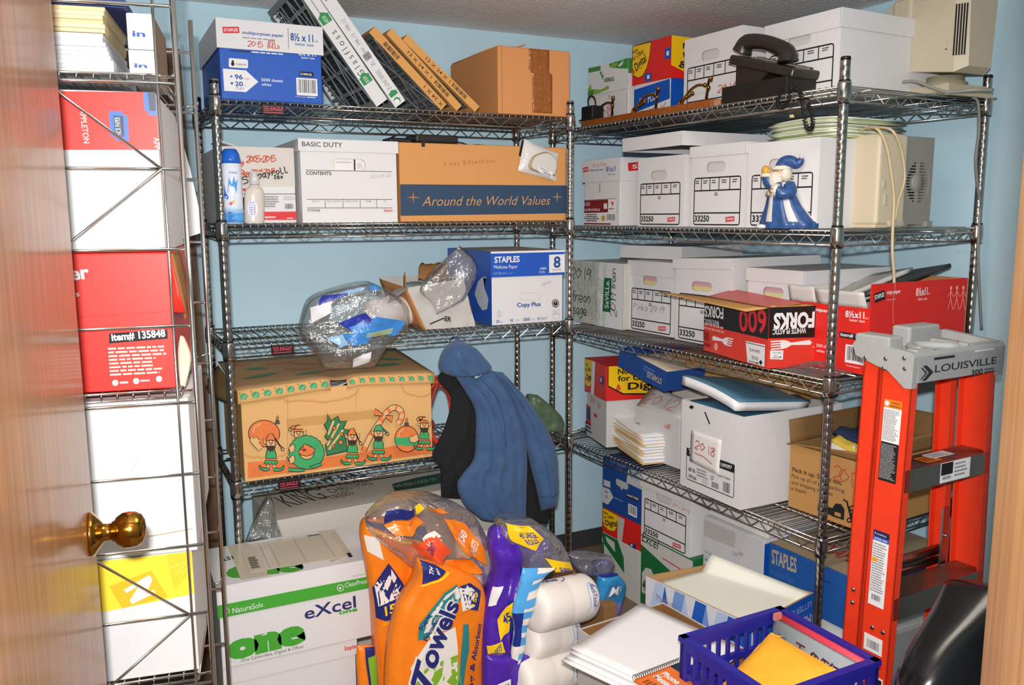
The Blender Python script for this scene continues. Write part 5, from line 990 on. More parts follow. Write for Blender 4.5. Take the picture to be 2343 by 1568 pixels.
for q, (hx, xx, zz, ln, lab) in enumerate((('d5d3d2', .05, .0, .30, 'white envelope bundle sticking out of the open red carton'), ('3c3d40', .10, .03, .36, 'dark grey folder sticking up behind the red carton panel'), ('dcd9d5', .03, .018, .28, 'white papers leaning beside the dark folder'))):
    mb = MB(); mb.sheet(lambda u, v: V3((xx+.15*u, .04+ln*v, h_-.035+zz+.085*v+.05*u-.02*u*v)), 8, 8, M(hx, .5), .012); mb.build(('envelope', 'folder', 'paper_bundle')[q], None, rt.location, ROTB, lab, ('envelope', 'folder', 'papers')[q])
cw = Soft([onZ(*p_, ZB[2]+.0) for p_ in ((1800, 872), (1792, 848), (1795, 828))], [onZ(*p_, ZB[2]) for p_ in ((1995, 880), (1992, 855), (1990, 835))], None, 0, 0) if False else None
mb = MB(); q0 = onZ(1868, 850, ZB[2]+.001); mb.surf(lambda u, v: q0+V3(((u-.5)*.16, (v-.5)*.16, .0008+max(0, 1-abs(2*u-1)**2)*max(0, 1-abs(2*v-1)**2)*(.024+.02*noise3(u*6, v*6)))), 22, 22, FILM); mb.build('plastic_scrap', None, None, 0, 'crumpled clear plastic lying by the post in front of the red cartons', 'plastic wrap')

# ------------------------------------------------------------------ fourth tier
s = onB(ZB[3], 1342, 1402, off=.10, ang=-14, yr=845); s.w = .215; rt = at('paper_carton', 'red and yellow lidded carton Now for Offset and Digital, far end of the fourth tier', 'box', s); mb = MB(); f = carton(mb, s.w, .34, s.h-.007, white_card('c6c5c6')); a = Art(mb, f['F'], [(195, 890), (492, 960), (500, 300), (140, 190)])
a.hand('2014 Chile', (230, 610), (390, 660), 50, REDPEN, .0022).poly([(162, 630), (245, 655), (265, 820), (180, 790)], STRED).poly([(182, 655), (245, 672), (250, 775), (190, 755)], M('2a3a6e', .45)).poly([(310, 705), (360, 720), (355, 750), (310, 735)], STRED).small((180, 860), (290, 800), 3, INK); mb.build('body', rt)
lm = MB(); lf = lid(lm, s.w, .34, s.h-.004, s.h*.42, RED, .007); a = Art(lm, lf['F'], [(92, 432), (460, 580), (510, 300), (140, 170)])
digital(lm, a, [(140, 172), (275, 210), (250, 380), (200, 425), (140, 410), (105, 375)], [('Now', (145, 238), (190, 250), 24, .02, INK), ('for Offset', (135, 282), (235, 300), 30, .02, INK), ('Digital', (145, 352), (245, 378), 46, .03, INK), ('&', (118, 362), (138, 366), 30, .03, STRED)])
a.poly([(270, 212), (328, 232), (258, 502), (205, 482)], WPRINT).poly([(390, 358), (455, 372), (448, 440), (382, 428)], M('2a3a6e', .45)).poly([(400, 375), (420, 378), (416, 415), (398, 412)], WPRINT)
g = lf['R']; lm.poly(g, [(.02, 1), (.02, .42), (.2, .16), (.55, .1), (.85, .35), (.95, 1)], INK); lm.poly(g, [(.03, 1), (.03, .45), (.21, .20), (.55, .15), (.83, .38), (.93, 1)], YEL); lm.text(g, 'Now', .14, .76, .15, INK, w=.2, bold=.025); lm.text(g, 'for Offset', .14, .56, .15, INK, w=.48, bold=.025); lm.text(g, 'Digital', .26, .30, .19, INK, w=.5, bold=.03); lm.text(g, '&', .12, .30, .16, STRED, bold=.03); lm.build('lid', rt)
s = onB(ZB[3], 1453, 1553, off=.10, yt=886); sHR = s; rt = at('cardboard_box', 'white folded-top box marked 2012 and HR in red, beneath the blue tray', 'box', s); hb = s.h*.72; mb = MB(); f = carton(mb, s.w, .38, hb, white_card('c9c8c8')); fr = f['F']; mb.hand(fr, 'HR', .68, .72, .10, REDPEN, .0028); mb.text(fr, 'WHITE', .02, .62, .05, INK, w=.1); mb.build('body', rt)
mb = MB(); mb.sheet(lambda u, v: V3((u*s.w, .002+.08*v, hb+.001+.07*v*(1-.4*u))), 6, 6, white_card('c0bfbf'), .003); fr2 = Fr((0, .001, hb+.002), (1, 0, -.0), (0, .08, .07), (0, -.07, .08), s.w, .1); mb.hand(fr2, '2012', .06, .2, .5, REDPEN, .0026); mb.build('top_flap', rt)
# blue tray lid with papers, on top of the HR box
zt = ZB[3]+hb+.075; q = [onBf(*p_, off=.06) for p_ in ((1413, 838), (1519, 897))]; zz = max(q[1].z, zt); NVB = M('24478f', .45, var=.05, scale=30)
O = V3((q[0].x, q[0].y, q[1].z)); w_ = (V3((q[1].x, q[1].y, 0))-V3((q[0].x, q[0].y, 0))).length; rt = thing('tray_lid', 'dark blue upturned lid used as a paper tray under the third shelf', 'tray', O, ROTB); tl_ = atan2(q[0].z-q[1].z, w_); RM = Matrix.Translation((0, 0, q[0].z-q[1].z)) @ Matrix.Rotation(tl_, 4, 'Y'); LW = w_/cos(tl_); hh = .075
mb = MB(); 
for A_, B_ in (((0, 0, 0), (LW, .29, .003)), ((0, 0, .003), (LW, .003, hh)), ((0, .287, .003), (LW, .29, hh)), ((0, .003, .003), (.003, .287, hh)), ((LW-.003, .003, .003), (LW, .287, hh))): mb.box(A_, B_, NVB, RM)
F3 = Fr(RM @ V3((0, 0, 0)), RM.to_3x3() @ V3((1, 0, 0)), RM.to_3x3() @ V3((0, 0, 1)), (0, -1, 0), LW, hh); mb.text(F3, 'STAPLES', .93, .55, -.26, M('b9a58c', .5), w=-.30, bold=.03); mb.small(F3, .55, .5, .85, .8, 2, M('5f7fb5', .5)); mb.build('shell', rt)
for q_, (hx, dz, lab) in enumerate((('d7c9a2', .0, 'yellow edged sheets lying in the blue tray'), ('dddad6', .012, 'white papers curling over the blue tray'), ('cfc3ae', .026, 'cream folder on top of the papers in the blue tray'))):
    mb = MB(); mb.sheet(lambda u, v: RM @ V3((.012+u*(LW-.03), .012+v*.26, .018+dz+.02*u*(1-v)+.012*sin(u*3))), 10, 5, M(hx, .6), .009); mb.build('papers', None, O, ROTB, lab, 'papers')
s = onB(ZB[3], 1526, 1862, off=.245, yt=806); zb = zat(s, 880) if False else None
s.w = min(s.w, .60); zb = ZB[3]+.30; rt = thing('cardboard_box', 'long brown carton marked 2021 in red pen, high on the back of the fourth tier', 'box', V3((s.loc.x, s.loc.y, zb)), s.rot); hh = min(s.h+s.loc.z-zb, ZB[2]-.06-zb); KR2 = kraft('a98456'); mb = MB(); f = carton(mb, s.w, .24, hh, KR2); mb.hand(f['F'], '2021', .05, .22, .52, M('9c4a34', .6), .0035); mb.line(f['F'], [(.20, 0), (.20, 1)], .002, BROWN); mb.build('body', rt)
mb = MB(); f = carton(mb, .20, .20, .2985, white_card('c4c2be')); mb.build('support_box', None, V3((s.loc.x, s.loc.y, ZB[3]+.0008))+dU*.01+dB*.01, s.rot, 'white carton at the back of the fourth tier carrying the long brown 2021 carton', 'box')
# manila folders
MAN = [M(h_, .6) for h_ in ('e3bd7e', 'dcb678', 'e8c58c', 'd6b27a', 'e0bb80', 'd9bf93', 'e6c48c', 'd2b07a', 'e2bf84')]
f0 = onZ(1372, 1004, ZB[3]); fC = onZ(1470, 1066, ZB[3]); fa = atan2(fC.y-f0.y, fC.x-f0.x); fw = (fC-f0).length; FO = V3((fC.x, fC.y, ZB[3]+.001))
for i in range(9):
    o = random.Random(i+3); sk = RAD(o.uniform(-4, 4)); th = .0105; ln = .36
    rt = thing('manila_folder', 'manila folder of white papers in the fanned pile in front of the 2012 HR box' if i < 8 else 'topmost manila folder of the fanned pile on the fourth tier', 'folder', FO+V3((o.uniform(-.006, .006), o.uniform(-.004, .008), i*(th+.0012))), fa+sk, 'manila folders piled on the fourth tier')
    if i < 8: rt['label'] = 'manila folder of white papers within the fanned pile left of the 2018 box'
    lift = .010+.010*(i % 3) if i < 8 else .03
    mb = MB(); top = lambda u, v, e=0: V3((-ln*u, v*.24, th*.9+e+lift*u*u)); bot = lambda u, v: V3((-ln*(u*.98), v*.24, .0014)); mb.sheet(top, 8, 4, MAN[i], .001); mb.sheet(lambda u, v: bot(u, v)+V3((0, 0, lift*.35*u*u)), 8, 4, MAN[(i+4) % 9], .001); mb.sheet(lambda u, v: V3((-.001-ln*.03*0, v*.24, lerp(.0016, th*.9, u))), 2, 3, MAN[i], .0006) if i % 3 == 0 else None; mb.build('cover', rt)
    mb = MB(); mb.sheet(lambda u, v: V3((.006-(ln-.03)*u, .004+v*.225, th*.80+lift*.6*u*u)), 8, 3, M('e4e3e6', .6), th*.6); mb.build('papers', rt)
# 2018 box
pL, pC, pR = (onZ(*p_, ZB[3]+.0008) for p_ in ((1556, 1108), (1694, 1168), (1804, 1145))); a0 = atan2(pC.y-pL.y, pC.x-pL.x); w_ = (pC-pL).length; h_ = sy(pC, ZUP, 955); rt = thing('cardboard_box', 'open white box with a taped 2018 note, bound reports on top, fourth tier', 'box', pL, a0); dd = .42
mb = MB(); open_carton(mb, w_, dd, h_, WHITE, white_card('b9b2a8')); a = Art(mb, Fr((0, 0, 0), (1, 0, 0), (0, 0, 1), (0, -1, 0), w_, h_), [(212, 1055), (758, 1285), (790, 450), (220, 290)])
a.line([(270, 745), (268, 1000), (280, 1010), (690, 1175), (698, 1165), (705, 885)], INK, .0028).poly([(270, 728), (706, 882), (704, 958), (268, 800)], INK).text('Te', (288, 785), (325, 798), 40, WPRINT, .02).text('109397', (582, 895), (684, 925), 30, WPRINT, .02).text('60 lb.', (288, 935), (355, 958), 32, INK, .02).text('White', (288, 995), (360, 1022), 32, INK, .015).text('Opaque Digital', (545, 975), (668, 1020), 18, INK, .01).small((365, 985), (480, 950), 3, GREYINK).ell(504, 998, 13, 18, INK).ell(504, 998, 8, 12, WPRINT).small((415, 1055), (475, 1010), 4, FAINT).bars((492, 1085), (570, 1050), 4, False).bars((595, 1130), (675, 1045), 5, False)
a.line([(435, 405), (480, 515)], INK, .006).ell(312, 362, 20, 16, INK); mb.build('body', rt)
mb = MB(); A2 = Art(mb, Fr((0, -.0035, 0), (1, 0, 0), (0, 0, 1), (0, -1, 0), w_, h_), [(212, 1055), (758, 1285), (790, 450), (220, 290)])
def nt(u, v): x = lerp(lerp(298, 572, u), lerp(315, 588, u), v); y = lerp(lerp(850, 978, u), lerp(570, 660, u), v); a_, b_ = A2.q(x, y); return V3((a_*w_, -.0012-.004*(1-v)*u-.003*(1-u)*v, b_*h_))
mb.sheet(nt, 8, 8, M('e6e3e0', .6), .0003); n0, n1, n2 = nt(0, 0), nt(1, 0), nt(0, 1); fr = Fr(n0+V3((0, -.005, 0)), n1-n0, (n2-n0), (0, -1, 0), (n1-n0).length, (n2-n0).length); mb.hand(fr, '2018', .20, .52, .26, M('b0402f', .6), .003); mb.line(fr, [(.2, .36), (.5, .38), (.82, .28)], .0028, M('b0402f', .6)); mb.build('note', rt)['label'] = 'white taped note reading 2018 in red'
box18 = rt
mb = MB(); rt = thing('bound_report', 'thick report with a blue cover lying over the open 2018 box', 'book', rt.location, a0); z0 = h_+.006
pg = lambda u, v: V3((lerp(.005, w_*.92, u), lerp(-.004, .30, v), z0+.045*(1-u)*(1-.3*v)+.030-.03*v+.012*sin(u*2.6))); mb.sheet(pg, 12, 8, M('e8e8ec', .6), .030); mb.build('pages', rt)
mb = MB(); mb.sheet(lambda u, v: pg(u, v)+V3((.006*u, 0, .0035)), 12, 8, M('4f7a94', .4), .0025); mb.build('cover', rt)
rt = thing('bound_report', 'second report under the blue covered one in the 2018 box', 'book', box18.location, a0); mb = MB(); mb.sheet(lambda u, v: V3((lerp(.03, w_*.97, u), lerp(.012, .31, v), h_-.012-.03*u+.01)), 6, 6, M('e3e3e8', .6), .02); mb.build('pages', rt); mb = MB(); mb.sheet(lambda u, v: V3((lerp(.03, w_*.97, u), lerp(.010, .31, v), h_+.001-.03*u)), 6, 6, M('41708c', .4), .002); mb.build('cover', rt)
# pack it up
pL, pC = onZ(1803, 1158, ZB[3]+.0008), onZ(1975, 1219, ZB[3]+.0008); a0 = atan2(pC.y-pL.y, pC.x-pL.x); w_ = (pC-pL).length; h_ = sy(pL, ZUP, 992); dd = .38; rt = thing('cardboard_box', 'open brown moving box printed Pack it up, marked 2017, behind the ladder', 'box', pL, a0); KP = kraft('b2854f'); mb = MB(); open_carton(mb, w_, dd, h_*.86, KP, kraft('8a6a44'), .004)
f = Fr((0, 0, 0), (1, 0, 0), (0, 0, 1), (0, -1, 0), w_, h_*.86); a = Art(mb, f, [(1185, 1255), (1852, 1490), (1855, 840), (1195, 712)])
PB = M('3c3026', .6); a.text('Pack it up. Ship it out.', (1214, 945), (1640, 1045), 34, PB, .02).text('Pick up all of your packing', (1210, 1000), (1660, 1115), 30, PB).text('and shipping supplies', (1210, 1055), (1560, 1150), 30, PB).text('at Staples.', (1208, 1110), (1340, 1142), 30, PB)
a.hand('2017', (1555, 985), (1780, 1080), 120, M('b0402f', .6), .0028, -.1)
a.poly([(1435, 1225), (1560, 1260), (1560, 1330), (1435, 1290)], INK).poly([(1560, 1265), (1590, 1215), (1640, 1222), (1672, 1270), (1670, 1372), (1558, 1335)], INK).poly([(1585, 1292), (1640, 1310), (1640, 1345), (1585, 1325)], KP).line([(1655, 1178), (1690, 1192), (1745, 1390), (1820, 1368)], INK, .006).ell(1720, 1370, 24, 26, INK).ell(1720, 1370, 12, 13, KP).poly([(1725, 1300), (1805, 1280), (1830, 1350), (1745, 1385)], INK).poly([(1712, 1240), (1755, 1225), (1775, 1270), (1725, 1290)], INK).poly([(1725, 1248), (1748, 1242), (1755, 1262), (1732, 1270)], KP)
mb.build('body', rt); fz = h_*.86
mb = MB(); mb.sheet(lambda u, v: V3((u*w_, .002-.02*v, fz+.035*v*(.4+.6*u)-.012*v*(1-u))), 10, 5, kraft('9c7545'), .003); mb.build('front_flap', rt)
mb = MB(); mb.sheet(lambda u, v: V3((.002+.0*u-.01*v, u*dd, fz+.075*v)), 6, 5, kraft('80613c'), .003); mb.sheet(lambda u, v: V3((w_+.0+.015*v, u*dd, fz+.055*v)), 6, 5, kraft('8f6c42'), .003); mb.sheet(lambda u, v: V3((u*w_, dd+.01*v, fz+.09*v)), 6, 5, kraft('80613c'), .003); mb.build('side_flap', rt)
cl = rt.location
mb = MB(); mb.sheet(lambda u, v: V3((lerp(w_*.45, w_*1.0, u), lerp(.03, .20, v), fz+.035-.035*u+.012*sin(v*5)+.006*noise3(u*6, v*6))), 14, 10, M('e0c04a', .8, bump=.5, bscale=300), .010); mb.build('dust_cloth', None, cl, a0, 'folded yellow cloth lying in the open 2017 moving box', 'cloth')
mb = MB(); mb.sheet(lambda u, v: V3((lerp(w_*.40, w_*.98, u), lerp(.06, .22, v), fz+.056-.030*u+.008*sin(v*7)+.01*noise3(u*9, v*9, 2))), 18, 12, M('27375f', .9, bump=.8, bscale=260), .009); mb.build('chenille_cloth', None, cl, a0, 'dark blue tufted cloth on top of the yellow cloth', 'cloth')
mb = MB(); mb.sheet(lambda u, v: V3((lerp(w_*.42, w_*.72, u), lerp(.006, .05, v), fz+.03-.05*(1-v)*u)), 6, 6, M('d9d9da', .6), .003); mb.build('paper_sheet', None, cl, a0, 'white paper corner under the yellow cloth in the moving box', 'papers')

# ------------------------------------------------------------------ floor under the right-hand shelving
s = onB(0, 1376, 1462, off=.05, yt=1043); zG = zat(s, 1215); zR = zat(s, 1160); zR0 = zat(s, 1222)
KG = white_card('c9c7c3'); rt = at('paper_carton', 'white and green lettered carton at the bottom of the stack in the corner', 'box', s); s.w = max(s.w, .25); mb = MB(); f = carton(mb, s.w, .40, zG-.004, KG); g = f['F']; GR = M('1d6b3a', .45); mb.poly(g, [(0, 1), (.42, 1), (.58, .72), (.60, .44), (.04, .80)], GR); mb.poly(g, [(0, .82), (.30, .62), (.56, .30), (.52, .16), (.12, .40), (0, .42)], GR) if False else None; mb.poly(g, [(.10, .95), (.34, .92), (.36, .74), (.14, .86)], KG); mb.rect(f['R'], 0, 0, .3, 1, GR); mb.poly(g, [(0, 0), (.10, .0), (.06, .8), (0, .82)], GR); mb.build('body', rt)
s.loc = V3((s.loc.x, s.loc.y, zG-.002)); hR = zR-zG+.002; rt = at('paper_carton', 'flat red carton with a yellow Digital badge between the blue and green cartons', 'box', s); mb = MB(); f = carton(mb, s.w+.004, .40, hR, RED); a = Art(mb, f['F'], [(315, 935), (830, 1240), (860, 940), (385, 660)])
digital(mb, a, [(390, 665), (580, 780), (560, 900), (500, 960), (420, 935), (345, 860)], [('Now', (388, 735), (450, 760), 34, .02, INK), ('for Offset', (380, 790), (520, 815), 36, .02, INK), ('Digital', (392, 870), (560, 905), 60, .03, INK), ('&', (352, 858), (382, 866), 38, .03, STRED)]); a.poly([(578, 790), (660, 840), (585, 1095), (525, 1060)], M('bdb9b4', .5)).poly([(690, 1105), (775, 1140), (765, 1200), (685, 1160)], M('2a3a6e', .45)).poly([(705, 1125), (725, 1133), (720, 1162), (700, 1152)], WPRINT); mb.poly(f['R'], [(.05, 1), (.05, .5), (.2, .3), (.5, .4), (.5, 1)], YEL); mb.build('body', rt)
s.loc = V3((s.loc.x, s.loc.y, zR+.001)); sb = onB(0, 1376, 1462, off=.05, yt=1043); hB = sb.h-zR-.001; rt = at('paper_carton', 'blue multipurpose paper carton on top of the stack under the far fourth tier', 'box', s); NB2 = M('1f4790', .42, var=.04, scale=20); mb = MB(); f = carton(mb, s.w, .40, hB, NB2); a = Art(mb, f['F'], [(385, 650), (835, 935), (860, 260), (395, 60)])
a.poly([(690, 190), (860, 265), (850, 490), (660, 385)], M('c2c5c8', .5)).text('8½x11', (695, 270), (805, 325), 58, BLUEINK, .02).text('letter size', (705, 325), (795, 378), 20, BLUEINK).text('multipurpose paper', (482, 120), (660, 205), 28, M('9fb4d8', .5), .02).poly([(412, 62), (470, 82), (470, 100), (412, 80)], STRED).poly([(540, 340), (560, 335), (680, 400), (685, 450), (670, 475), (620, 455), (605, 480), (590, 440), (545, 400)], M('b5b5b3', .5)).poly([(408, 335), (478, 368), (478, 440), (405, 405)], M('c2c5c8', .5)).poly([(392, 420), (470, 455), (512, 555), (450, 635), (390, 595)], M('c2c5c8', .5)).text('96', (420, 490), (450, 505), 26, BLUEINK, .02).text('20', (420, 545), (448, 560), 26, BLUEINK, .02).poly([(665, 510), (812, 590), (810, 635), (662, 560)], INK).text('Item# 513096', (672, 545), (806, 618), 24, WPRINT, .02).text('5000 sheets', (525, 570), (625, 620), 20, M('9fb4d8', .5)).bars((680, 770), (790, 700), 5); mb.build('body', rt)
s = onB(0, 1464, 1572, off=.04, yt=1080); zK = zat(s, 1222); rt = at('paper_carton', 'green and white carton reading 4 PART under the lower 33250 archive box', 'box', s); mb = MB(); f = carton(mb, s.w+.02, .42, zK-.002, GR); a = Art(mb, f['F'], [(925, 1600), (1500, 1700), (1500, 1330), (935, 1060)])
a.poly([(935, 1065), (1500, 1335), (1500, 1420), (1400, 1410), (935, 1130)], KG).poly([(960, 1340), (1020, 1310), (1100, 1330), (1165, 1420), (1165, 1530), (960, 1480)], KG).text('4', (970, 1460), (1005, 1470), 75, INK, .02).text('PART', (1012, 1455), (1130, 1490), 55, INK, .015).text('Excel', (950, 1110), (1190, 1225), 60, INK, 0., .2).line([(1240, 1280), (1460, 1385)], STRED, .004); mb.build('body', rt)
s.loc = V3((s.loc.x, s.loc.y, zK)); s.h = s.h-zK; rt = banker('lidded 33250 archive box on the green carton near the floor', s, .42, group=BG, hand=lambda mb, f: mb.hand(f, '2011 2012', .66, .70, .05, REDPEN, .0014))
s = onB(0, 1603, 1737, off=.06, yt=1180); rt = at('paper_carton', 'white copy paper carton printed 94, 20 and 4000, behind the blue tray carton', 'box', s); mb = MB(); f = carton(mb, s.w, .44, s.h, white_card('c8c8c9')); a = Art(mb, f['F'], [(205, 1500), (855, 1700), (862, 530), (215, 230)])
a.poly([(220, 270), (580, 430), (575, 570), (218, 430)], M('b4b3b0', .5)).text('Our brightest white paper', (232, 590), (462, 700), 22, BLUEINK).line([(235, 620), (610, 820)], BLUEINK, .0012).text('94', (235, 680), (275, 690), 34, BLUEINK).text('20', (360, 745), (395, 760), 34, BLUEINK).text('4000', (465, 800), (540, 830), 34, BLUEINK).line([(345, 690), (345, 755)], BLUEINK, .001).line([(450, 745), (450, 800)], BLUEINK, .001).line([(235, 712), (600, 900)], BLUEINK, .0012).hand('Pay Reh', (565, 640), (665, 640), 38, GREYINK, .0012).ell(780, 870, 36, 42, BLUEINK).ell(780, 870, 29, 34, KG).text('S', (772, 880), (790, 884), 30, BLUEINK)
mb.rect(f['R'], 0, .62, 1, .98, BLUE); mb.rect(f['R'], .2, .35, .8, .55, BLUE); mb.build('body', rt)
mb = MB(); sv = s; zz = ZB[3]-.058-(s.loc.z+s.h+.001); f = carton(mb, s.w-.01, .36, min(zz, .075), white_card('cfcfd2')); mb.build('shallow_carton', None, s.loc+V3((0, 0, s.h+.0012))+dB*.02+dU*.005, s.rot, 'shallow white carton squeezed between the 4000 sheet carton and the shelf above', 'box')
s = onB(0, 1754, 1922, off=.045, yt=1242); rt = at('paper_carton', 'blue STAPLES multiuse carton with a white lower half, beneath the near post', 'box', s); mb = MB(); f = carton(mb, s.w, .43, s.h-.006, white_card('c6c8cb')); a = Art(mb, f['F'], [(960, 1700), (1725, 2000), (1790, 895), (985, 515)]); SB = M('1f5399', .42, var=.03, scale=20)
a.poly([(1105, 890), (1480, 1085), (1470, 1120), (1105, 960)], WPRINT).poly([(1590, 1420), (1695, 1470), (1690, 1520), (1588, 1470)], INK).text('49611', (1600, 1460), (1680, 1498), 28, WPRINT, .02)
a2 = Art(mb, f['R'], [(1735, 1900), (1960, 1850), (1955, 870), (1790, 900)]); a2.text('Our bright', (1800, 1395), (1925, 1360), 28, BLUEINK).line([(1805, 1420), (1930, 1385)], BLUEINK, .0012).text('94', (1795, 1495), (1845, 1485), 40, BLUEINK).line([(1800, 1530), (1930, 1500)], BLUEINK, .0012); mb.build('body', rt)
lm = MB(); lf = lid(lm, s.w, .43, s.h-.004, s.h*.34, SB, .006); a = Art(lm, lf['F'], [(945, 800), (1740, 1200), (1795, 895), (985, 515)]); TAN = M('a89b86', .5)
a.text('STAPLES', (1000, 640), (1255, 755), 74, TAN, .03).text('Multiuse Paper', (990, 710), (1240, 820), 34, M('3f6aa6', .5)); lm.rect(lf['T'], 0, 0, 1, 1, M('94846c', .6)); lm.text(lf['T'], 'STAPLES', .35, .18, .15, M('9c3330', .5), w=.6, bold=.02); a.poly([(970, 770), (1105, 838), (1100, 985), (965, 920)], SB).text('8', (1030, 950), (1075, 970), 80, WPRINT, .02); a.hand('ITC', (1340, 900), (1480, 960), 110, M('16335f', .5), .003); lm.build('lid', rt)
s = onB(0, 1990, 2030, off=.05); mb = MB(); gp = onZ(2165, 1500, .0); gL = onB(0, 1960, 1990, off=.30)
rt = thing('cardboard_box', 'tall pale grey carton on the floor behind the ladder steps', 'box', V3((1.82, 1.60, .0006)), 0.0); PG = M('8f9092', .6); w_ = sx(rt.location, V3((1, 0, 0)), 2145); hz = sy(rt.location+V3((w_, 0, 0)), ZUP, 1405); mb = MB(); mb.rbox((0, 0, 0), (w_, .07, hz*.93), PG, .003); mb.build('body', rt); mb = MB(); mb.rbox((-.003, -.003, hz*.93+.0005), (w_+.003, .073, hz), M('a3a5a6', .6), .002); mb.build('lid', rt)
# ================================================================== back shelving, fourth tier: the elf carton
s = onA(ZA[3], 561, 989, off=-.006, yt=905); KE = kraft('dcae72'); KE2 = kraft('b68f62'); ORA = M('e0793e', .6, var=.06, scale=50); EGR = M('3fa266', .6, var=.06, scale=50); ELW = .0024
rt = at('decoration_carton', 'old tan carton printed with christmas elves, its torn lid half open', 'box', s); ELF = rt; mb = MB(); EW, ED, EH = s.w, .40, s.h; open_carton(mb, EW, ED, EH, KE, KE2, .004)
a = Art(mb, Fr((0, 0, 0), (1, 0, 0), (0, 0, 1), (0, -1, 0), EW, EH), [(385, 1402), (2202, 1112), (2188, 332), (345, 522)])
STN = kraft('a8763f'); STN2 = kraft('cf9c5e')
a.poly([(415, 1365), (410, 1200), (780, 1170), (1150, 1140), (1500, 1090), (1800, 1020), (2190, 940), (2195, 1085)], ORA)
def stain(a, top, edge):
    a.line(edge, STN, .0035); a.line([(x, y-6) for x, y in edge], STN2, .006)
rr = random.Random(2)
stain(a, 0, [(x, y+rr.randint(-9, 9)) for x, y in spline([(690, 520), (700, 575), (760, 550), (800, 580), (960, 565), (1100, 590), (1250, 570), (1400, 540), (1480, 500), (1500, 455)], 4)])
stain(a, 0, [(x, y+rr.randint(-9, 9)) for x, y in spline([(1910, 395), (1920, 440), (1960, 490), (2050, 515), (2130, 520), (2190, 480)], 5)])
stain(a, 0, [(x, y+rr.randint(-12, 12)) for x, y in spline([(370, 1110), (430, 1140), (520, 1150), (680, 1150), (770, 1120), (790, 1090)], 5)])
a.line([(800, 800), (1700, 690)], M('c99b5d', .3), .028)
FL = M('dfb078', .6)
def elf(a, x, y, k, hat, tip, face=1, beard=True, tunic=EGR):
    """head centre x, y; k scale; hat colour; tip = where the hat bobble hangs; face = looking left (-1) or right"""
    P = lambda L: [(x+face*p[0]*k, y+p[1]*k) for p in L]
    a.out(P([(-34, 62), (38, 62), (52, 110), (58, 185), (-52, 185), (-48, 110)]), tunic, INK, ELW)
    a.out(P([(-58, 178), (62, 178), (68, 205), (52, 222), (38, 205), (22, 226), (4, 206), (-14, 228), (-30, 206), (-48, 224), (-66, 204)]), tunic, INK, ELW)
    a.out(P([(-52, 160), (58, 160), (58, 180), (-52, 180)]), ORA, INK, ELW*.8)
    a.out(P([(-40, 225), (-10, 225), (-20, 258), (-50, 262)]), FL, INK, ELW*.7).out(P([(12, 225), (40, 222), (58, 258), (30, 262)]), FL, INK, ELW*.7)
    a.out(P([(-20, 256), (-14, 282), (-70, 290), (-110, 268), (-122, 240), (-112, 225), (-104, 245), (-84, 258), (-50, 258)]), EGR, INK, ELW).out(P([(24, 258), (60, 254), (92, 262), (118, 240), (126, 222), (134, 240), (124, 268), (92, 288), (30, 288)]), EGR, INK, ELW)
    a.out(P([(-44, -14), (-76, -46), (-70, 4), (-42, 16)]), FL, INK, ELW*.8).out(P([(44, -16), (78, -50), (70, 2), (42, 14)]), FL, INK, ELW*.8)
    a.eout(x, y, 46*k, 54*k, FL, INK, ELW)
    if beard: a.poly(P([(-46, 14), (-50, 42), (-40, 60), (-34, 84), (-18, 72), (-6, 96), (8, 74), (24, 88), (32, 62), (46, 46), (45, 12), (26, 30), (0, 24), (-26, 30)]), M('3a2a1c', .6))
    a.ell(x-16*k, y-10*k, 5*k, 9*k, INK).ell(x+16*k, y-10*k, 5*k, 9*k, INK).eout(x, y+6*k, 8*k, 10*k, FL, INK, ELW*.7).line(P([(-20, 24), (-8, 36), (8, 36), (22, 22)]), INK, ELW*.8).line(P([(-26, -26), (-10, -28)]), INK, ELW*.7).line(P([(8, -28), (26, -26)]), INK, ELW*.7)
    tx, ty = tip; a.out(P([(-50, -18), (-46, -52), (-22, -92), (14, -100), (tx*.75, ty*.9-30), (tx, ty-10), (tx-12, ty+4), (36, -56), (48, -18), (24, -32), (-24, -32)]), hat, INK, ELW); a.eout(x+face*tx*k, y+(ty+10)*k, 15*k, 15*k, FL, INK, ELW)
def ornament(a, x, y, rx, ry, band=None, cap=(0, -1)):
    a.eout(x, y, rx, ry, ORA, INK, ELW)
    if band: a.poly([(x-rx*.98, y-ry*.15), (x-rx*.3, y-ry*.08), (x+rx*.97, y-ry*.25), (x+rx*.9, y+ry*.45), (x, y+ry*.55), (x-rx*.9, y+ry*.45)], EGR)
    cx_, cy_ = x+cap[0]*rx, y+cap[1]*ry; a.out([(cx_-18, cy_-26), (cx_+18, cy_-26), (cx_+20, cy_+6), (cx_-20, cy_+6)], M('5a4a3c', .5), INK, ELW); a.line([(cx_-6, cy_-26), (cx_-8, cy_-56), (cx_+2, cy_-80), (cx_+10, cy_-56), (cx_+6, cy_-26)], INK, ELW); a.line([(x-rx*.7, y-ry*.1), (x-rx*.6, y-ry*.5), (x-rx*.2, y-ry*.75)], FL, .004)
ornament(a, 575, 905, 155, 135, cap=(.85, -.78)); elf(a, 640, 1000, .98, ORA, (118, 50)); a.out([(470, 950), (440, 935), (430, 980), (480, 1040), (520, 1080), (560, 1040), (520, 990), (560, 960), (520, 965), (495, 930)], FL, INK, ELW*.8)
elf(a, 910, 905, .98, ORA, (-88, -60), beard=False)
for r, mt in ((172, M('26452f', .6)), (164, EGR)):
    P = []
    for i in range(44): t = 2*pi*i/44; q = r*(1+.05*(i % 2)); P.append((985+q*cos(t), 1082+q*.98*sin(t)))
    a.poly(P, mt)
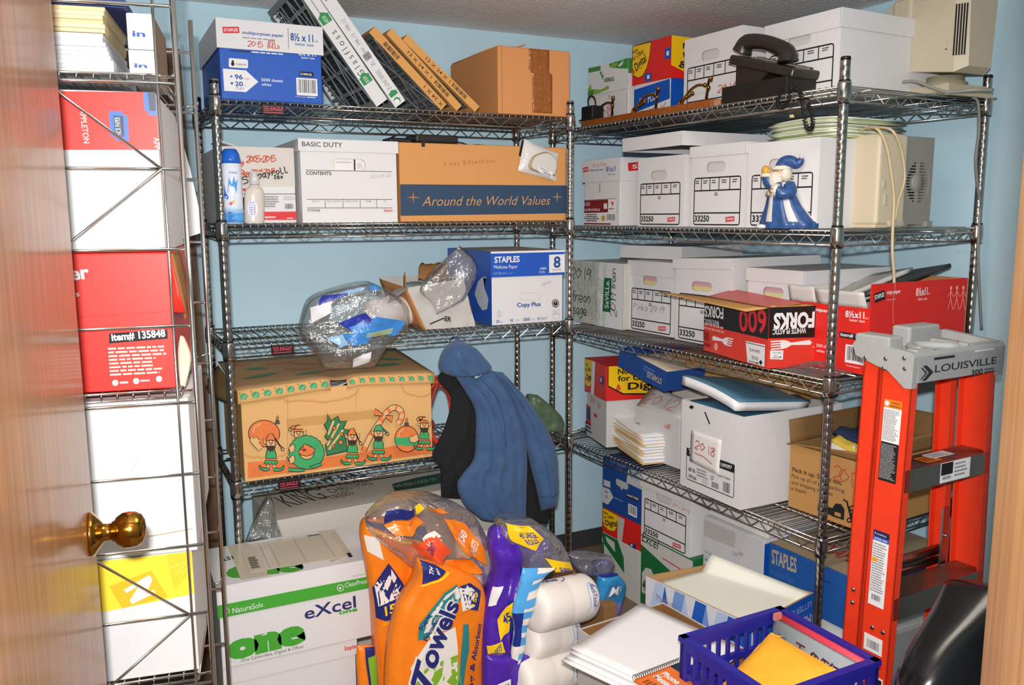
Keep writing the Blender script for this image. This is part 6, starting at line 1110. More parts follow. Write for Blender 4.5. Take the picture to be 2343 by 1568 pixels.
a.eout(985, 1082, 74, 72, KE, INK, ELW); a.out([(900, 1075), (950, 1030), (960, 995), (1000, 1010), (1070, 1050), (1040, 1105), (985, 1120), (930, 1110)], ORA, INK, ELW).poly([(930, 1060), (960, 1040), (990, 1060), (960, 1075)], M('7a3520', .6)); a.out([(805, 1240), (960, 1250), (970, 1270), (900, 1280), (810, 1275)], EGR, INK, ELW).out([(1010, 1225), (1130, 1180), (1135, 1205), (1060, 1240)], EGR, INK, ELW)
for dy in (0, 110): a.out([(810, 1040+dy), (845, 1000+dy), (870, 1020+dy), (865, 1070+dy), (825, 1090+dy)], FL, INK, ELW*.8)
tr = [(1185, 690), (1225, 760), (1290, 715), (1310, 770), (1375, 760), (1340, 840), (1395, 850), (1365, 950), (1380, 1060), (1180, 1110), (1165, 1000), (1200, 970), (1160, 920), (1190, 870), (1155, 800), (1190, 770)]; a.out(tr, M('2f7a4c', .6), INK, ELW*1.3)
for p, q in (((1195, 900), (1250, 760)), ((1185, 1010), (1300, 790)), ((1200, 1050), (1340, 850))): a.line([p, q], FL, .007)
for x, y, r in ((1255, 835, 17), (1325, 895, 16), (1315, 975, 22), (1245, 1015, 15), (1215, 940, 13)): a.eout(x, y, r, r, ORA, INK, ELW*.8)
elf(a, 1425, 925, .95, ORA, (82, 50))
# candy cane with bow behind the fourth elf
cc = spline([(1530, 1055), (1600, 900), (1690, 760), (1760, 660), (1830, 620), (1890, 660), (1890, 730), (1855, 780)], 6); 
a.line(cc, INK, .0205); a.line(cc, FL, .0165)
for i in range(0, len(cc)-3, 6): a.line(cc[i:i+3], ORA, .0165)
a.out([(1720, 690), (1640, 630), (1635, 700), (1715, 705)], ORA, INK, ELW).out([(1735, 700), (1810, 700), (1800, 770), (1740, 720)], ORA, INK, ELW); elf(a, 1670, 880, .92, EGR, (92, -10), -1 if False else 1)
ornament(a, 1935, 925, 112, 130, True); elf(a, 2100, 790, .84, ORA, (-72, -84)); a.out([(1955, 910), (1985, 895), (2030, 870), (2045, 930), (2010, 960), (1965, 950)], FL, INK, ELW*.8)
a.line([(790, 480), (785, 1300)], KE2, .0012).line([(1450, 420), (1445, 700)], KE2, .001); mb.build('body', rt)
# the torn lid
mb = MB(); top = lambda u, v: V3((lerp(-.010, EW+.012, u), lerp(.004, ED+.008, v), EH+.030*(1-abs(2*u-.9)**2)*(1-v)*.0+EH*0+.032-.016*abs(2*u-1)*(1-v)+.012*v-.012*math.exp(-((u-.5)/.06)**2)*(1-v))); KL = kraft('a6845c'); mb.sheet(top, 26, 10, KL, .003)
LF = [(u, v) for u in (0,) for v in (0,)]; DGR = M('3f7a58', .6); DOR = M('b06a46', .6)
def onlid(pts, mt): mb.add([top(u, v)+V3((0, 0, .0012)) for u, v in pts], [tuple(range(len(pts)))], mt)
def leafy(u0, v0, u1, v1, w, mt):
    n = 9; P = []
    for i in range(n+1): t = i/n; P.append((lerp(u0, u1, t)+(.004 if i % 2 else 0), lerp(v0, v1, t)-w*sin(pi*t)*(1 if i % 2 else .6)))
    for i in range(n, -1, -1): t = i/n; P.append((lerp(u0, u1, t), lerp(v0, v1, t)+w*sin(pi*t)*(1 if i % 2 else .6)))
    o = [top(u, v)+V3((0, 0, .0014)) for u, v in P]; c = len(o); mid = top((u0+u1)/2, (v0+v1)/2)+V3((0, 0, .0014)); mb.add(o+[mid], [(i, (i+1) % c, c) for i in range(c)], mt)
for A_ in ((.06, .3, .25, .38, .05, DGR), (.10, .62, .22, .58, .06, DGR), (.28, .48, .42, .40, .05, DOR), (.22, .72, .40, .78, .06, DOR), (.34, .66, .50, .60, .05, DOR), (.72, .32, .90, .36, .06, DGR), (.80, .60, .95, .50, .06, DGR), (.62, .5, .74, .56, .05, DOR), (.30, .22, .46, .26, .05, DGR), (.04, .8, .16, .84, .05, DOR)): leafy(*A_)
mb.build('lid_top', rt)
mb = MB(); RIMC = kraft('d6a76a')
def rim(u0, u1, z0, z1, drop0, drop1, n=12):
    f = lambda u, v: V3((lerp(-.010, EW+.012, lerp(u0, u1, u)), -.006-.006*(1-v)-.010*v*0, lerp(top(lerp(u0, u1, u), 0).z-lerp(drop0, drop1, u), top(lerp(u0, u1, u), 0).z, v))); mb.sheet(f, n, 4, RIMC, .003)
    return f
for u0, u1, d0, d1, k0, k1 in ((.0, .445, .042, .034, 8, 0), (.53, 1.0, .030, .036, 0, 0)):
    f = rim(u0, u1, 0, 0, d0, d1); nl = 8 if u0 == 0 else 9
    for i in range(nl):
        c = f((i+.5)/nl, .52); r = .0135 if u0 == 0 else .011; P = []
        for q in range(16): t = 2*pi*q/16; rr_ = r*(1.0 if q % 2 == 0 else .74); P.append(c+V3((rr_*cos(t), -.0014, rr_*.92*sin(t))))
        mb.add(P, [tuple(range(16))], M('3f9a6c', .6)); mb.add([c+V3((x_*r, -.0019, z_*r)) for x_, z_ in ((-.5, -.3), (-.42, -.38), (.5, .3), (.42, .38))], [(0, 1, 2, 3)], M('9fd0a8', .6)); mb.add([c+V3((x_*r, -.0019, z_*r)) for x_, z_ in ((-.3, -.6), (-.2, -.66), (.55, 0), (.48, .1))], [(0, 1, 2, 3)], M('9fd0a8', .6))
        for dx, dz in ((-.95, .85), (.95, -.85)): b_ = c+V3((dx*r, -.0014, dz*r)); mb.add([b_+V3((.0026*cos(t), 0, .0026*sin(t))) for t in [2*pi*q/8 for q in range(8)]], [tuple(range(8))], M('b5653a', .6))
mb.build('lid_rim', rt)['label'] = 'holly printed rim of the torn lid'
mb = MB(); mb.sheet(lambda u, v: V3((-.012-.055*v*sin(u*2.2), lerp(.03, ED, u), EH+.020+.012*u-.055*v)), 10, 5, kraft('8a6c46'), .003); mb.build('side_flap', rt)
mb = MB(); g = lambda u, v: V3((lerp(EW*.40, EW*.96, u), lerp(.010, .14, v), EH-.012+.026*sin(pi*u)*(1-.5*v)+.010*noise3(u*9, v*9))); mb.sheet(g, 30, 10, M('c9c9cc', .35, bump=.7, bscale=60), .002); mb.build('tissue_wrap', None, rt.location, rt.rotation_euler.z, 'crumpled grey white plastic sheeting inside the open elf carton', 'plastic sheeting')

# orange extension cord coil
p = onY(1012, 985, A0[1]+.055); OCM = M('d2472a', .4); OCD = M('a03a26', .45); rt = thing('extension_cord', 'coiled orange extension cord beside the elf carton, behind the dark jacket', 'cord', (p.x, A0[1]+.06, ZA[3]+.001))
for q in range(11):
    o = random.Random(q); rx_, rz_ = .050+.012*o.random(), .105+.018*o.random(); y_ = .010*(q-3)*.8; mb = MB(); P = [V3((rx_*cos(t)+.006*sin(3*t+q), y_+.010*sin(2*t+q), rz_+.014+rz_*sin(t)*.98)) for t in [2*pi*i/30 for i in range(30)]]; mb.tube(P, .0052, OCM if q % 3 else OCD, 8, closed=True); mb.build('loop', rt)
mb = MB(); mb.tube([V3((-.058+.03*sin(t), .02+.05*cos(t), .10+.008*sin(t*2))) for t in [2*pi*i/16 for i in range(16)]], .0056, OCD, 8, closed=True); mb.build('tie', rt)
# green bag
yb = A0[1]+.075; gb = Soft([(1212, 912), (1205, 940), (1222, 972), (1240, 1000)], [(1230, 915), (1272, 950), (1290, 975), (1282, 1000)], lambda x, y: onY(x, y, yb), .03, .05, .012, 16, 4); mb = MB(); gb.mesh(mb, M('53664f', .35, var=.2, scale=25, bump=.3, bscale=50), 18, 20)
dz = min(v[2] for v in mb.v)-ZA[3]; mb.build('green_bag', None, (0, 0, -dz+.0015), 0, 'dull green plastic bag on the fourth tier, right of the hanging jacket', 'bag')

# ------------------------------------------------------------------ jackets hanging from the third tier
JB = M('3c5a83', .85, var=.10, scale=30, bump=.25, bscale=420, sheen=.15); JK = M('17181c', .9, var=.1, scale=40, bump=.2, bscale=400); yj = A0[1]-.062; yk = A0[1]-.040
pj = lambda x, y: onY(x, y, yj); pk_ = lambda x, y: onY(x, y, yk)
rt = thing('hooded_jacket', 'blue hooded work jacket hanging from the shelf edge, sleeve hanging at its right', 'jacket', (0, 0, 0))
jbody = Soft([(1039, 858), (1066, 899), (1087, 940), (1088, 1000), (1084, 1050), (1058, 1086), (1046, 1110), (1058, 1150), (1090, 1180), (1103, 1190)], [(1108, 838), (1150, 866), (1182, 925), (1199, 990), (1206, 1045), (1206, 1090), (1205, 1130), (1204, 1165), (1203, 1195), (1202, 1198)], pj, .030, .012, .011, 10, 1, ((.30, .62, .014, .04), (.55, .80, .012, .035), (.12, .38, .010, .03), (.75, .95, .010, .03)))
mb = MB(); jbody.mesh(mb, JB, 34, 48); mb.build('body', rt)
mb = MB(); HM = M('2f4a70', .85)
for v0 in (.905,): mb.tube([jbody.front(u, v0-.04*u*0, .001) for u in [i/20*.9+.05 for i in range(21)]], .0016, HM, 5); mb.build('hem_seam', rt); mb = MB()
mb.tube([jbody.front(.5+.1*v, v, .001) for v in [.08+.3*i/12 for i in range(13)]], .0014, HM, 5); mb.build('seam', rt)
slv = Soft([(1128, 850), (1160, 900), (1186, 960), (1203, 1020), (1216, 1075), (1229, 1125), (1238, 1170)], [(1150, 852), (1200, 908), (1247, 975), (1270, 1028), (1275, 1075), (1276, 1115), (1273, 1158)], lambda x, y: onY(x, y, yj-.012), .034, .02, .010, 12, 6, ((.3, .55, .012, .06), (.7, .4, .010, .05)))
mb = MB(); slv.mesh(mb, JB, 24, 36); mb.build('sleeve', rt); mb = MB(); mb.tube([slv.front(u, .86, .001) for u in [i/14*.96+.02 for i in range(15)]], .002, HM, 5); mb.build('cuff_seam', rt)
hd = Soft([(1036, 780), (1014, 800), (1004, 824), (1003, 842), (1014, 854), (1038, 862)], [(1056, 780), (1086, 796), (1104, 814), (1118, 830), (1122, 842), (1100, 858)], lambda x, y: onY(x, y, yj-.006), .055, .018, .012, 12, 9, ((.2, .5, .010, .08),)); mb = MB(); hd.mesh(mb, JB, 26, 26); mb.build('hood', rt)
mb = MB(); c = jbody.front(.38, .055, .004); e = (jbody.front(.5, .055)-jbody.front(.38, .055)).normalized(); fr = Fr(c, e, ZUP, (0, -1, 0), .030, .026); mb.poly(fr, [(0, .08), (.92, 0), (1, .95), (.06, 1)], M('d9d5cc', .6)); mb.poly(fr, [(.35, .75), (.30, .50), (.45, .30), (.70, .25), (.85, .45), (.80, .75), (.68, .70), (.68, .52), (.55, .50), (.50, .68)], M('c25a28', .5)); mb.small(fr, .25, .08, .85, .2, 1, GREYINK); mb.build('patch', rt)['label'] = 'small white and orange maker patch'
hz = hd.base(.5, 0); mb = MB(); mb.tube(spline([hz+V3((0, -.004, -.006)), hz+V3((-.006, .01, .012)), V3((hz.x, A0[1]-.004, ZA[2]-.036)), hz+V3((.006, .01, .012)), hz+V3((.004, -.004, -.006))], 5), .0022, HM, 6); mb.build('hanging_loop', rt)
rt = thing('hooded_sweatshirt', 'black garment hanging behind the blue jacket, showing at its left and lower right', 'jacket', (0, 0, 0))
bk = Soft([(1012, 850), (1000, 868), (1028, 900), (1030, 930), (1022, 962), (1010, 995), (996, 1022), (989, 1048), (1006, 1068), (1008, 1100), (1009, 1138)], [(1060, 850), (1110, 880), (1130, 930), (1140, 985), (1140, 1030), (1140, 1050), (1120, 1065), (1100, 1080), (1090, 1090), (1080, 1115), (1075, 1142)], pk_, .012, .012, .008, 12, 12, ((.35, .3, .008, .06),)); mb = MB(); bk.mesh(mb, JK, 26, 34); mb.build('body', rt)
bk2 = Soft([(1150, 1000), (1165, 1060), (1180, 1120), (1190, 1160), (1200, 1198)], [(1215, 1030), (1232, 1090), (1250, 1140), (1260, 1175), (1250, 1200)], pk_, .010, .010, .006, 12, 15); mb = MB(); bk2.mesh(mb, JK, 20, 24); mb.build('lower_half', rt)

# ================================================================== floor in front of the back shelving
MKW = white_card('c2bdb4'); yK = A0[1]+.03; P = onY(629, 1193, yK); a0 = RAD(4.5); w_ = 1.02; d_ = .30
rt = thing('tree_carton', 'long white and grey artificial christmas tree carton under the lowest tier', 'box', (P.x, P.y, .0006), a0); mb = MB(); hK = P.z-.0006; f = carton(mb, w_, d_, hK, MKW, .003); T = f['T']
q = lambda x, y: (lambda p: (((p.x-P.x)*cos(a0)+(p.y-P.y)*sin(a0))/w_, (-(p.x-P.x)*sin(a0)+(p.y-P.y)*cos(a0))/d_))(onZ(480+x/3.087, 1060+y/3.087, P.z))
class TopArt(Art):
    def __init__(s, mb, fr, q): s.mb, s.fr, s.q = mb, fr, q
a = TopArt(mb, T, q); GRD = M('4b5148', .5); a.text('KING', (572, 312), (842, 245), 95, GRD, .0).text('MOUNTAIN', (552, 240), (1140, 110), 80, GRD, 0.).text('CHRISTMAS', (860, 215), (1160, 150), 34, GRD).text('TREES', (870, 262), (1025, 215), 34, GRD).poly([(1285, 150), (1460, 105), (1640, 70), (1650, 140), (1480, 175), (1305, 200)], M('23493a', .5)).text('THE REAL LOOK OF', (1312, 178), (1610, 122), 22, M('9fb0a4', .5))
mb.build('body', rt)
pb = Soft([(612, 1135), (590, 1170), (574, 1205), (560, 1240)], [(622, 1138), (628, 1175), (640, 1210), (650, 1240)], lambda x, y: onY(x, y, yK-.02), .02, .03, .014, 16, 21); mb = MB(); pb.mesh(mb, clear_film('dfe8ea', .2, .1), 18, 20); o = mb.build('plastic_bag', None, None, 0, 'clear crumpled plastic at the left end of the christmas tree carton', 'plastic bag')

# the ONE carton on a staples box
yO = 2.35; P = onY(498, 1343, yO); zO = onY(507.5, 1534, yO).z; wO = sx(P, V3((1, 0, 0)), 856); dO = .288; hO = P.z-zO; GRNB = M('45a135', .42)
s = Spot(); s.loc = V3((P.x, yO, zO+.0008)); s.rot = 0; s.w = wO; s.h = hO; rt = at('paper_carton', 'white and green carton lettered one and excel, on a white box on the floor', 'box', s); mb = MB(); f = carton(mb, wO, dO, hO-.005, WHITE)
a = Art(mb, f['F'], [(85, 1465), (1150, 1265), (1160, 670), (55, 875)])
a.text('one', (112, 1392), (645, 1278), 150, GRNB, .09).text('eXcel', (640, 1128), (1010, 1046), 86, M('2b2f66', .5), .015).text('one', (882, 1100), (1018, 1075), 30, GRNB, .04).text('One Carbonless. Digital & Offset.', (205, 1418), (630, 1335), 22, M('55613f', .5)); mb.build('body', rt)
lm = MB(); lf = lid(lm, wO, dO, hO-.004, hO*.37, WHITE, .005); a = Art(lm, lf['F'], [(32, 1092), (1170, 885), (1162, 668), (50, 872)])
a.poly([(36, 1000), (1168, 795), (1172, 885), (32, 1092)], GRNB).text('NatureSolv.', (132, 1058), (345, 1016), 38, WPRINT).line([(98, 1010), (80, 1040), (90, 1056), (108, 1050), (112, 1035), (98, 1010)], WPRINT, .0016).text('CleanPressCF', (925, 888), (1135, 848), 34, WPRINT).ell(890, 890, 26, 26, WPRINT).ell(890, 890, 21, 21, GRNB).ell(888, 892, 9, 9, WPRINT).text('Proudly Made in the USA', (982, 810), (1130, 782), 13, GREYINK)
T = lf['T']; tq = Art(lm, T, [(52, 872), (1162, 668), (1002, 428), (-5, 590)]); tq.text('one', (125, 800), (665, 745), 95, GRNB, .09).text('one', (905, 480), (450, 540), 60, GRNB, .09).poly([(165, 560), (300, 535), (420, 790), (230, 820)], M('c7bda9', .25)).poly([(790, 470), (900, 455), (1000, 640), (850, 700)], M('c7bda9', .25)).text('1ST', (190, 640), (108, 655), -24, INK, .02).text('1', (990, 632), (965, 636), -30, INK, .03); lm.build('lid', rt)
mb = MB(); pts = [tq.q(*p) for p in ((300, 768), (965, 660), (870, 478), (245, 565))]; pv = [T.p(u, v, .0012) for u, v in pts]; mb.add(pv+[p_+V3((0, 0, .0006)) for p_ in pv], [(0, 1, 2, 3), (7, 6, 5, 4), (0, 4, 5, 1), (1, 5, 6, 2), (2, 6, 7, 3), (3, 7, 4, 0)], M('d3c9b6', .18, spec=.6))
fr = Fr(pv[0]+V3((0, 0, .0008)), pv[1]-pv[0], ZUP.cross((pv[1]-pv[0]).normalized()), (0, 0, 1), (pv[1]-pv[0]).length, (pv[3]-pv[0]).length*.98)
for i in range(16): mb.line(fr, [(.10, .06+.055*i), (.88, .06+.055*i)], .0009, FAINT)
for u in (.20, .30, .58, .88): mb.line(fr, [(u, .04), (u-.02, .95)], .0011, GREYINK)
mb.small(fr, .02, .08, .12, .5, 7, INK); mb.small(fr, .72, .9, .9, .97, 1, INK); mb.build('packing_slip', rt)['label'] = 'taped packing slip sheet'
s2_ = Spot(); s2_.loc = V3((P.x+.006, yO+.012, .0006)); s2_.rot = 0; s2_.w = sx(s2_.loc+V3((0, 0, .2)), V3((1, 0, 0)), 812); s2_.h = zO-.0006; rt = at('archive_box', 'white lidded box on the floor carrying the green ONE carton', 'box', s2_); mb = MB(); f = open_carton(mb, s2_.w, .27, s2_.h-.006, WHITE); mb.build('body', rt); lm = MB(); lf = lid(lm, s2_.w, .27, s2_.h-.0045, .05, WHITE, .005); lm.text(lf['F'], 'Staples', .90, .40, .26, STRED, w=.10, bold=.02); lm.build('lid', rt)

# ------------------------------------------------------------------ paper towels
TO = M('ef7f1a', .3, var=.05, scale=20, bump=.2, bscale=40, spec=.5); TN = M('232a6e', .3); TY = M('f3c51e', .35); TGR = M('7fae2c', .35); TTE = M('2f7f86', .35); TRD = M('e8522a', .3); TWH = M('e4ddd6', .35)
yT = 2.20; pt = lambda x, y: onY(x, y, yT)
rt = thing('paper_towel_pack', 'big orange plastic pack of paper towels with a crumpled clear top', 'paper towels', (0, 0, 0))
sideS = Soft([(838, 1188), (826, 1225), (838, 1300), (852, 1380), (858, 1460), (864, 1540), (868, 1640)], [(968, 1190), (990, 1260), (985, 1330), (960, 1400), (940, 1470), (930, 1550), (930, 1640)], lambda x, y: onY(x, y, yT+.06), .030, .12, .008, 9, 31, ((.75, .35, -.012, .08),))
mb = MB(); sideS.mesh(mb, TO, 26, 36)
for P_, mt in (([(.0, .02), (.98, .04), (.95, .12), (.5, .11), (.04, .07)], TN), ([(.03, .085), (.5, .125), (.95, .135), (.95, .15), (.5, .145), (.03, .10)], TY), ([(.02, .15), (.20, .14), (.24, .26), (.04, .24)], TWH), ([(.02, .42), (.30, .27), (.62, .40), (.50, .52), (.24, .56), (.02, .56)], TN), ([(.06, .40), (.32, .29), (.56, .41), (.30, .46), (.08, .50)], TWH)): sideS.fine(mb, P_, mt, .003)
sideS.text(mb, '150', (.20, .535), (.52, .475), (.52, .435), (.18, .49), TY, .03, e=.007); sideS.text(mb, 'SELECT A TEAR SHEETS', (.14, .585), (.66, .50), (.66, .485), (.14, .57), TY, e=.007); sideS.text(mb, 'SUPER 15 PAPER TOWEL ROLLS', (.22, .98), (.40, .60), (.34, .59), (.16, .97), M('b05a12', .4), e=.006); sideS.text(mb, 'SUPER TOTAL AREA', (.40, .96), (.52, .62), (.46, .61), (.34, .95), M('b05a12', .4), e=.006); mb.build('side_film', rt)
fro = Soft([(955, 1278), (950, 1330), (912, 1390), (894, 1450), (884, 1520), (880, 1640)], [(1020, 1290), (1095, 1325), (1116, 1390), (1116, 1450), (1108, 1520), (1104, 1640)], lambda x, y: onY(x, y, yT-.05), .028, .12, .006, 9, 33, ((.06, .10, .01, .06),))
mb = MB(); fro.mesh(mb, TO, 30, 36)
for P_, mt in (([(.05, .0), (.5, .02), (.60, .08), (.30, .16), (.06, .20)], TN), ([(.06, .205), (.30, .165), (.62, .085), (.64, .10), (.32, .18), (.07, .22)], TY), ([(.40, .26), (.58, .20), (.64, .30), (.44, .50), (.34, .60), (.24, .62), (.22, .50)], TTE), ([(.43, .28), (.58, .22), (.62, .30), (.46, .50), (.36, .60), (.27, .58), (.26, .50)], TWH), ([(.62, .22), (.80, .20), (.92, .27), (.84, .40), (.70, .38)], TN), ([(.60, .24), (.74, .21), (.86, .28), (.80, .37), (.66, .40)], TWH), ([(.20, .80), (.34, .62), (.60, .52), (.66, .70), (.68, .86), (.40, .95)], TWH), ([(.16, .90), (.34, .80), (.66, .72), (.72, .86), (.62, .99), (.30, .98)], TGR), ([(.68, .50), (.74, .50), (.78, .70), (.74, .90), (.66, .98), (.70, .80)], TTE)): fro.fine(mb, P_, mt, .003)
fro.text(mb, 'Towels', (.40, .93), (.62, .33), (.40, .30), (.18, .86), TWH, .07, .12, e=.007); fro.text(mb, 'Towels', (.405, .925), (.615, .335), (.42, .31), (.20, .855), TN, .03, .12, e=.009)
fro.text(mb, 'Super', (.27, .54), (.33, .415), (.27, .405), (.21, .53), TN, .02, e=.008); fro.text(mb, 'Premium', (.33, .62), (.42, .43), (.37, .42), (.28, .61), TN, .02, e=.008); fro.text(mb, 'Strong & Absorbent', (.86, .99), (.90, .50), (.83, .49), (.78, .985), TN, .02, e=.007); fro.text(mb, '150', (.80, .36), (.86, .28), (.81, .27), (.75, .35), TY, .02, e=.008); fro.text(mb, 'TH', (.24, .13), (.32, .06), (.26, .04), (.17, .11), TWH, .03, e=.007); fro.text(mb, 'MEGA', (.38, .12), (.44, .06), (.40, .05), (.33, .11), TWH, .02, e=.007); mb.build('front_film', rt)
tp_ = Soft([(915, 1142), (862, 1165), (836, 1200), (880, 1250), (930, 1290), (960, 1320)], [(985, 1135), (1070, 1165), (1112, 1225), (1135, 1285), (1130, 1320), (1115, 1345)], lambda x, y: onY(x, y, yT-.0), .045, .12, .020, 12, 35, ((.2, .5, .02, .05), (.6, .8, .02, .05))); mb = MB(); tp_.mesh(mb, clear_film('f3e6dc', .2, .10), 34, 30); mb.build('clear_top', rt)
mb = MB()
for P_, mt in (([(.05, .18), (.30, .10), (.34, .22), (.12, .34)], TN), ([(.12, .36), (.36, .22), (.44, .30), (.30, .42), (.18, .44)], TO), ([(.32, .08), (.46, .05), (.48, .12), (.36, .20)], TY), ([(.26, .50), (.52, .40), (.58, .52), (.40, .64), (.28, .60)], TRD), ([(.62, .22), (.82, .28), (.90, .48), (.86, .62), (.68, .50)], TO), ([(.52, .10), (.70, .12), (.72, .18), (.56, .16)], TO), ([(.44, .62), (.72, .56), (.80, .70), (.52, .78)], TO), ([(.38, .44), (.52, .36), (.56, .40), (.40, .50)], TWH)): tp_.fine(mb, P_, mt, .004)
tp_.text(mb, '150', (.70, .46), (.80, .38), (.77, .32), (.68, .39), TWH, .04, e=.009); tp_.text(mb, 'SHEETS', (.76, .54), (.86, .44), (.83, .40), (.74, .49), TWH, .02, e=.009); tp_.text(mb, 'GIANT', (.36, .56), (.46, .50), (.45, .46), (.35, .51), TN, .02, e=.009); mb.build('printed_top', rt)
c = onY(1108, 1420, yT+.05); mb = MB()
for q, (x, z0, z1) in enumerate(((c.x-.02, .26, .52), (c.x-.02, .0008, .257))): paper_mb = MB(); paper_mb.lathe([(.018, z0), (.056, z0), (.058, z0+.004), (.058, z1-.004), (.056, z1), (.018, z1)], ROLLW, 32); paper_mb.build('paper_towel_roll', None, (x, yT+.075, 0), 0, ('white paper towel roll showing at the right edge of the orange pack', 'lower white paper towel roll at the right edge of the orange pack')[q], 'paper towels')
sec = Soft([(818, 1478), (815, 1510), (818, 1560), (822, 1640)], [(858, 1478), (862, 1510), (866, 1560), (870, 1640)], lambda x, y: onY(x, y, yT+.03), .012, .03, .004, 9, 37); mb = MB(); sec.mesh(mb, TO, 16, 18); sec.fine(mb, [(.35, .02), (.95, .0), (.8, .5), (.5, .9), (.4, .4)], TN, .003); sec.fine(mb, [(.5, .25), (.95, .2), (.9, .95), (.6, .95)], TGR, .0045); mb.build('paper_towel_pack', None, None, 0, 'second orange and green towel pack squeezed between the big pack and the white box', 'paper towels')

# ------------------------------------------------------------------ bath tissue
PU = M('4a22a0', .28, var=.06, scale=30, bump=.25, bscale=45, spec=.5); DB = M('1c2a7c', .28, bump=.25, bscale=45); LBL = M('4f9fdc', .28, bump=.25, bscale=45); YL = M('efc41a', .3, bump=.15, bscale=60); BTX = M('23459a', .5); WW = M('e3dcd5', .5, var=.02, scale=12, bump=.25, bscale=14)
yB = 2.02
rt = thing('bath_tissue_pack', 'torn purple and blue bath tissue wrapper with yellow 45 LARGE ROLLS labels', 'toilet paper pack', (0, 0, 0)); pB = lambda x, y: onY(x, y, yB+.10)
w1 = Soft([(1135, 1205), (1122, 1250), (1132, 1310), (1118, 1370), (1108, 1440), (1106, 1520), (1108, 1640)], [(1215, 1200), (1262, 1250), (1250, 1310), (1215, 1370), (1195, 1440), (1180, 1520), (1190, 1640)], pB, .03, .10, .016, 11, 41, ((.3, .5, .02, .06), (.8, .4, .015, .06))); mb = MB(); w1.mesh(mb, PU, 30, 44, lambda u, v, b_: PU)
for P_, mt in (([(.40, .20), (.95, .16), (.98, .30), (.70, .42), (.45, .40)], DB), ([(.55, .30), (.98, .26), (.92, .46), (.66, .52)], LBL), ([(.30, .48), (.92, .44), (.80, .64), (.40, .66)], DB), ([(.05, .0), (.6, .0), (.7, .08), (.2, .1)], PU)): w1.fine(mb, P_, mt, .003)
w1.fine(mb, [(.20, .60), (.52, .36), (.68, .40), (.42, .64), (.30, .70)], YL, .006); w1.text(mb, '45 LARGE', (.36, .62), (.66, .42), (.58, .39), (.28, .585), M('23308f', .4), .03, e=.010); w1.text(mb, 'ROLLS', (.46, .61), (.62, .50), (.57, .47), (.41, .58), M('23308f', .4), .02, e=.010); w1.fine(mb, [(.02, .74), (.34, .70), (.50, .82), (.10, .86)], YL, .006); w1.text(mb, 'SHEETS', (.12, .80), (.34, .74), (.30, .71), (.09, .77), M('23308f', .4), .02, e=.010); w1.text(mb, 'PER ROLL', (.18, .835), (.44, .80), (.40, .765), (.15, .80), M('23308f', .4), .02, e=.010); w1.patch(mb, (.0, .42), (.14, .40), (.12, .52), (.0, .54), WPRINT, .005); mb.build('printed_film', rt)
w2 = Soft([(1150, 1192), (1140, 1220), (1165, 1260), (1180, 1300)], [(1215, 1186), (1268, 1222), (1296, 1262), (1306, 1302)], lambda x, y: onY(x, y, yB+.10), .06, .10, .020, 12, 43); mb = MB(); w2.mesh(mb, clear_film('ececf4', .2, .1), 28, 26); w2.fine(mb, [(.02, .02), (.62, .06), (.66, .30), (.36, .52), (.10, .40)], YL, .005); w2.text(mb, '45 LARGE', (.24, .30), (.56, .26), (.54, .16), (.22, .18), M('23308f', .4), .03, e=.009); w2.text(mb, 'ROLLS', (.30, .42), (.52, .36), (.50, .28), (.28, .32), M('23308f', .4), .03, e=.009); w2.fine(mb, [(.44, .66), (.92, .78), (.96, .98), (.56, .92)], YL, .005); w2.text(mb, 'SHEETS', (.62, .90), (.86, .95), (.86, .86), (.62, .80), M('23308f', .4), .02, e=.009); mb.build('clear_film', rt)
w3 = Soft([(1195, 1300), (1185, 1350), (1172, 1400), (1178, 1440), (1170, 1500), (1175, 1530)], [(1275, 1300), (1238, 1330), (1222, 1390), (1205, 1440), (1200, 1490), (1180, 1530)], lambda x, y: onY(x, y, yB-.03), .012, .02, .008, 16, 45); mb = MB(); w3.mesh(mb, LBL, 18, 30, lambda u, v, b_: (LBL if int(v*17) % 2 else TWH) if u > .45 else (LBL if v < .4 else (DB if v < .7 else TWH))); mb.build('torn_edge', rt)
lowp = Soft([(1110, 1500), (1108, 1530), (1108, 1580), (1110, 1640)], [(1225, 1500), (1255, 1520), (1250, 1560), (1210, 1640)], lambda x, y: onY(x, y, yB-.02), .02, .03, .008, 12, 47); mb = MB(); lowp.mesh(mb, PU, 22, 18); fr_ = lowp.front(.1, .55, .004); lowp.patch(mb, (.02, .62), (.34, .48), (.36, .66), (.04, .82), WPRINT, .004); lowp.text(mb, '|||||||||', (.06, .76), (.32, .64), (.31, .54), (.05, .66), INK, .02, e=.007); mb.build('lower_film', rt)
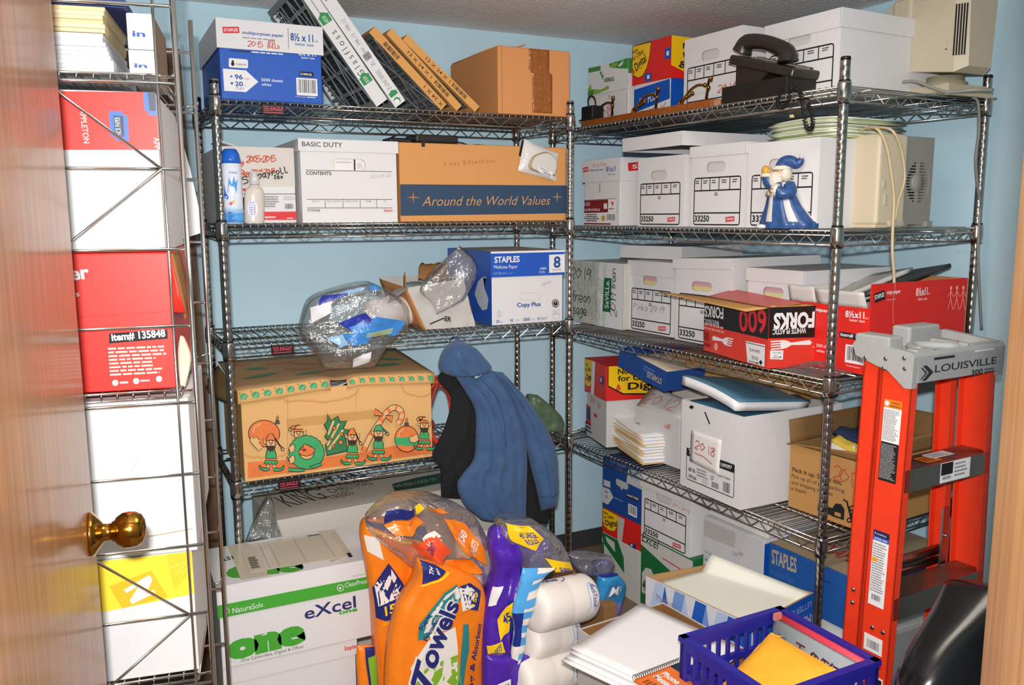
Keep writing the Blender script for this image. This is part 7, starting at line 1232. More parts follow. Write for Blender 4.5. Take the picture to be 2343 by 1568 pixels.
def tissue(label, pa, pb, y, r, L, zadd=0, base=None):
    A_, B_ = onY(*pa, y), onY(*pb, y+.05); ax = (B_-A_).normalized(); m_ = Matrix.Translation(A_) @ ax.to_track_quat('Z', 'Y').to_matrix().to_4x4(); rt = thing('toilet_roll', label, 'toilet roll', (0, 0, 0), 0, 'wrapped bath tissue rolls'); mb = MB()
    mb.lathe([(0, .002), (r*.5, .0), (r*.88, .004), (r*.97, .014), (r, .03), (r*.995, L*.5-.004), (r*.985, L*.5), (r*.995, L*.5+.004), (r, L-.03), (r*.97, L-.014), (r*.88, L-.004), (r*.5, L), (0, L-.002)], WW, 40, m_)
    # print follows the wrapper: angle from the side facing the room
    toC = (CAM-(A_+ax*L*.5)); toC -= ax*toC.dot(ax); toC.normalize(); up = ax.cross(toC).normalized()
    if up.z < 0: up = -up
    class RollFr:
        w, h = L, 2.0*r; lay = 0
        def eps(s): s.lay += 1; return .0005+.00012*s.lay
        def p(s, u, v, e): return s.m(u*s.w, v*s.h, e)
        def m(s, a_, b_, e): t = (b_-r)/r; return A_+ax*a_+(toC*cos(t)+up*sin(t))*(r+e)
    f = RollFr(); mb.text(f, 'BathTissue', .82, .70, -.13 if False else .11, BTX, w=.30, rot=-90, bold=.015, shear=.15); mb.line(f, spline([(.80, .74), (.76, .55), (.77, .30), (.72, .16)], 5), .002, LBL); mb.line(f, spline([(.82, .76), (.93, .60), (.93, .38), (.84, .16)], 5), .002, BTX)
    mb.text(f, 'value', .16, 1.06, .14, BTX, w=.26, rot=-8, bold=.03); mb.line(f, spline([(.40, 1.22), (.52, 1.16), (.54, 1.02), (.44, .94)], 5), .003, BTX); mb.rect(f, .72, 1.08, .84, 1.16, M('c9c5bd', .4)); mb.bars(f, .73, 1.085, .83, 1.155, 3, False); mb.build('wrapped_roll', rt); return A_, ax
RT = .066
tissue('topmost wrapped bath tissue roll with blue BathTissue lettering, lying on the two others', (1215, 1395), (1365, 1358), yB-.02, RT*1.05, .215)
tissue('middle bath tissue roll, mostly under the topmost one', (1200, 1468), (1310, 1442), yB+.0, RT*.92, .185)
tissue('lowest bath tissue roll with purple film torn across it', (1178, 1560), (1312, 1522), yB-.03, RT*1.0, .215)
mbg = Soft([(1372, 1318), (1366, 1345), (1358, 1380), (1362, 1425)], [(1412, 1312), (1432, 1338), (1426, 1372), (1412, 1420)], lambda x, y: onY(x, y, yB+.16), .02, .04, .008, 14, 51); MB1 = M('2f86bd', .25, bump=.25, bscale=45); LAV = M('7a74c4', .25, bump=.2, bscale=45); mb = MB(); mbg.mesh(mb, MB1, 20, 24, lambda u, v, b_: DB if v < .06 else (MB1 if v < .66 else LAV))
rt = thing('bath_tissue_pack', "small blue plastic pack with a white M logo behind the top bath tissue roll", 'toilet paper pack', (0, 0, 0)); mbg.patch(mb, (.16, .56), (.70, .52), (.80, .24), (.28, .22), M('3b6f9c', .3), .003); mbg.text(mb, 'M', (.28, .50), (.58, .46), (.64, .28), (.36, .27), WPRINT, .03, e=.006); mbg.text(mb, "MEMBER'S", (.62, .52), (.72, .28), (.67, .27), (.57, .51), WPRINT, e=.006); mb.build('film', rt)
m2 = Soft([(1300, 1268), (1305, 1290), (1320, 1310)], [(1398, 1272), (1405, 1292), (1385, 1318)], lambda x, y: onY(x, y, yB+.20), .03, .05, .014, 14, 53); mb = MB(); m2.mesh(mb, clear_film('b9b6e6', .2, .12), 22, 18); mb.build('clear_film', rt)
# open low brown carton behind
q = [onZ(*p_, .27) for p_ in ((1408, 1330), (1490, 1345), (1478, 1405), (1330, 1405))]; rt = thing('cardboard_box', 'low brown carton lid side showing between the blue pack and the blue diamond carton', 'box', (1.36, 2.12, .0006), RAD(4)); mb = MB(); mb.rbox((0, 0, 0), (.05, .30, .27), BROWN, .002); mb.rbox((.05, .27, 0), (.09, .30, .27), BROWN, .002); mb.build('body', rt)

# ------------------------------------------------------------------ cartons of forms
zp = .38; rL, rB = onZ(1323, 1440, zp), onZ(1497, 1385, zp); a0 = atan2(rB.y-rL.y, rB.x-rL.x); w_ = .30; dpt = .385; O = V3((rL.x, rL.y, .0006))+V3((sin(a0), -cos(a0), 0))*dpt
rt = thing('forms_carton', 'open white carton heaped with blank continuous forms, in front of the bath tissue', 'box', O, a0); mb = MB(); f = open_carton(mb, w_, dpt, zp-.0006, white_card('b9b5b2'), kraft('8a6138'), .005); g = f['L']; mb.text(g, 'STAPLES', .80, .66, .055, STRED, w=.42, rot=-4, bold=.02, anchor='r'); mb.text(g, 'Multiuse Paper', .80, .56, .04, BLUEINK, w=.42, rot=-4, anchor='r'); mb.build('body', rt)
pL, pBk, pR = onZ(1308, 1482, .415), onZ(1468, 1393, .415), onZ(1573, 1455, .415); e1 = (pBk-pL); L1 = e1.length; e1.normalize(); e2 = V3((e1.y, -e1.x, 0)); PAP = M('e3e1e2', .6)
for i in range(5):
    o = random.Random(i+60); mb = MB(); off = V3((o.uniform(-.012, .012)-.006*(4-i), o.uniform(-.01, .01), 0)); ht = .004; zz = .384+i*.0062
    mb.sheet(lambda u, v: V3((pL.x, pL.y, 0))+off+e1*(L1*u)+e2*(.30*v)+V3((0, 0, zz+.010*sin(pi*u)*(1-v)*0+.018*u*(1-v))), 12, 10, PAP, .0042)
    f = Fr(V3((pL.x, pL.y, zz))+off+V3((0, 0, .0006)), e1, e2, (0, 0, 1), L1, .30)
    mb.build('paper_stack', None, None, 0, 'blank white continuous forms fanned out in the open white carton', 'papers', 'sheafs of blank forms')
b0, b1 = onZ(1446, 1562, .418), onZ(1553, 1521, .418); ee = (b1-b0); LB_ = ee.length; ee.normalize(); en = V3((ee.y, -ee.x, 0)); bo = V3((b0.x, b0.y, .4235)); rt = thing('message_book', 'wire bound orange phone message book lying on the blank forms', 'book', bo, atan2(ee.y, ee.x))
mb = MB(); OC = M('e0702c', .45); mb.box((0, -.12, 0), (LB_*.74, -.008, .006), OC); mb.box((LB_*.75, -.12, 0), (LB_, -.006, .004), M('1d3144', .5)); f = Fr((0, -.12, .0062), (1, 0, 0), (0, 1, 0), (0, 0, 1), LB_*.74, .112); mb.text(f, 'Phone', .60, .86, .16, WPRINT, w=.5, rot=-90, bold=.03) ; mb.text(f, 'Message', .38, .86, .16, WPRINT, w=.6, rot=-90, bold=.03); mb.small(f, .06, .4, .3, .85, 5, M('7a3a14', .5)); mb.build('cover', rt)
mb = MB(); n = 22
for i in range(n): x = LB_*(i+.5)/n; mb.tube([(x+.0012*sin(t), -.006+.008*cos(t), .006+.008*sin(t)) for t in [2*pi*q_/12 for q_ in range(12)]], .0007, M('3a3a40', .3, .8), 4, closed=True)
mb.build('wire_binding', rt)
zt = .42; q = [onZ(*p_, zt) for p_ in ((1478, 1318), (1630, 1290), (1862, 1357), (1722, 1432))]; rt = thing('forms_carton', 'open carton with blue and white diamonds holding green lined forms, beside the crate', 'box', (0, 0, 0)); mb = MB(); t = .004; c = sum(q, V3())/4; DK_ = M('b9bcc4', .5)
inn = [p_+(c-p_).normalized()*.007 for p_ in q]; lo = [V3((p_.x, p_.y, .0006)) for p_ in q]; lin_ = [V3((p_.x, p_.y, .02)) for p_ in inn]; CIN = kraft('a8845c')
for i in range(4):
    j = (i+1) % 4; mt = BLUE if i in (2, ) else white_card('c9cbd2'); mb.add([lo[i], lo[j], q[j], q[i]], [(0, 1, 2, 3)], mt); mb.add([lin_[i], lin_[j], inn[j], inn[i]], [(3, 2, 1, 0)], CIN); mb.add([q[i], q[j], inn[j], inn[i]], [(0, 1, 2, 3)], CIN)
mb.add(lo, [(3, 2, 1, 0)], KRAFT)
fl_ = (q[3]-q[0]); fr = Fr(V3((q[0].x, q[0].y, .0006)), V3((fl_.x, fl_.y, 0)), ZUP, V3((-fl_.y, fl_.x, 0)) if (V3((-fl_.y, fl_.x, 0)).dot(CAM-q[0]) > 0) else V3((fl_.y, -fl_.x, 0)), hypot(fl_.x, fl_.y), zt); B1, B2, B3 = M('6f8fc6', .45), M('a9b9d8', .45), M('1f55b0', .42)
for i in range(5):
    u = .20*i; mb.poly(fr, [(u, .55), (u+.10, .55), (u+.2, .99), (u+.10, .99)], (B2, B1, B3)[i % 3]); mb.poly(fr, [(u+.10, .55), (u+.2, .10), (u+.30, .55), (u+.2, .99)], (B3, B2, B1)[i % 3]); mb.poly(fr, [(u, .10), (u+.1, .10), (u+.2, .55), (u+.1, .55)], (B1, B3, B2)[i % 3])
mb.poly(fr, [(.62, .3), (1, .0), (1, .99), (.80, .99)], B3); mb.small(fr, .84, .60, .97, .80, 3, WPRINT); mb.text(fr, 'Multiuse', .12, .86, .05, GREYINK, w=.2)
sd = q[2]-q[3]; fs = Fr(V3((q[3].x, q[3].y, .0006)), V3((sd.x, sd.y, 0)), ZUP, V3((sd.y, -sd.x, 0)) if V3((sd.y, -sd.x, 0)).dot(CAM-q[3]) > 0 else V3((-sd.y, sd.x, 0)), hypot(sd.x, sd.y), zt); mb.text(fs, 'STAPLES', .97, .74, -.12, WPRINT, w=-.62, bold=.03); mb.text(fs, 'Multiuse Paper', .96, .86, -.06, WPRINT, w=-.60); mb.text(fs, 'LETTER 8.5" x 11"', .96, .95, -.04, M('9db4e0', .5), w=-.6); mb.build('body', rt)
mb = MB(); mi_ = [p_+(c-p_).normalized()*.012 for p_ in q]
def fp(u, v): return mi_[0].lerp(mi_[1], u).lerp(mi_[3].lerp(mi_[2], u), v)+V3((0, 0, -.045+.018*(1-v)*u+.055*math.exp(-((1-u)/.10)**2)*(.3+.7*(1-v))+.010*v))
mb.sheet(fp, 22, 14, M('dcdcd0', .6), .022)
for i in range(12): 
    if i % 2: mb.surf(lambda u, v: fp(.04+.80*(i+v)/12, .05+.90*u)+V3((0, 0, .0008)), 10, 2, M('c3ccb4', .6))
mb.build('paper_stack', None, None, 0, 'green lined continuous forms curling up inside the blue diamond carton', 'papers')

# ------------------------------------------------------------------ blue crate with envelope and binder
zc = .53; hC = .262; cL, cB, cR = (onZ(*p_, zc) for p_ in ((1557, 1457), (1785, 1390), (2030, 1505))); a0 = atan2(cB.y-cL.y, cB.x-cL.x); CW = (cB-cL).length; CDp = (cR-cB).length; O = V3((cL.x, cL.y, zc-hC))+V3((sin(a0), -cos(a0), 0))*CDp; CRB = M('22208c', .42, var=.05, scale=30, bump=.05, bscale=200)
rt = thing('crate', 'dark blue plastic crate holding a yellow envelope and a TAX RETURNS binder', 'crate', O, a0); mb = MB(); t = .012
def cwall(P0_, U_, L_, notch=False):
    N_ = U_.cross(ZUP)*-1; bar = lambda a_, b_, z0, z1, th=t: mb.hexa([P0_+U_*x+N_*y+ZUP*z for z in (z0, z1) for x, y in ((a_, 0), (b_, 0), (b_, th), (a_, th))], CRB)
    bar(0, L_, hC-.030, hC); bar(0, L_, 0, .02); bar(0, .022, .02, hC-.03); bar(L_-.022, L_, .02, hC-.03); n = 9
    for i in range(1, n): x = .022+(L_-.044)*i/n; bar(x-.0035, x+.0035, .02, hC-.03, .009)
    for z in (.075, .130, .178): bar(.022, L_-.022, z-.006, z+.006, .011)
    mb.hexa([P0_+U_*x+N_*y+ZUP*z for z in (hC-.010, hC+.002) for x, y in ((-.003, -.004), (L_+.003, -.004), (L_+.003, t+.003), (-.003, t+.003))], CRB)
X_, Y_ = V3((1, 0, 0)), V3((0, 1, 0)); cwall(V3((0, 0, 0)), X_, CW); cwall(V3((CW, 0, 0)), Y_, CDp); cwall(V3((CW, CDp, 0)), -X_, CW); cwall(V3((0, CDp, 0)), -Y_, CDp)
for i in range(8): mb.box((.012, CDp*(i+.5)/8-.006, 0), (CW-.012, CDp*(i+.5)/8+.006, .008), CRB); mb.box((CW*(i+.5)/8-.006, .012, .0), (CW*(i+.5)/8+.006, CDp-.012, .008), CRB)
mb.build('basket', rt)
cs = Spot(); mb = MB(); f = carton(mb, CW+.01, CDp+.01, O.z-.0014, white_card('b9b9ba')); mb.build('under_carton', None, V3((O.x, O.y, .0006))+V3((-.005*cos(a0), -.005, 0)), a0, 'plain carton on the floor under the dark blue crate', 'box')
cm_ = Matrix.Translation(O) @ Matrix.Rotation(a0, 4, 'Z')
mb = MB(); RF = M('c8384a', .45); bb = lambda u, v: V3((CW-.022-.012*(1-v), lerp(CDp-.02, .02, u), lerp(.03, hC-.004, v))); mb.sheet(bb, 3, 3, RF, .010); mb.box((CW-.045, CDp-.030, hC-.012), (CW-.024, CDp-.022, hC+.004), M('d77', .3) if False else M('d27a70', .3)); mb.build('folder', None, O, a0, 'red folder standing against the right wall of the crate', 'folder')
mb = MB(); GB = M('8d9498', .5, var=.05, scale=60); gbn = lambda u, v: V3((CW-.040-.030*(1-v)-.0, lerp(CDp-.022, .022, u), lerp(.02, hC-.012, v))); mb.sheet(gbn, 3, 3, GB, .014); p0, p1, p2 = gbn(0, 0), gbn(1, 0), gbn(0, 1); n_ = (p1-p0).cross(p2-p0).normalized(); n_ = n_ if n_.x < 0 else -n_
fr = Fr(p0+n_*.0022, p1-p0, p2-p0, n_, (p1-p0).length, (p2-p0).length); PUR = M('5a2a33', .6); mb.text(fr, 'Mead', .08, .86, .035, M('3a4046', .5), w=.10); 
mb.hand(fr, 'TAX', .30, .74, .16, PUR, .0045, .05); mb.hand(fr, 'RETURNS', .30+.20, .74, .14, PUR, .0042, .05); mb.build('binder', None, O, a0, 'grey binder marked TAX RETURNS in pen, leaning in the crate', 'binder')
mb = MB(); EN = M('eaa62c', .6, var=.04, scale=14, bump=.15, bscale=18)
def env(u, v): return V3((lerp(CW*.16, CW-.085, v)+.0*u, lerp(CDp*.80, .03, u), lerp(hC*.52, hC*.93, v)))
def envs(sg): return lambda u, v: env(u, v)+V3((-.6, 0, .8))*(sg*.020*(max(0, 1-abs(2*u-1)**3)*max(0, 1-abs(2*v-1)**3))**.6+.002*noise3(u*6, v*6)*sg)
mb.surf(envs(1), 18, 18, EN); mb.surf(envs(-1), 18, 18, EN); mb.add([envs(1)(u, v) for u, v in ((0, .9), (.06, 1), (.16, 1.03), (.12, .93))]+[], [(0, 1, 2, 3)], EN); fr = Fr(env(0, 0)+V3((-.014, 0, .020)), env(1, 0)-env(0, 0), env(0, 1)-env(0, 0), V3((-.6, 0, .8)), (env(1, 0)-env(0, 0)).length, (env(0, 1)-env(0, 0)).length); mb.hand(fr, 'krn', .30, .30, .07, M('c08a2c', .6), .0012); mb.build('padded_envelope', None, O, a0, 'thick yellow padded envelope lying in the crate against the binder', 'envelope')
mb = MB(); mb.sheet(lambda u, v: V3((lerp(.02, CW*.34, v), lerp(CDp*.55, .03, u), lerp(hC*.42, hC*.50, v))), 4, 4, EN, .012); mb.build('envelope', None, O, a0, 'second yellow envelope low at the left side of the crate', 'envelope')

# ================================================================== ladder
LO = V3((1.664, 1.318, 0)); la = RAD(3); FG = M('e23a1c', .38, var=.05, scale=20, bump=.06, bscale=400); ALU = M('a39a90', .3, 1., var=.05, scale=60); CAPM = M('9b9c9c', .5, var=.04, scale=60, bump=.08, bscale=500)
P_ = onY(2085, 889, LO.y); LO = V3((P_.x, LO.y, 0)); zCap0 = P_.z; zCap1 = onY(2085, 792, LO.y).z; rt = thing('stepladder', 'red orange fibreglass stepladder with a grey LOUISVILLE top cap, folded at the right', 'ladder', LO, la); LW = .335; H1 = zCap1; H0 = zCap0
def rail(x0, xb, y0, y1, z1, side, name, fl_=.024, yb0=None, yb1=None):
    mb = MB(); t = .004; yb0 = y0 if yb0 is None else yb0; yb1 = y1 if yb1 is None else yb1
    def q(x, y, f): return None
    S = lambda xo, ya, yb_, xa_w: mb.hexa([V3((xb+xo[0]*side, yb0 if ya == 0 else (yb1-t if ya == 2 else yb0), .012)), V3((xb+xo[1]*side, yb0 if ya == 0 else (yb1-t if ya == 2 else yb0), .012)), V3((xb+xo[1]*side, yb1 if yb_ == 2 else yb0+t, .012)), V3((xb+xo[0]*side, yb1 if yb_ == 2 else yb0+t, .012)),
        V3((x0+xo[0]*side, y0 if ya == 0 else (y1-t if ya == 2 else y0), z1)), V3((x0+xo[1]*side, y0 if ya == 0 else (y1-t if ya == 2 else y0), z1)), V3((x0+xo[1]*side, y1 if yb_ == 2 else y0+t, z1)), V3((x0+xo[0]*side, y1 if yb_ == 2 else y0+t, z1))], FG)
    S((0, t), 0, 2, 0); S((0, fl_), 0, 1, 0); S((0, fl_), 2, 2, 0); o = mb.build(name, rt)
    mb = MB(); mb.rbox((xb-.004 if side > 0 else xb-fl_-.002, yb0-.004, 0), (xb+fl_+.002 if side > 0 else xb+.004, yb1+.004, .03), RUBBER, .003); f = mb.build('foot', o); return o
dx = -.030
lr = rail(.006, dx, .004, .084, H0+.03, 1, 'rail'); rr_ = rail(LW-.006, LW-dx, .004, .084, H0+.03, -1, 'rail')
rl = rail(.016, dx+.008, .098, .142, H1-.025, 1, 'rear_rail'); rrl = rail(LW-.016, LW-dx-.008, .098, .142, H1-.025, -1, 'rear_rail')
# labels on the outer side of the left rail
def fx(z): return lerp(dx, .006, (z-.012)/(H0+.018))
def zy(px, py): return onX(px, py, LO.x+fx(.9)).z
z1_, z0_ = zy(2052, 918), zy(2050, 1108); fr = Fr(V3((fx(z0_)-.0006, .070, z0_)), (0, -1, 0), V3((fx(z1_)-fx(z0_), 0, z1_-z0_)), (-1, 0, 0), .048, z1_-z0_); mb = MB(); OW = M('e8791e', .4)
mb.rect(fr, 0, 0, 1, .48, INK); mb.rect(fr, 0, .48, 1, .90, WPRINT); mb.rect(fr, 0, .90, 1, 1, OW); mb.text(fr, 'WARNING', .40, .955, .020, INK, w=.48, bold=.03); mb.text(fr, 'ADVERTENCIA', .34, .915, .020, INK, w=.60, bold=.03); mb.disc(fr, .16, .95, .006, WPRINT); mb.small(fr, .05, .50, .95, .88, 22, GREYINK, 3); mb.small(fr, .05, .03, .95, .46, 24, M('9a9a9c', .5), 4); mb.build('warning_label', rt)
z1_, z0_ = zy(2040, 1222), zy(2035, 1395); fr = Fr(V3((fx(z0_)-.0006, .070, z0_)), (0, -1, 0), V3((fx(z1_)-fx(z0_), 0, z1_-z0_)), (-1, 0, 0), .044, z1_-z0_); mb = MB(); mb.rect(fr, 0, 0, 1, .88, WPRINT); mb.rect(fr, 0, .92, 1, 1, M('1b2350', .4)); mb.rect(fr, 0, .865, 1, .92, M('2f55b5', .4)); mb.text(fr, 'NOTICE / AVISO', .10, .88, .022, WPRINT, w=.8, bold=.02); mb.small(fr, .06, .18, .9, .84, 20, GREYINK, 7); mb.rect(fr, .04, .58, .38, .64, M('e09a2a', .4)); mb.bars(fr, .15, .06, .85, .16, 7, False); mb.poly(fr, [(.1, .94), (.16, .96), (.1, .98)], WPRINT); mb.text(fr, 'LOUISVILLE', .22, .945, .022, WPRINT, w=.6); mb.build('notice_label', rt)
z1_, z0_ = zy(2030, 1462), zy(2028, 1500); fr = Fr(V3((fx(z0_)-.0006, .072, z0_)), (0, -1, 0), (0, 0, 1), (-1, 0, 0), .052, z1_-z0_); mb = MB(); mb.rect(fr, 0, 0, 1, 1, WPRINT); mb.bars(fr, .1, .1, .9, .75, 2, False); mb.build('barcode_label', rt)
fr = Fr(V3((fx(.3)-.0006, .060, .20)), (0, -1, 0), (0, 0, 1), (-1, 0, 0), .05, .16); mb = MB(); mb.rect(fr, 0, 0, 1, 1, WPRINT); mb.rect(fr, .06, .03, .94, .97, INK); mb.small(fr, .1, .1, .9, .9, 8, WPRINT); mb.build('safety_label', rt)
# top cap
mb = MB(); prof = [(-.006, H0), (.012, H0-.002), (.060, H0+.034), (.090, H0+.040), (.150, H0+.058), (.160, H1-.016), (.150, H1-.002), (-.002, H1-.016), (-.008, H1-.026)]
n = len(prof)
def ext(x0, x1, pr): return mb.add([(x0, y, z) for y, z in pr]+[(x1, y, z) for y, z in pr], [tuple(range(len(pr)-1, -1, -1)), tuple(range(len(pr), 2*len(pr)))]+[(i, (i+1) % len(pr), len(pr)+(i+1) % len(pr), len(pr)+i) for i in range(len(pr))], CAPM)
ext(-.008, .010, prof); ext(LW-.010, LW+.008, prof); ext(.010, LW-.010, [(-.008, H0+.012), (.002, H0+.012), (.002, H1-.04), (-.002, H1-.016), (-.008, H1-.026)]); ext(.010, LW-.010, [(.002, H1-.044), (.150, H1-.032), (.150, H1-.022), (.002, H1-.034)]); ext(.010, LW-.010, [(.150, H0+.06), (.160, H0+.062), (.160, H1-.016), (.150, H1-.002)])
mb.rbox((-.006, .06, H1-.03), (.045, .156, H1+.012), CAPM, .005); mb.rbox((.012, .0, H1-.035), (.075, .03, H1-.012), CAPM, .004); mb.rbox((.13, .105, H1-.03), (.25, .157, H1+.022), CAPM, .006); mb.rbox((.20, .0, H1-.036), (.215, .10, H1-.010), CAPM, .003); mb.rbox((.215, .0, H1-.036), (LW-.002, .012, H1-.012), CAPM, .003)
P = [(.02+.055*(1-cos(t)), .02+.085*sin(t)) for t in [pi*i/12 for i in range(13)]]; arc = [V3((.045+.145*i/14, .015+.07*sin(pi*i/14), H1-.020)) for i in range(15)]; mb.tube(arc, .011, CAPM, 8)
mb.build('top_cap', rt)
mb = MB()
for y, z in ((.010, .50), (.013, .74), (.062, .66), (.066, .42), (.118, .60), ): 
    zz = lerp(H0, H1, z-.05); mb.ball((-.0085, y+.004, zz), (.003, .0055, .0055), STEEL, 14, 8)
for z in (.28, .40): pass
for zz in (zy(2000, 1366), zy(1998, 1396)): mb.ball((fx(zz)+.006, .120, zz), (.004, .006, .006), STEEL, 14, 8)
for y in (.02, .05): mb.ball((fx(.33), y, zy(2025, 1440)), (.003, .006, .006), STEEL, 14, 8)
mb.build('rivets', rt)['kind'] = 'stuff'
fr = Fr((-.008, -.0085, H0), (1, 0, 0), (0, 0, 1), (0, -1, 0), LW+.016, H1-H0); mb = MB(); DKT = M('262729', .5); mb.text(fr, 'LOUISVILLE', .22, .32, .17, DKT, w=.68, bold=.012); mb.text(fr, '300', .62, .12, .12, DKT, w=.13, bold=.03); mb.small(fr, .77, .11, .92, .24, 2, DKT); mb.poly(fr, [(.09, .52), (.13, .52), (.205, .34), (.13, .16), (.09, .16), (.155, .34)], DKT); mb.poly(fr, [(.07, .48), (.085, .48), (.14, .34), (.085, .20), (.07, .20), (.12, .34)], DKT); mb.rect(fr, .20, .62, .42, .68, DKT); mb.rect(fr, .64, .68, .86, .73, M('cfd2d4', .4)); mb.build('cap_lettering', rt)
# steps
for k, (ytop, lab) in enumerate(((1076, 0), (1362, 0))):
    zz = onY(2093, ytop, LO.y).z; mb = MB(); xl, xr = fx(zz)+.005, LW-fx(zz)-.005; mb.box((xl, .008, zz-.003), (xr, .080, zz), ALU); mb.box((xl, .004, zz-.055), (xr, .0075, zz), ALU); mb.box((xl, .076, zz-.03), (xr, .0795, zz-.003), ALU)
    for i in range(7): mb.box((xl, .014+.009*i, zz), (xr, .016+.009*i, zz+.0012), ALU)
    o = mb.build('step', rt)
    if k == 0:
        fr = Fr((xl, .0036, zz-.055), (1, 0, 0), (0, 0, 1), (0, -1, 0), xr-xl, .055); m2 = MB(); m2.rect(fr, .40, .06, .76, .98, WPRINT); m2.rect(fr, .41, .40, .55, .95, INK); m2.bars(fr, .42, .45, .54, .92, 2, False); m2.small(fr, .57, .2, .74, .9, 4, GREYINK); m2.bars(fr, .42, .16, .54, .36, 4, False); ft = Fr((xl, .016, zz+.0014), (1, 0, 0), (0, 1, 0), (0, 0, 1), xr-xl, .05); m2.rect(ft, .30, .0, .48, .8, OW); m2.rect(ft, .44, .3, .70, 1, WPRINT); m2.small(ft, .32, .1, .46, .7, 4, INK); m2.small(ft, .46, .4, .68, .9, 3, GREYINK); m2.build('step_sticker', o)
zz = onY(2110, 1275, LO.y+.12).z; mb = MB(); mb.tube([(dx*.6+.02, .122, zz), (LW-dx*.6-.02, .122, zz)], .013, ALU, 14); mb.tube([(dx*.6+.02, .122, zz-.03), (LW-dx*.6-.02, .122, zz-.03)], .010, ALU, 14); mb.build('rear_brace', rt)
mb = MB(); zb1, zb0 = onY(2195, 1165, LO.y+.08).z, onY(2205, 1300, LO.y+.08).z; xx = LW-.035; mb.hexa([(xx-.012, .086, zb0), (xx+.012, .086, zb0), (xx+.012, .092, zb0), (xx-.012, .092, zb0), (xx-.012, .086, zb1), (xx+.012, .086, zb1), (xx+.012, .092, zb1), (xx-.012, .092, zb1)], STEEL); mb.ball((xx, .084, lerp(zb0, zb1, .55)), .005, STEEL, 10, 6); mb.build('spreader', rt)
# black plastic sack by the door frame
pS = lambda x, y: onY(x, y, .98); bs = Soft([(2262, 1345), (2215, 1405), (2165, 1465), (2120, 1525), (2090, 1580), (2075, 1660)], [(2300, 1345), (2330, 1405), (2350, 1465), (2360, 1525), (2365, 1580), (2370, 1660)], pS, .05, .10, .012, 8, 61); mb = MB(); bs.mesh(mb, M('0d0d0f', .22, spec=.5), 24, 26); 
mb2 = MB(); b_ = min(v[2] for v in mb.v); cxs = [v for v in mb.v]; xm = sum(v[0] for v in cxs)/len(cxs); ym = sum(v[1] for v in cxs)/len(cxs); o = mb.build('black_sack', None, None, 0, 'glossy black plastic sack slumped between the ladder and the door frame', 'sack')
mb2.lathe([(.0, .001), (.085, .001), (.105, .03), (.10, b_*.6), (.085, b_+.03), (0, b_+.03)], M('0d0d0f', .22, spec=.5), 28); o2 = mb2.build('sack_base', o); o2.location = (xm, ym+.02, 0)

# ================================================================== wire rack at the left
rc = V3((.1655, 1.72, 0)); ra = RAD(-10); U_ = V3((cos(ra), sin(ra), 0)); Vn = V3((-sin(ra), cos(ra), 0)); rt = thing('wire_rack', 'light chrome wire rack with zigzag end bracing behind the open door', 'rack', rc, ra); RW, RD, RH = .44, .46, 1.93
WR = M('d9d8d4', .15, 1.); rz = [onY(x, y, 1.72).z for x, y in ((395, 15), (405, 192), (410, 387), (430, 570), (440, 745), (447, 920), (455, 1083), (470, 1245), (480, 1400), (490, 1560))]; rz = rz+[rz[-1]-.15*k for k in (1, 2, 3)]; mats_z = [rz[0]+.145, onY(405, 170, 1.72).z, onY(447, 890, 1.72).z, onY(490, 1537, 1.72).z, .12]
mats_z = [z for z in mats_z if z < RH]
for yy in (0, RD):
    mb = MB(); mb.tube([(0, yy, .0), (0, yy, RH)], .0052, WR, 10); mb.tube([(-RW, yy, .0), (-RW, yy, RH)], .0052, WR, 10)
    for x in (-.034, -RW+.034): mb.tube([(x, yy, .03), (x, yy, RH-.02)], .0026, WR, 8)
    for z in rz: 
        if z > .03: mb.tube([(-RW, yy-.0, z), (0, yy, z)], .0032, WR, 8)
    for c_, d_ in ((2, 1), (8, 1)):
        zc_ = rz[c_]
        mb.tube([(-.036, yy-.005, zc_), (-RW+.036, yy-.005, zc_+.30)], .0026, WR, 8); mb.tube([(-.036, yy-.005, zc_), (-RW+.036, yy-.005, zc_-.30)], .0026, WR, 8)
    mb.build('end_frame', rt)
for z in mats_z:
    mb = MB()
    for yy in (.008, RD-.008):
        for dz_ in (-.002, -.016): mb.tube([(-RW+.02, yy, z+dz_), (-.03, yy, z+dz_)], .0028, WR, 6)
    for x in (-RW+.02, -.03):
        mb.tube([(x, .008, z-.002), (x, RD-.008, z-.002)], .0028, WR, 6); mb.tube([(x, .008, z-.016), (x, RD-.008, z-.016)], .0028, WR, 6)
    n = 14
    for i in range(1, n): x = lerp(-RW+.02, -.03, i/n); mb.tube([(x, .006, z-.016), (x, .006, z-.004), (x, .008, z-.0016), (x, RD-.008, z-.0016), (x, RD-.006, z-.016)], .0016, WR, 5)
    for yy in (.008, RD-.008): mb.tube([(-.03, yy, z-.006), (-.012, yy, z-.004), (0, 0 if yy < .1 else RD, z)], .003, WR, 6)
    mb.build('wire_shelf', rt)
def rackbox(label, z, pxr, pyr, w_, d_, ytop, mt, name='paper_carton', back=.016, cat='box'):
    P0_ = rc+Vn*back+V3((0, 0, z)); xr = sx(P0_, U_, pxr); L_ = P0_+U_*(xr-w_); h_ = sy(P0_+U_*xr, ZUP, ytop); rt_ = thing(name, label, cat, L_, ra); mb_ = MB(); f_ = carton(mb_, w_, d_, h_, mt, .003); Q = [L_, L_+U_*w_, L_+U_*w_+V3((0, 0, h_)), L_+V3((0, 0, h_))]
    def pxy(p_): d = p_-CAM; zz_ = d.dot(FWD); return (1171.5+FPX*d.dot(RGT)/zz_, 784-FPX*d.dot(UPV)/zz_)
    return rt_, mb_, f_, Art(mb_, f_['F'], [pxy(p_) for p_ in Q]), h_, L_
zM = mats_z[2]+.0008 if len(mats_z) == 5 else mats_z[1]+.0008
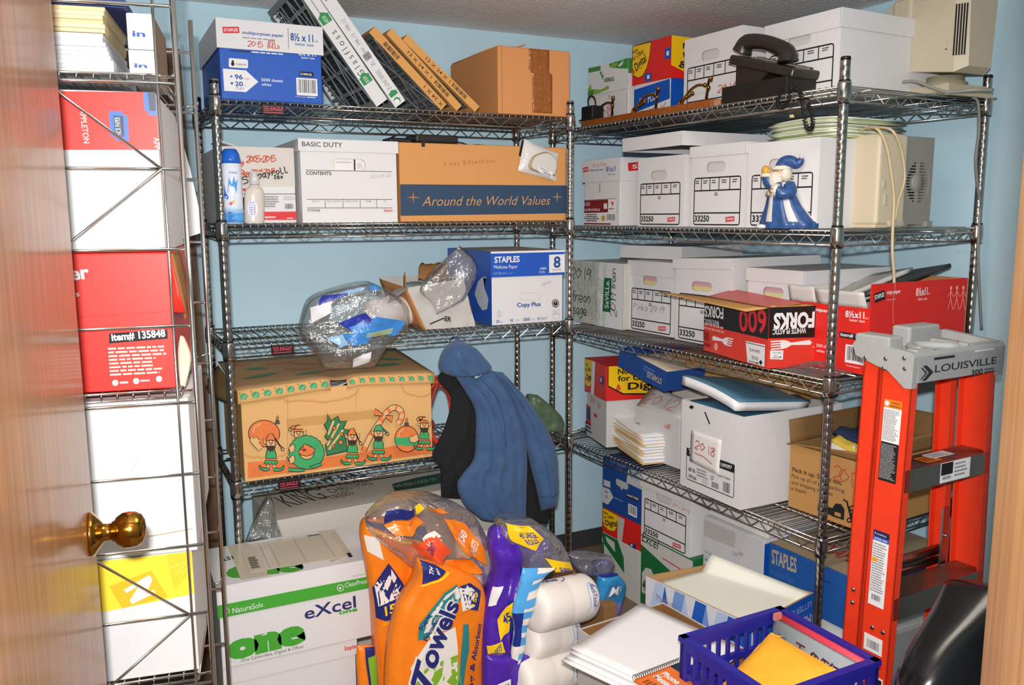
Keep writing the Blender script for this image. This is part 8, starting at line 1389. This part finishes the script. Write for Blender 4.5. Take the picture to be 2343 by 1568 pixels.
zTop, zMid, zLow = [z for z in mats_z if abs(z-onY(405, 170, 1.72).z) < .01][0]+.001, [z for z in mats_z if abs(z-onY(447, 890, 1.72).z) < .01][0]+.001, [z for z in mats_z if abs(z-onY(490, 1537, 1.72).z) < .01][0]+.001
RIT = M('d82f26', .45, var=.04, scale=22)
r_, mb, f, a, h_, L_ = rackbox('red copy paper carton with item number 135848, middle shelf of the wire rack', zMid, 405, 880, .31, .40, 577, RIT)
a.text('paper', (93, 650), (206, 636), 30, WPRINT, .03).text('jobs', (140, 682), (182, 678), 12, WPRINT, .01).poly([(250, 763), (383, 754), (384, 775), (250, 786)], INK).text('item# 135848', (256, 780), (379, 770), 16, WPRINT, .03).small((252, 862), (385, 788), 8, M('f0b8b0', .5), 3).ell(264, 876, 7, 7, WPRINT).ell(312, 872, 7, 7, WPRINT).ell(364, 867, 7, 7, WPRINT).small((275, 880), (300, 870), 1, WPRINT).small((322, 875), (350, 866), 1, WPRINT).line([(165, 727), (400, 712)], M('b5221c', .5), .0012); mb.build('body', r_)
mb = MB(); mb.sheet(lambda u, v: V3((.31+.022*u*(1-v)+.001, -.004*u, h_*lerp(.56, .99, v))), 4, 4, RIT, .003); mb.sheet(lambda u, v: V3((.3115+.02*(1-v), .03+.2*u, h_*lerp(.5, .98, v))), 4, 4, kraft('9a6b3c'), .003); mb.build('torn_flap', r_)
z2 = L_.z+h_+.001
r_, mb, f, a, h2_, L2_ = rackbox('white carton with a red APPLETON lid resting on the item 135848 carton', z2, 379, 574, .31, .40, 211, WHITE)
a.poly([(60, 208), (367, 208), (372, 343), (60, 343)], RIT).text('APPLETON', (182, 250), (192, 328), 13, WPRINT)
NV = M('17243f', .4); LB2 = M('2a62b8', .4)
a.poly([(250, 255), (280, 255), (281, 263), (292, 265), (295, 322), (266, 322), (265, 314), (253, 312)], LB2).poly([(259, 264), (282, 266), (285, 313), (264, 312)], NV).text('NCR PAPER', (278, 309), (275, 268), 12, M('b9c4d4', .5)).poly([(328, 211), (362, 211), (364, 265), (340, 264), (340, 256), (331, 254)], LB2).poly([(338, 211), (355, 211), (357, 254), (342, 254)], NV).text('NCR PAPER', (353, 252), (349, 208), 11, M('b9c4d4', .5)).text('APPLETON', (351, 316), (362, 392), 13, WPRINT) if False else None
a.poly([(250, 255), (280, 255), (281, 263), (292, 265), (295, 322), (266, 322), (265, 314), (253, 312)], LB2).poly([(259, 264), (282, 266), (285, 313), (264, 312)], NV).text('NCR PAPER', (278, 309), (274, 268), 12, M('b9c4d4', .5)).poly([(328, 211), (362, 211), (364, 265), (340, 264), (340, 256), (331, 254)], LB2).poly([(338, 211), (355, 211), (357, 254), (342, 254)], NV).text('APP', (351, 315), (354, 342), 13, WPRINT); mb.build('body', r_)
r_, mb, f, a, h3_, L3_ = rackbox('white carton with a yellow band and white N letters, lowest rack shelf in view', zLow, 456, 1535, .32, .40, 1262, WHITE)
a.poly([(200, 1275), (450, 1240), (452, 1358), (200, 1408)], M('f2d53e', .45)).poly([(250, 1342), (346, 1305), (384, 1366), (280, 1392)], M('eab62c', .45)).poly([(380, 1270), (450, 1255), (450, 1300), (400, 1350)], M('efc434', .45))
a.poly([(283, 1350), (341, 1316), (349, 1326), (335, 1360), (352, 1349), (356, 1356), (302, 1383), (297, 1374), (318, 1340), (290, 1357)], WPRINT).line([(390, 1300), (430, 1282), (400, 1318), (436, 1298)], M('f3d75a', .45), .004); mb.build('body', r_)
r_, mb, f, a, h4_, L4_ = rackbox('big plain white carton on top of the yellow banded carton in the wire rack', L3_.z+h3_+.001, 452, 1255, .32, .40, 912, white_card('dedee0')); a.line([(300, 1080), (318, 1045)], FAINT, .0015).line([(340, 1228), (440, 1210)], M('b9a890', .6), .003); mb.build('body', r_)
# on the upper rack shelf
def rackstack(label, z, pxl, pxr, y0, y1, n, hexs, th, d_, cat, name, back=.03, slant=0.):
    P0_ = rc+Vn*back; xl, xr = sx(P0_+V3((0, 0, z)), U_, pxl), sx(P0_+V3((0, 0, z)), U_, pxr)
    rt_ = thing(name, label, cat, P0_+V3((0, 0, z)), ra); mb = MB()
    for i in range(n): o = random.Random(i+n); s_ = slant*(i/n); mb.box((xl+o.uniform(-.002, .002), o.uniform(-.002, .002), i*th), (xr+s_+o.uniform(-.003, .003), d_, (i+1)*th-.0004), M(hexs[i % len(hexs)], .6))
    mb.build('sheets', rt_); return z+n*th
zz = rackstack('tall stack of white paper reams on the upper shelf of the wire rack', zTop, 60, 264, 165, 78, 9, ['d8dade', 'cfd4da', 'dddfe2'], .0078, .30, 'papers', 'paper_stack', slant=-.022)
zz2 = rackstack('cream paper ream stacked on the white paper in the wire rack', zz+.001, 60, 240, 78, 25, 6, ['dcc79a', 'e0cfa6', 'd6be8e'], .0075, .26, 'papers', 'paper_stack'); rackstack('dark blue binder lying on the cream paper ream at the top', zz2+.001, 60, 285, 22, 8, 1, ['1f2f6a'], .014, .28, 'binder', 'binder')
for i, (y0, y1) in enumerate(((165, 113), (112, 28))):
    P0_ = rc+Vn*.06; z = zTop if i == 0 else zsm+.001; xl = sx(P0_+V3((0, 0, z)), U_, 297 if i == 0 else 293); h_ = sy(P0_+U_*xl+V3((0, 0, z)), ZUP, y1); mb = MB(); f = carton(mb, .045, .24, h_, WHITE); mb.rect(f['R'], 0, 0, 1, 1, kraft('8a7560')); mb.text(f['F'], 'in', .2, .35, .16, BLUEINK, w=.5, bold=.03); mb.build('small_carton', None, P0_+U_*xl+V3((0, 0, z)), ra, ('lower of two small white cartons at the right of the upper rack shelf', 'upper of two small white cartons at the right of the upper rack shelf')[i], 'box'); zsm = z+h_
pc_ = Soft([(412, 768), (406, 800), (408, 850), (412, 885)], [(420, 770), (434, 800), (437, 830), (425, 885)], lambda x, y: on(x, y, rc+Vn*.05, Vn), .010, .02, .006, 20, 71); mb = MB(); pc_.mesh(mb, M('d9cdb0', .7), 14, 16); mb.build('paper_wad', None, None, 0, 'cream crumpled paper tucked beside the red carton in the wire rack', 'papers')
# things between the rack and the back wall
yq = 2.24; q = [onY(x, y, yq) for x, y in ((402, 552), (467, 531), (436, 390), (405, 280), (383, 274), (392, 420))]; mb = MB(); th = V3((0, .004, 0)); n = len(q); mb.add(q+[p_+th for p_ in q], [tuple(range(n)), tuple(range(2*n-1, n-1, -1))]+[(i, (i+1) % n, n+(i+1) % n, n+i) for i in range(n)], M('dadada', .6)); mb.build('hanging_chart', None, None, 0, 'white poster board sheet hanging behind the wire rack', 'poster')
b0, b1 = onY(506, 1245, 2.92), onY(411, 112, 3.09); dr = (b1-b0); k_ = -b0.z/dr.z; bf = b0+dr*k_+V3((0, 0, .0008)); bt = b1; mb = MB(); PW = wood('5a3a20', '74502e', .5, (30, 30, 1.2)); wv = V3((-.30, .0, 0)); tv = V3((0, .018, .002)); mb.hexa([bf, bf+wv, bf+wv+tv, bf+tv, bt, bt+wv, bt+wv+tv, bt+tv], PW); mb.build('wood_panel', None, None, 0, 'brown wood panel leaning against the back wall behind the wire rack', 'panel')
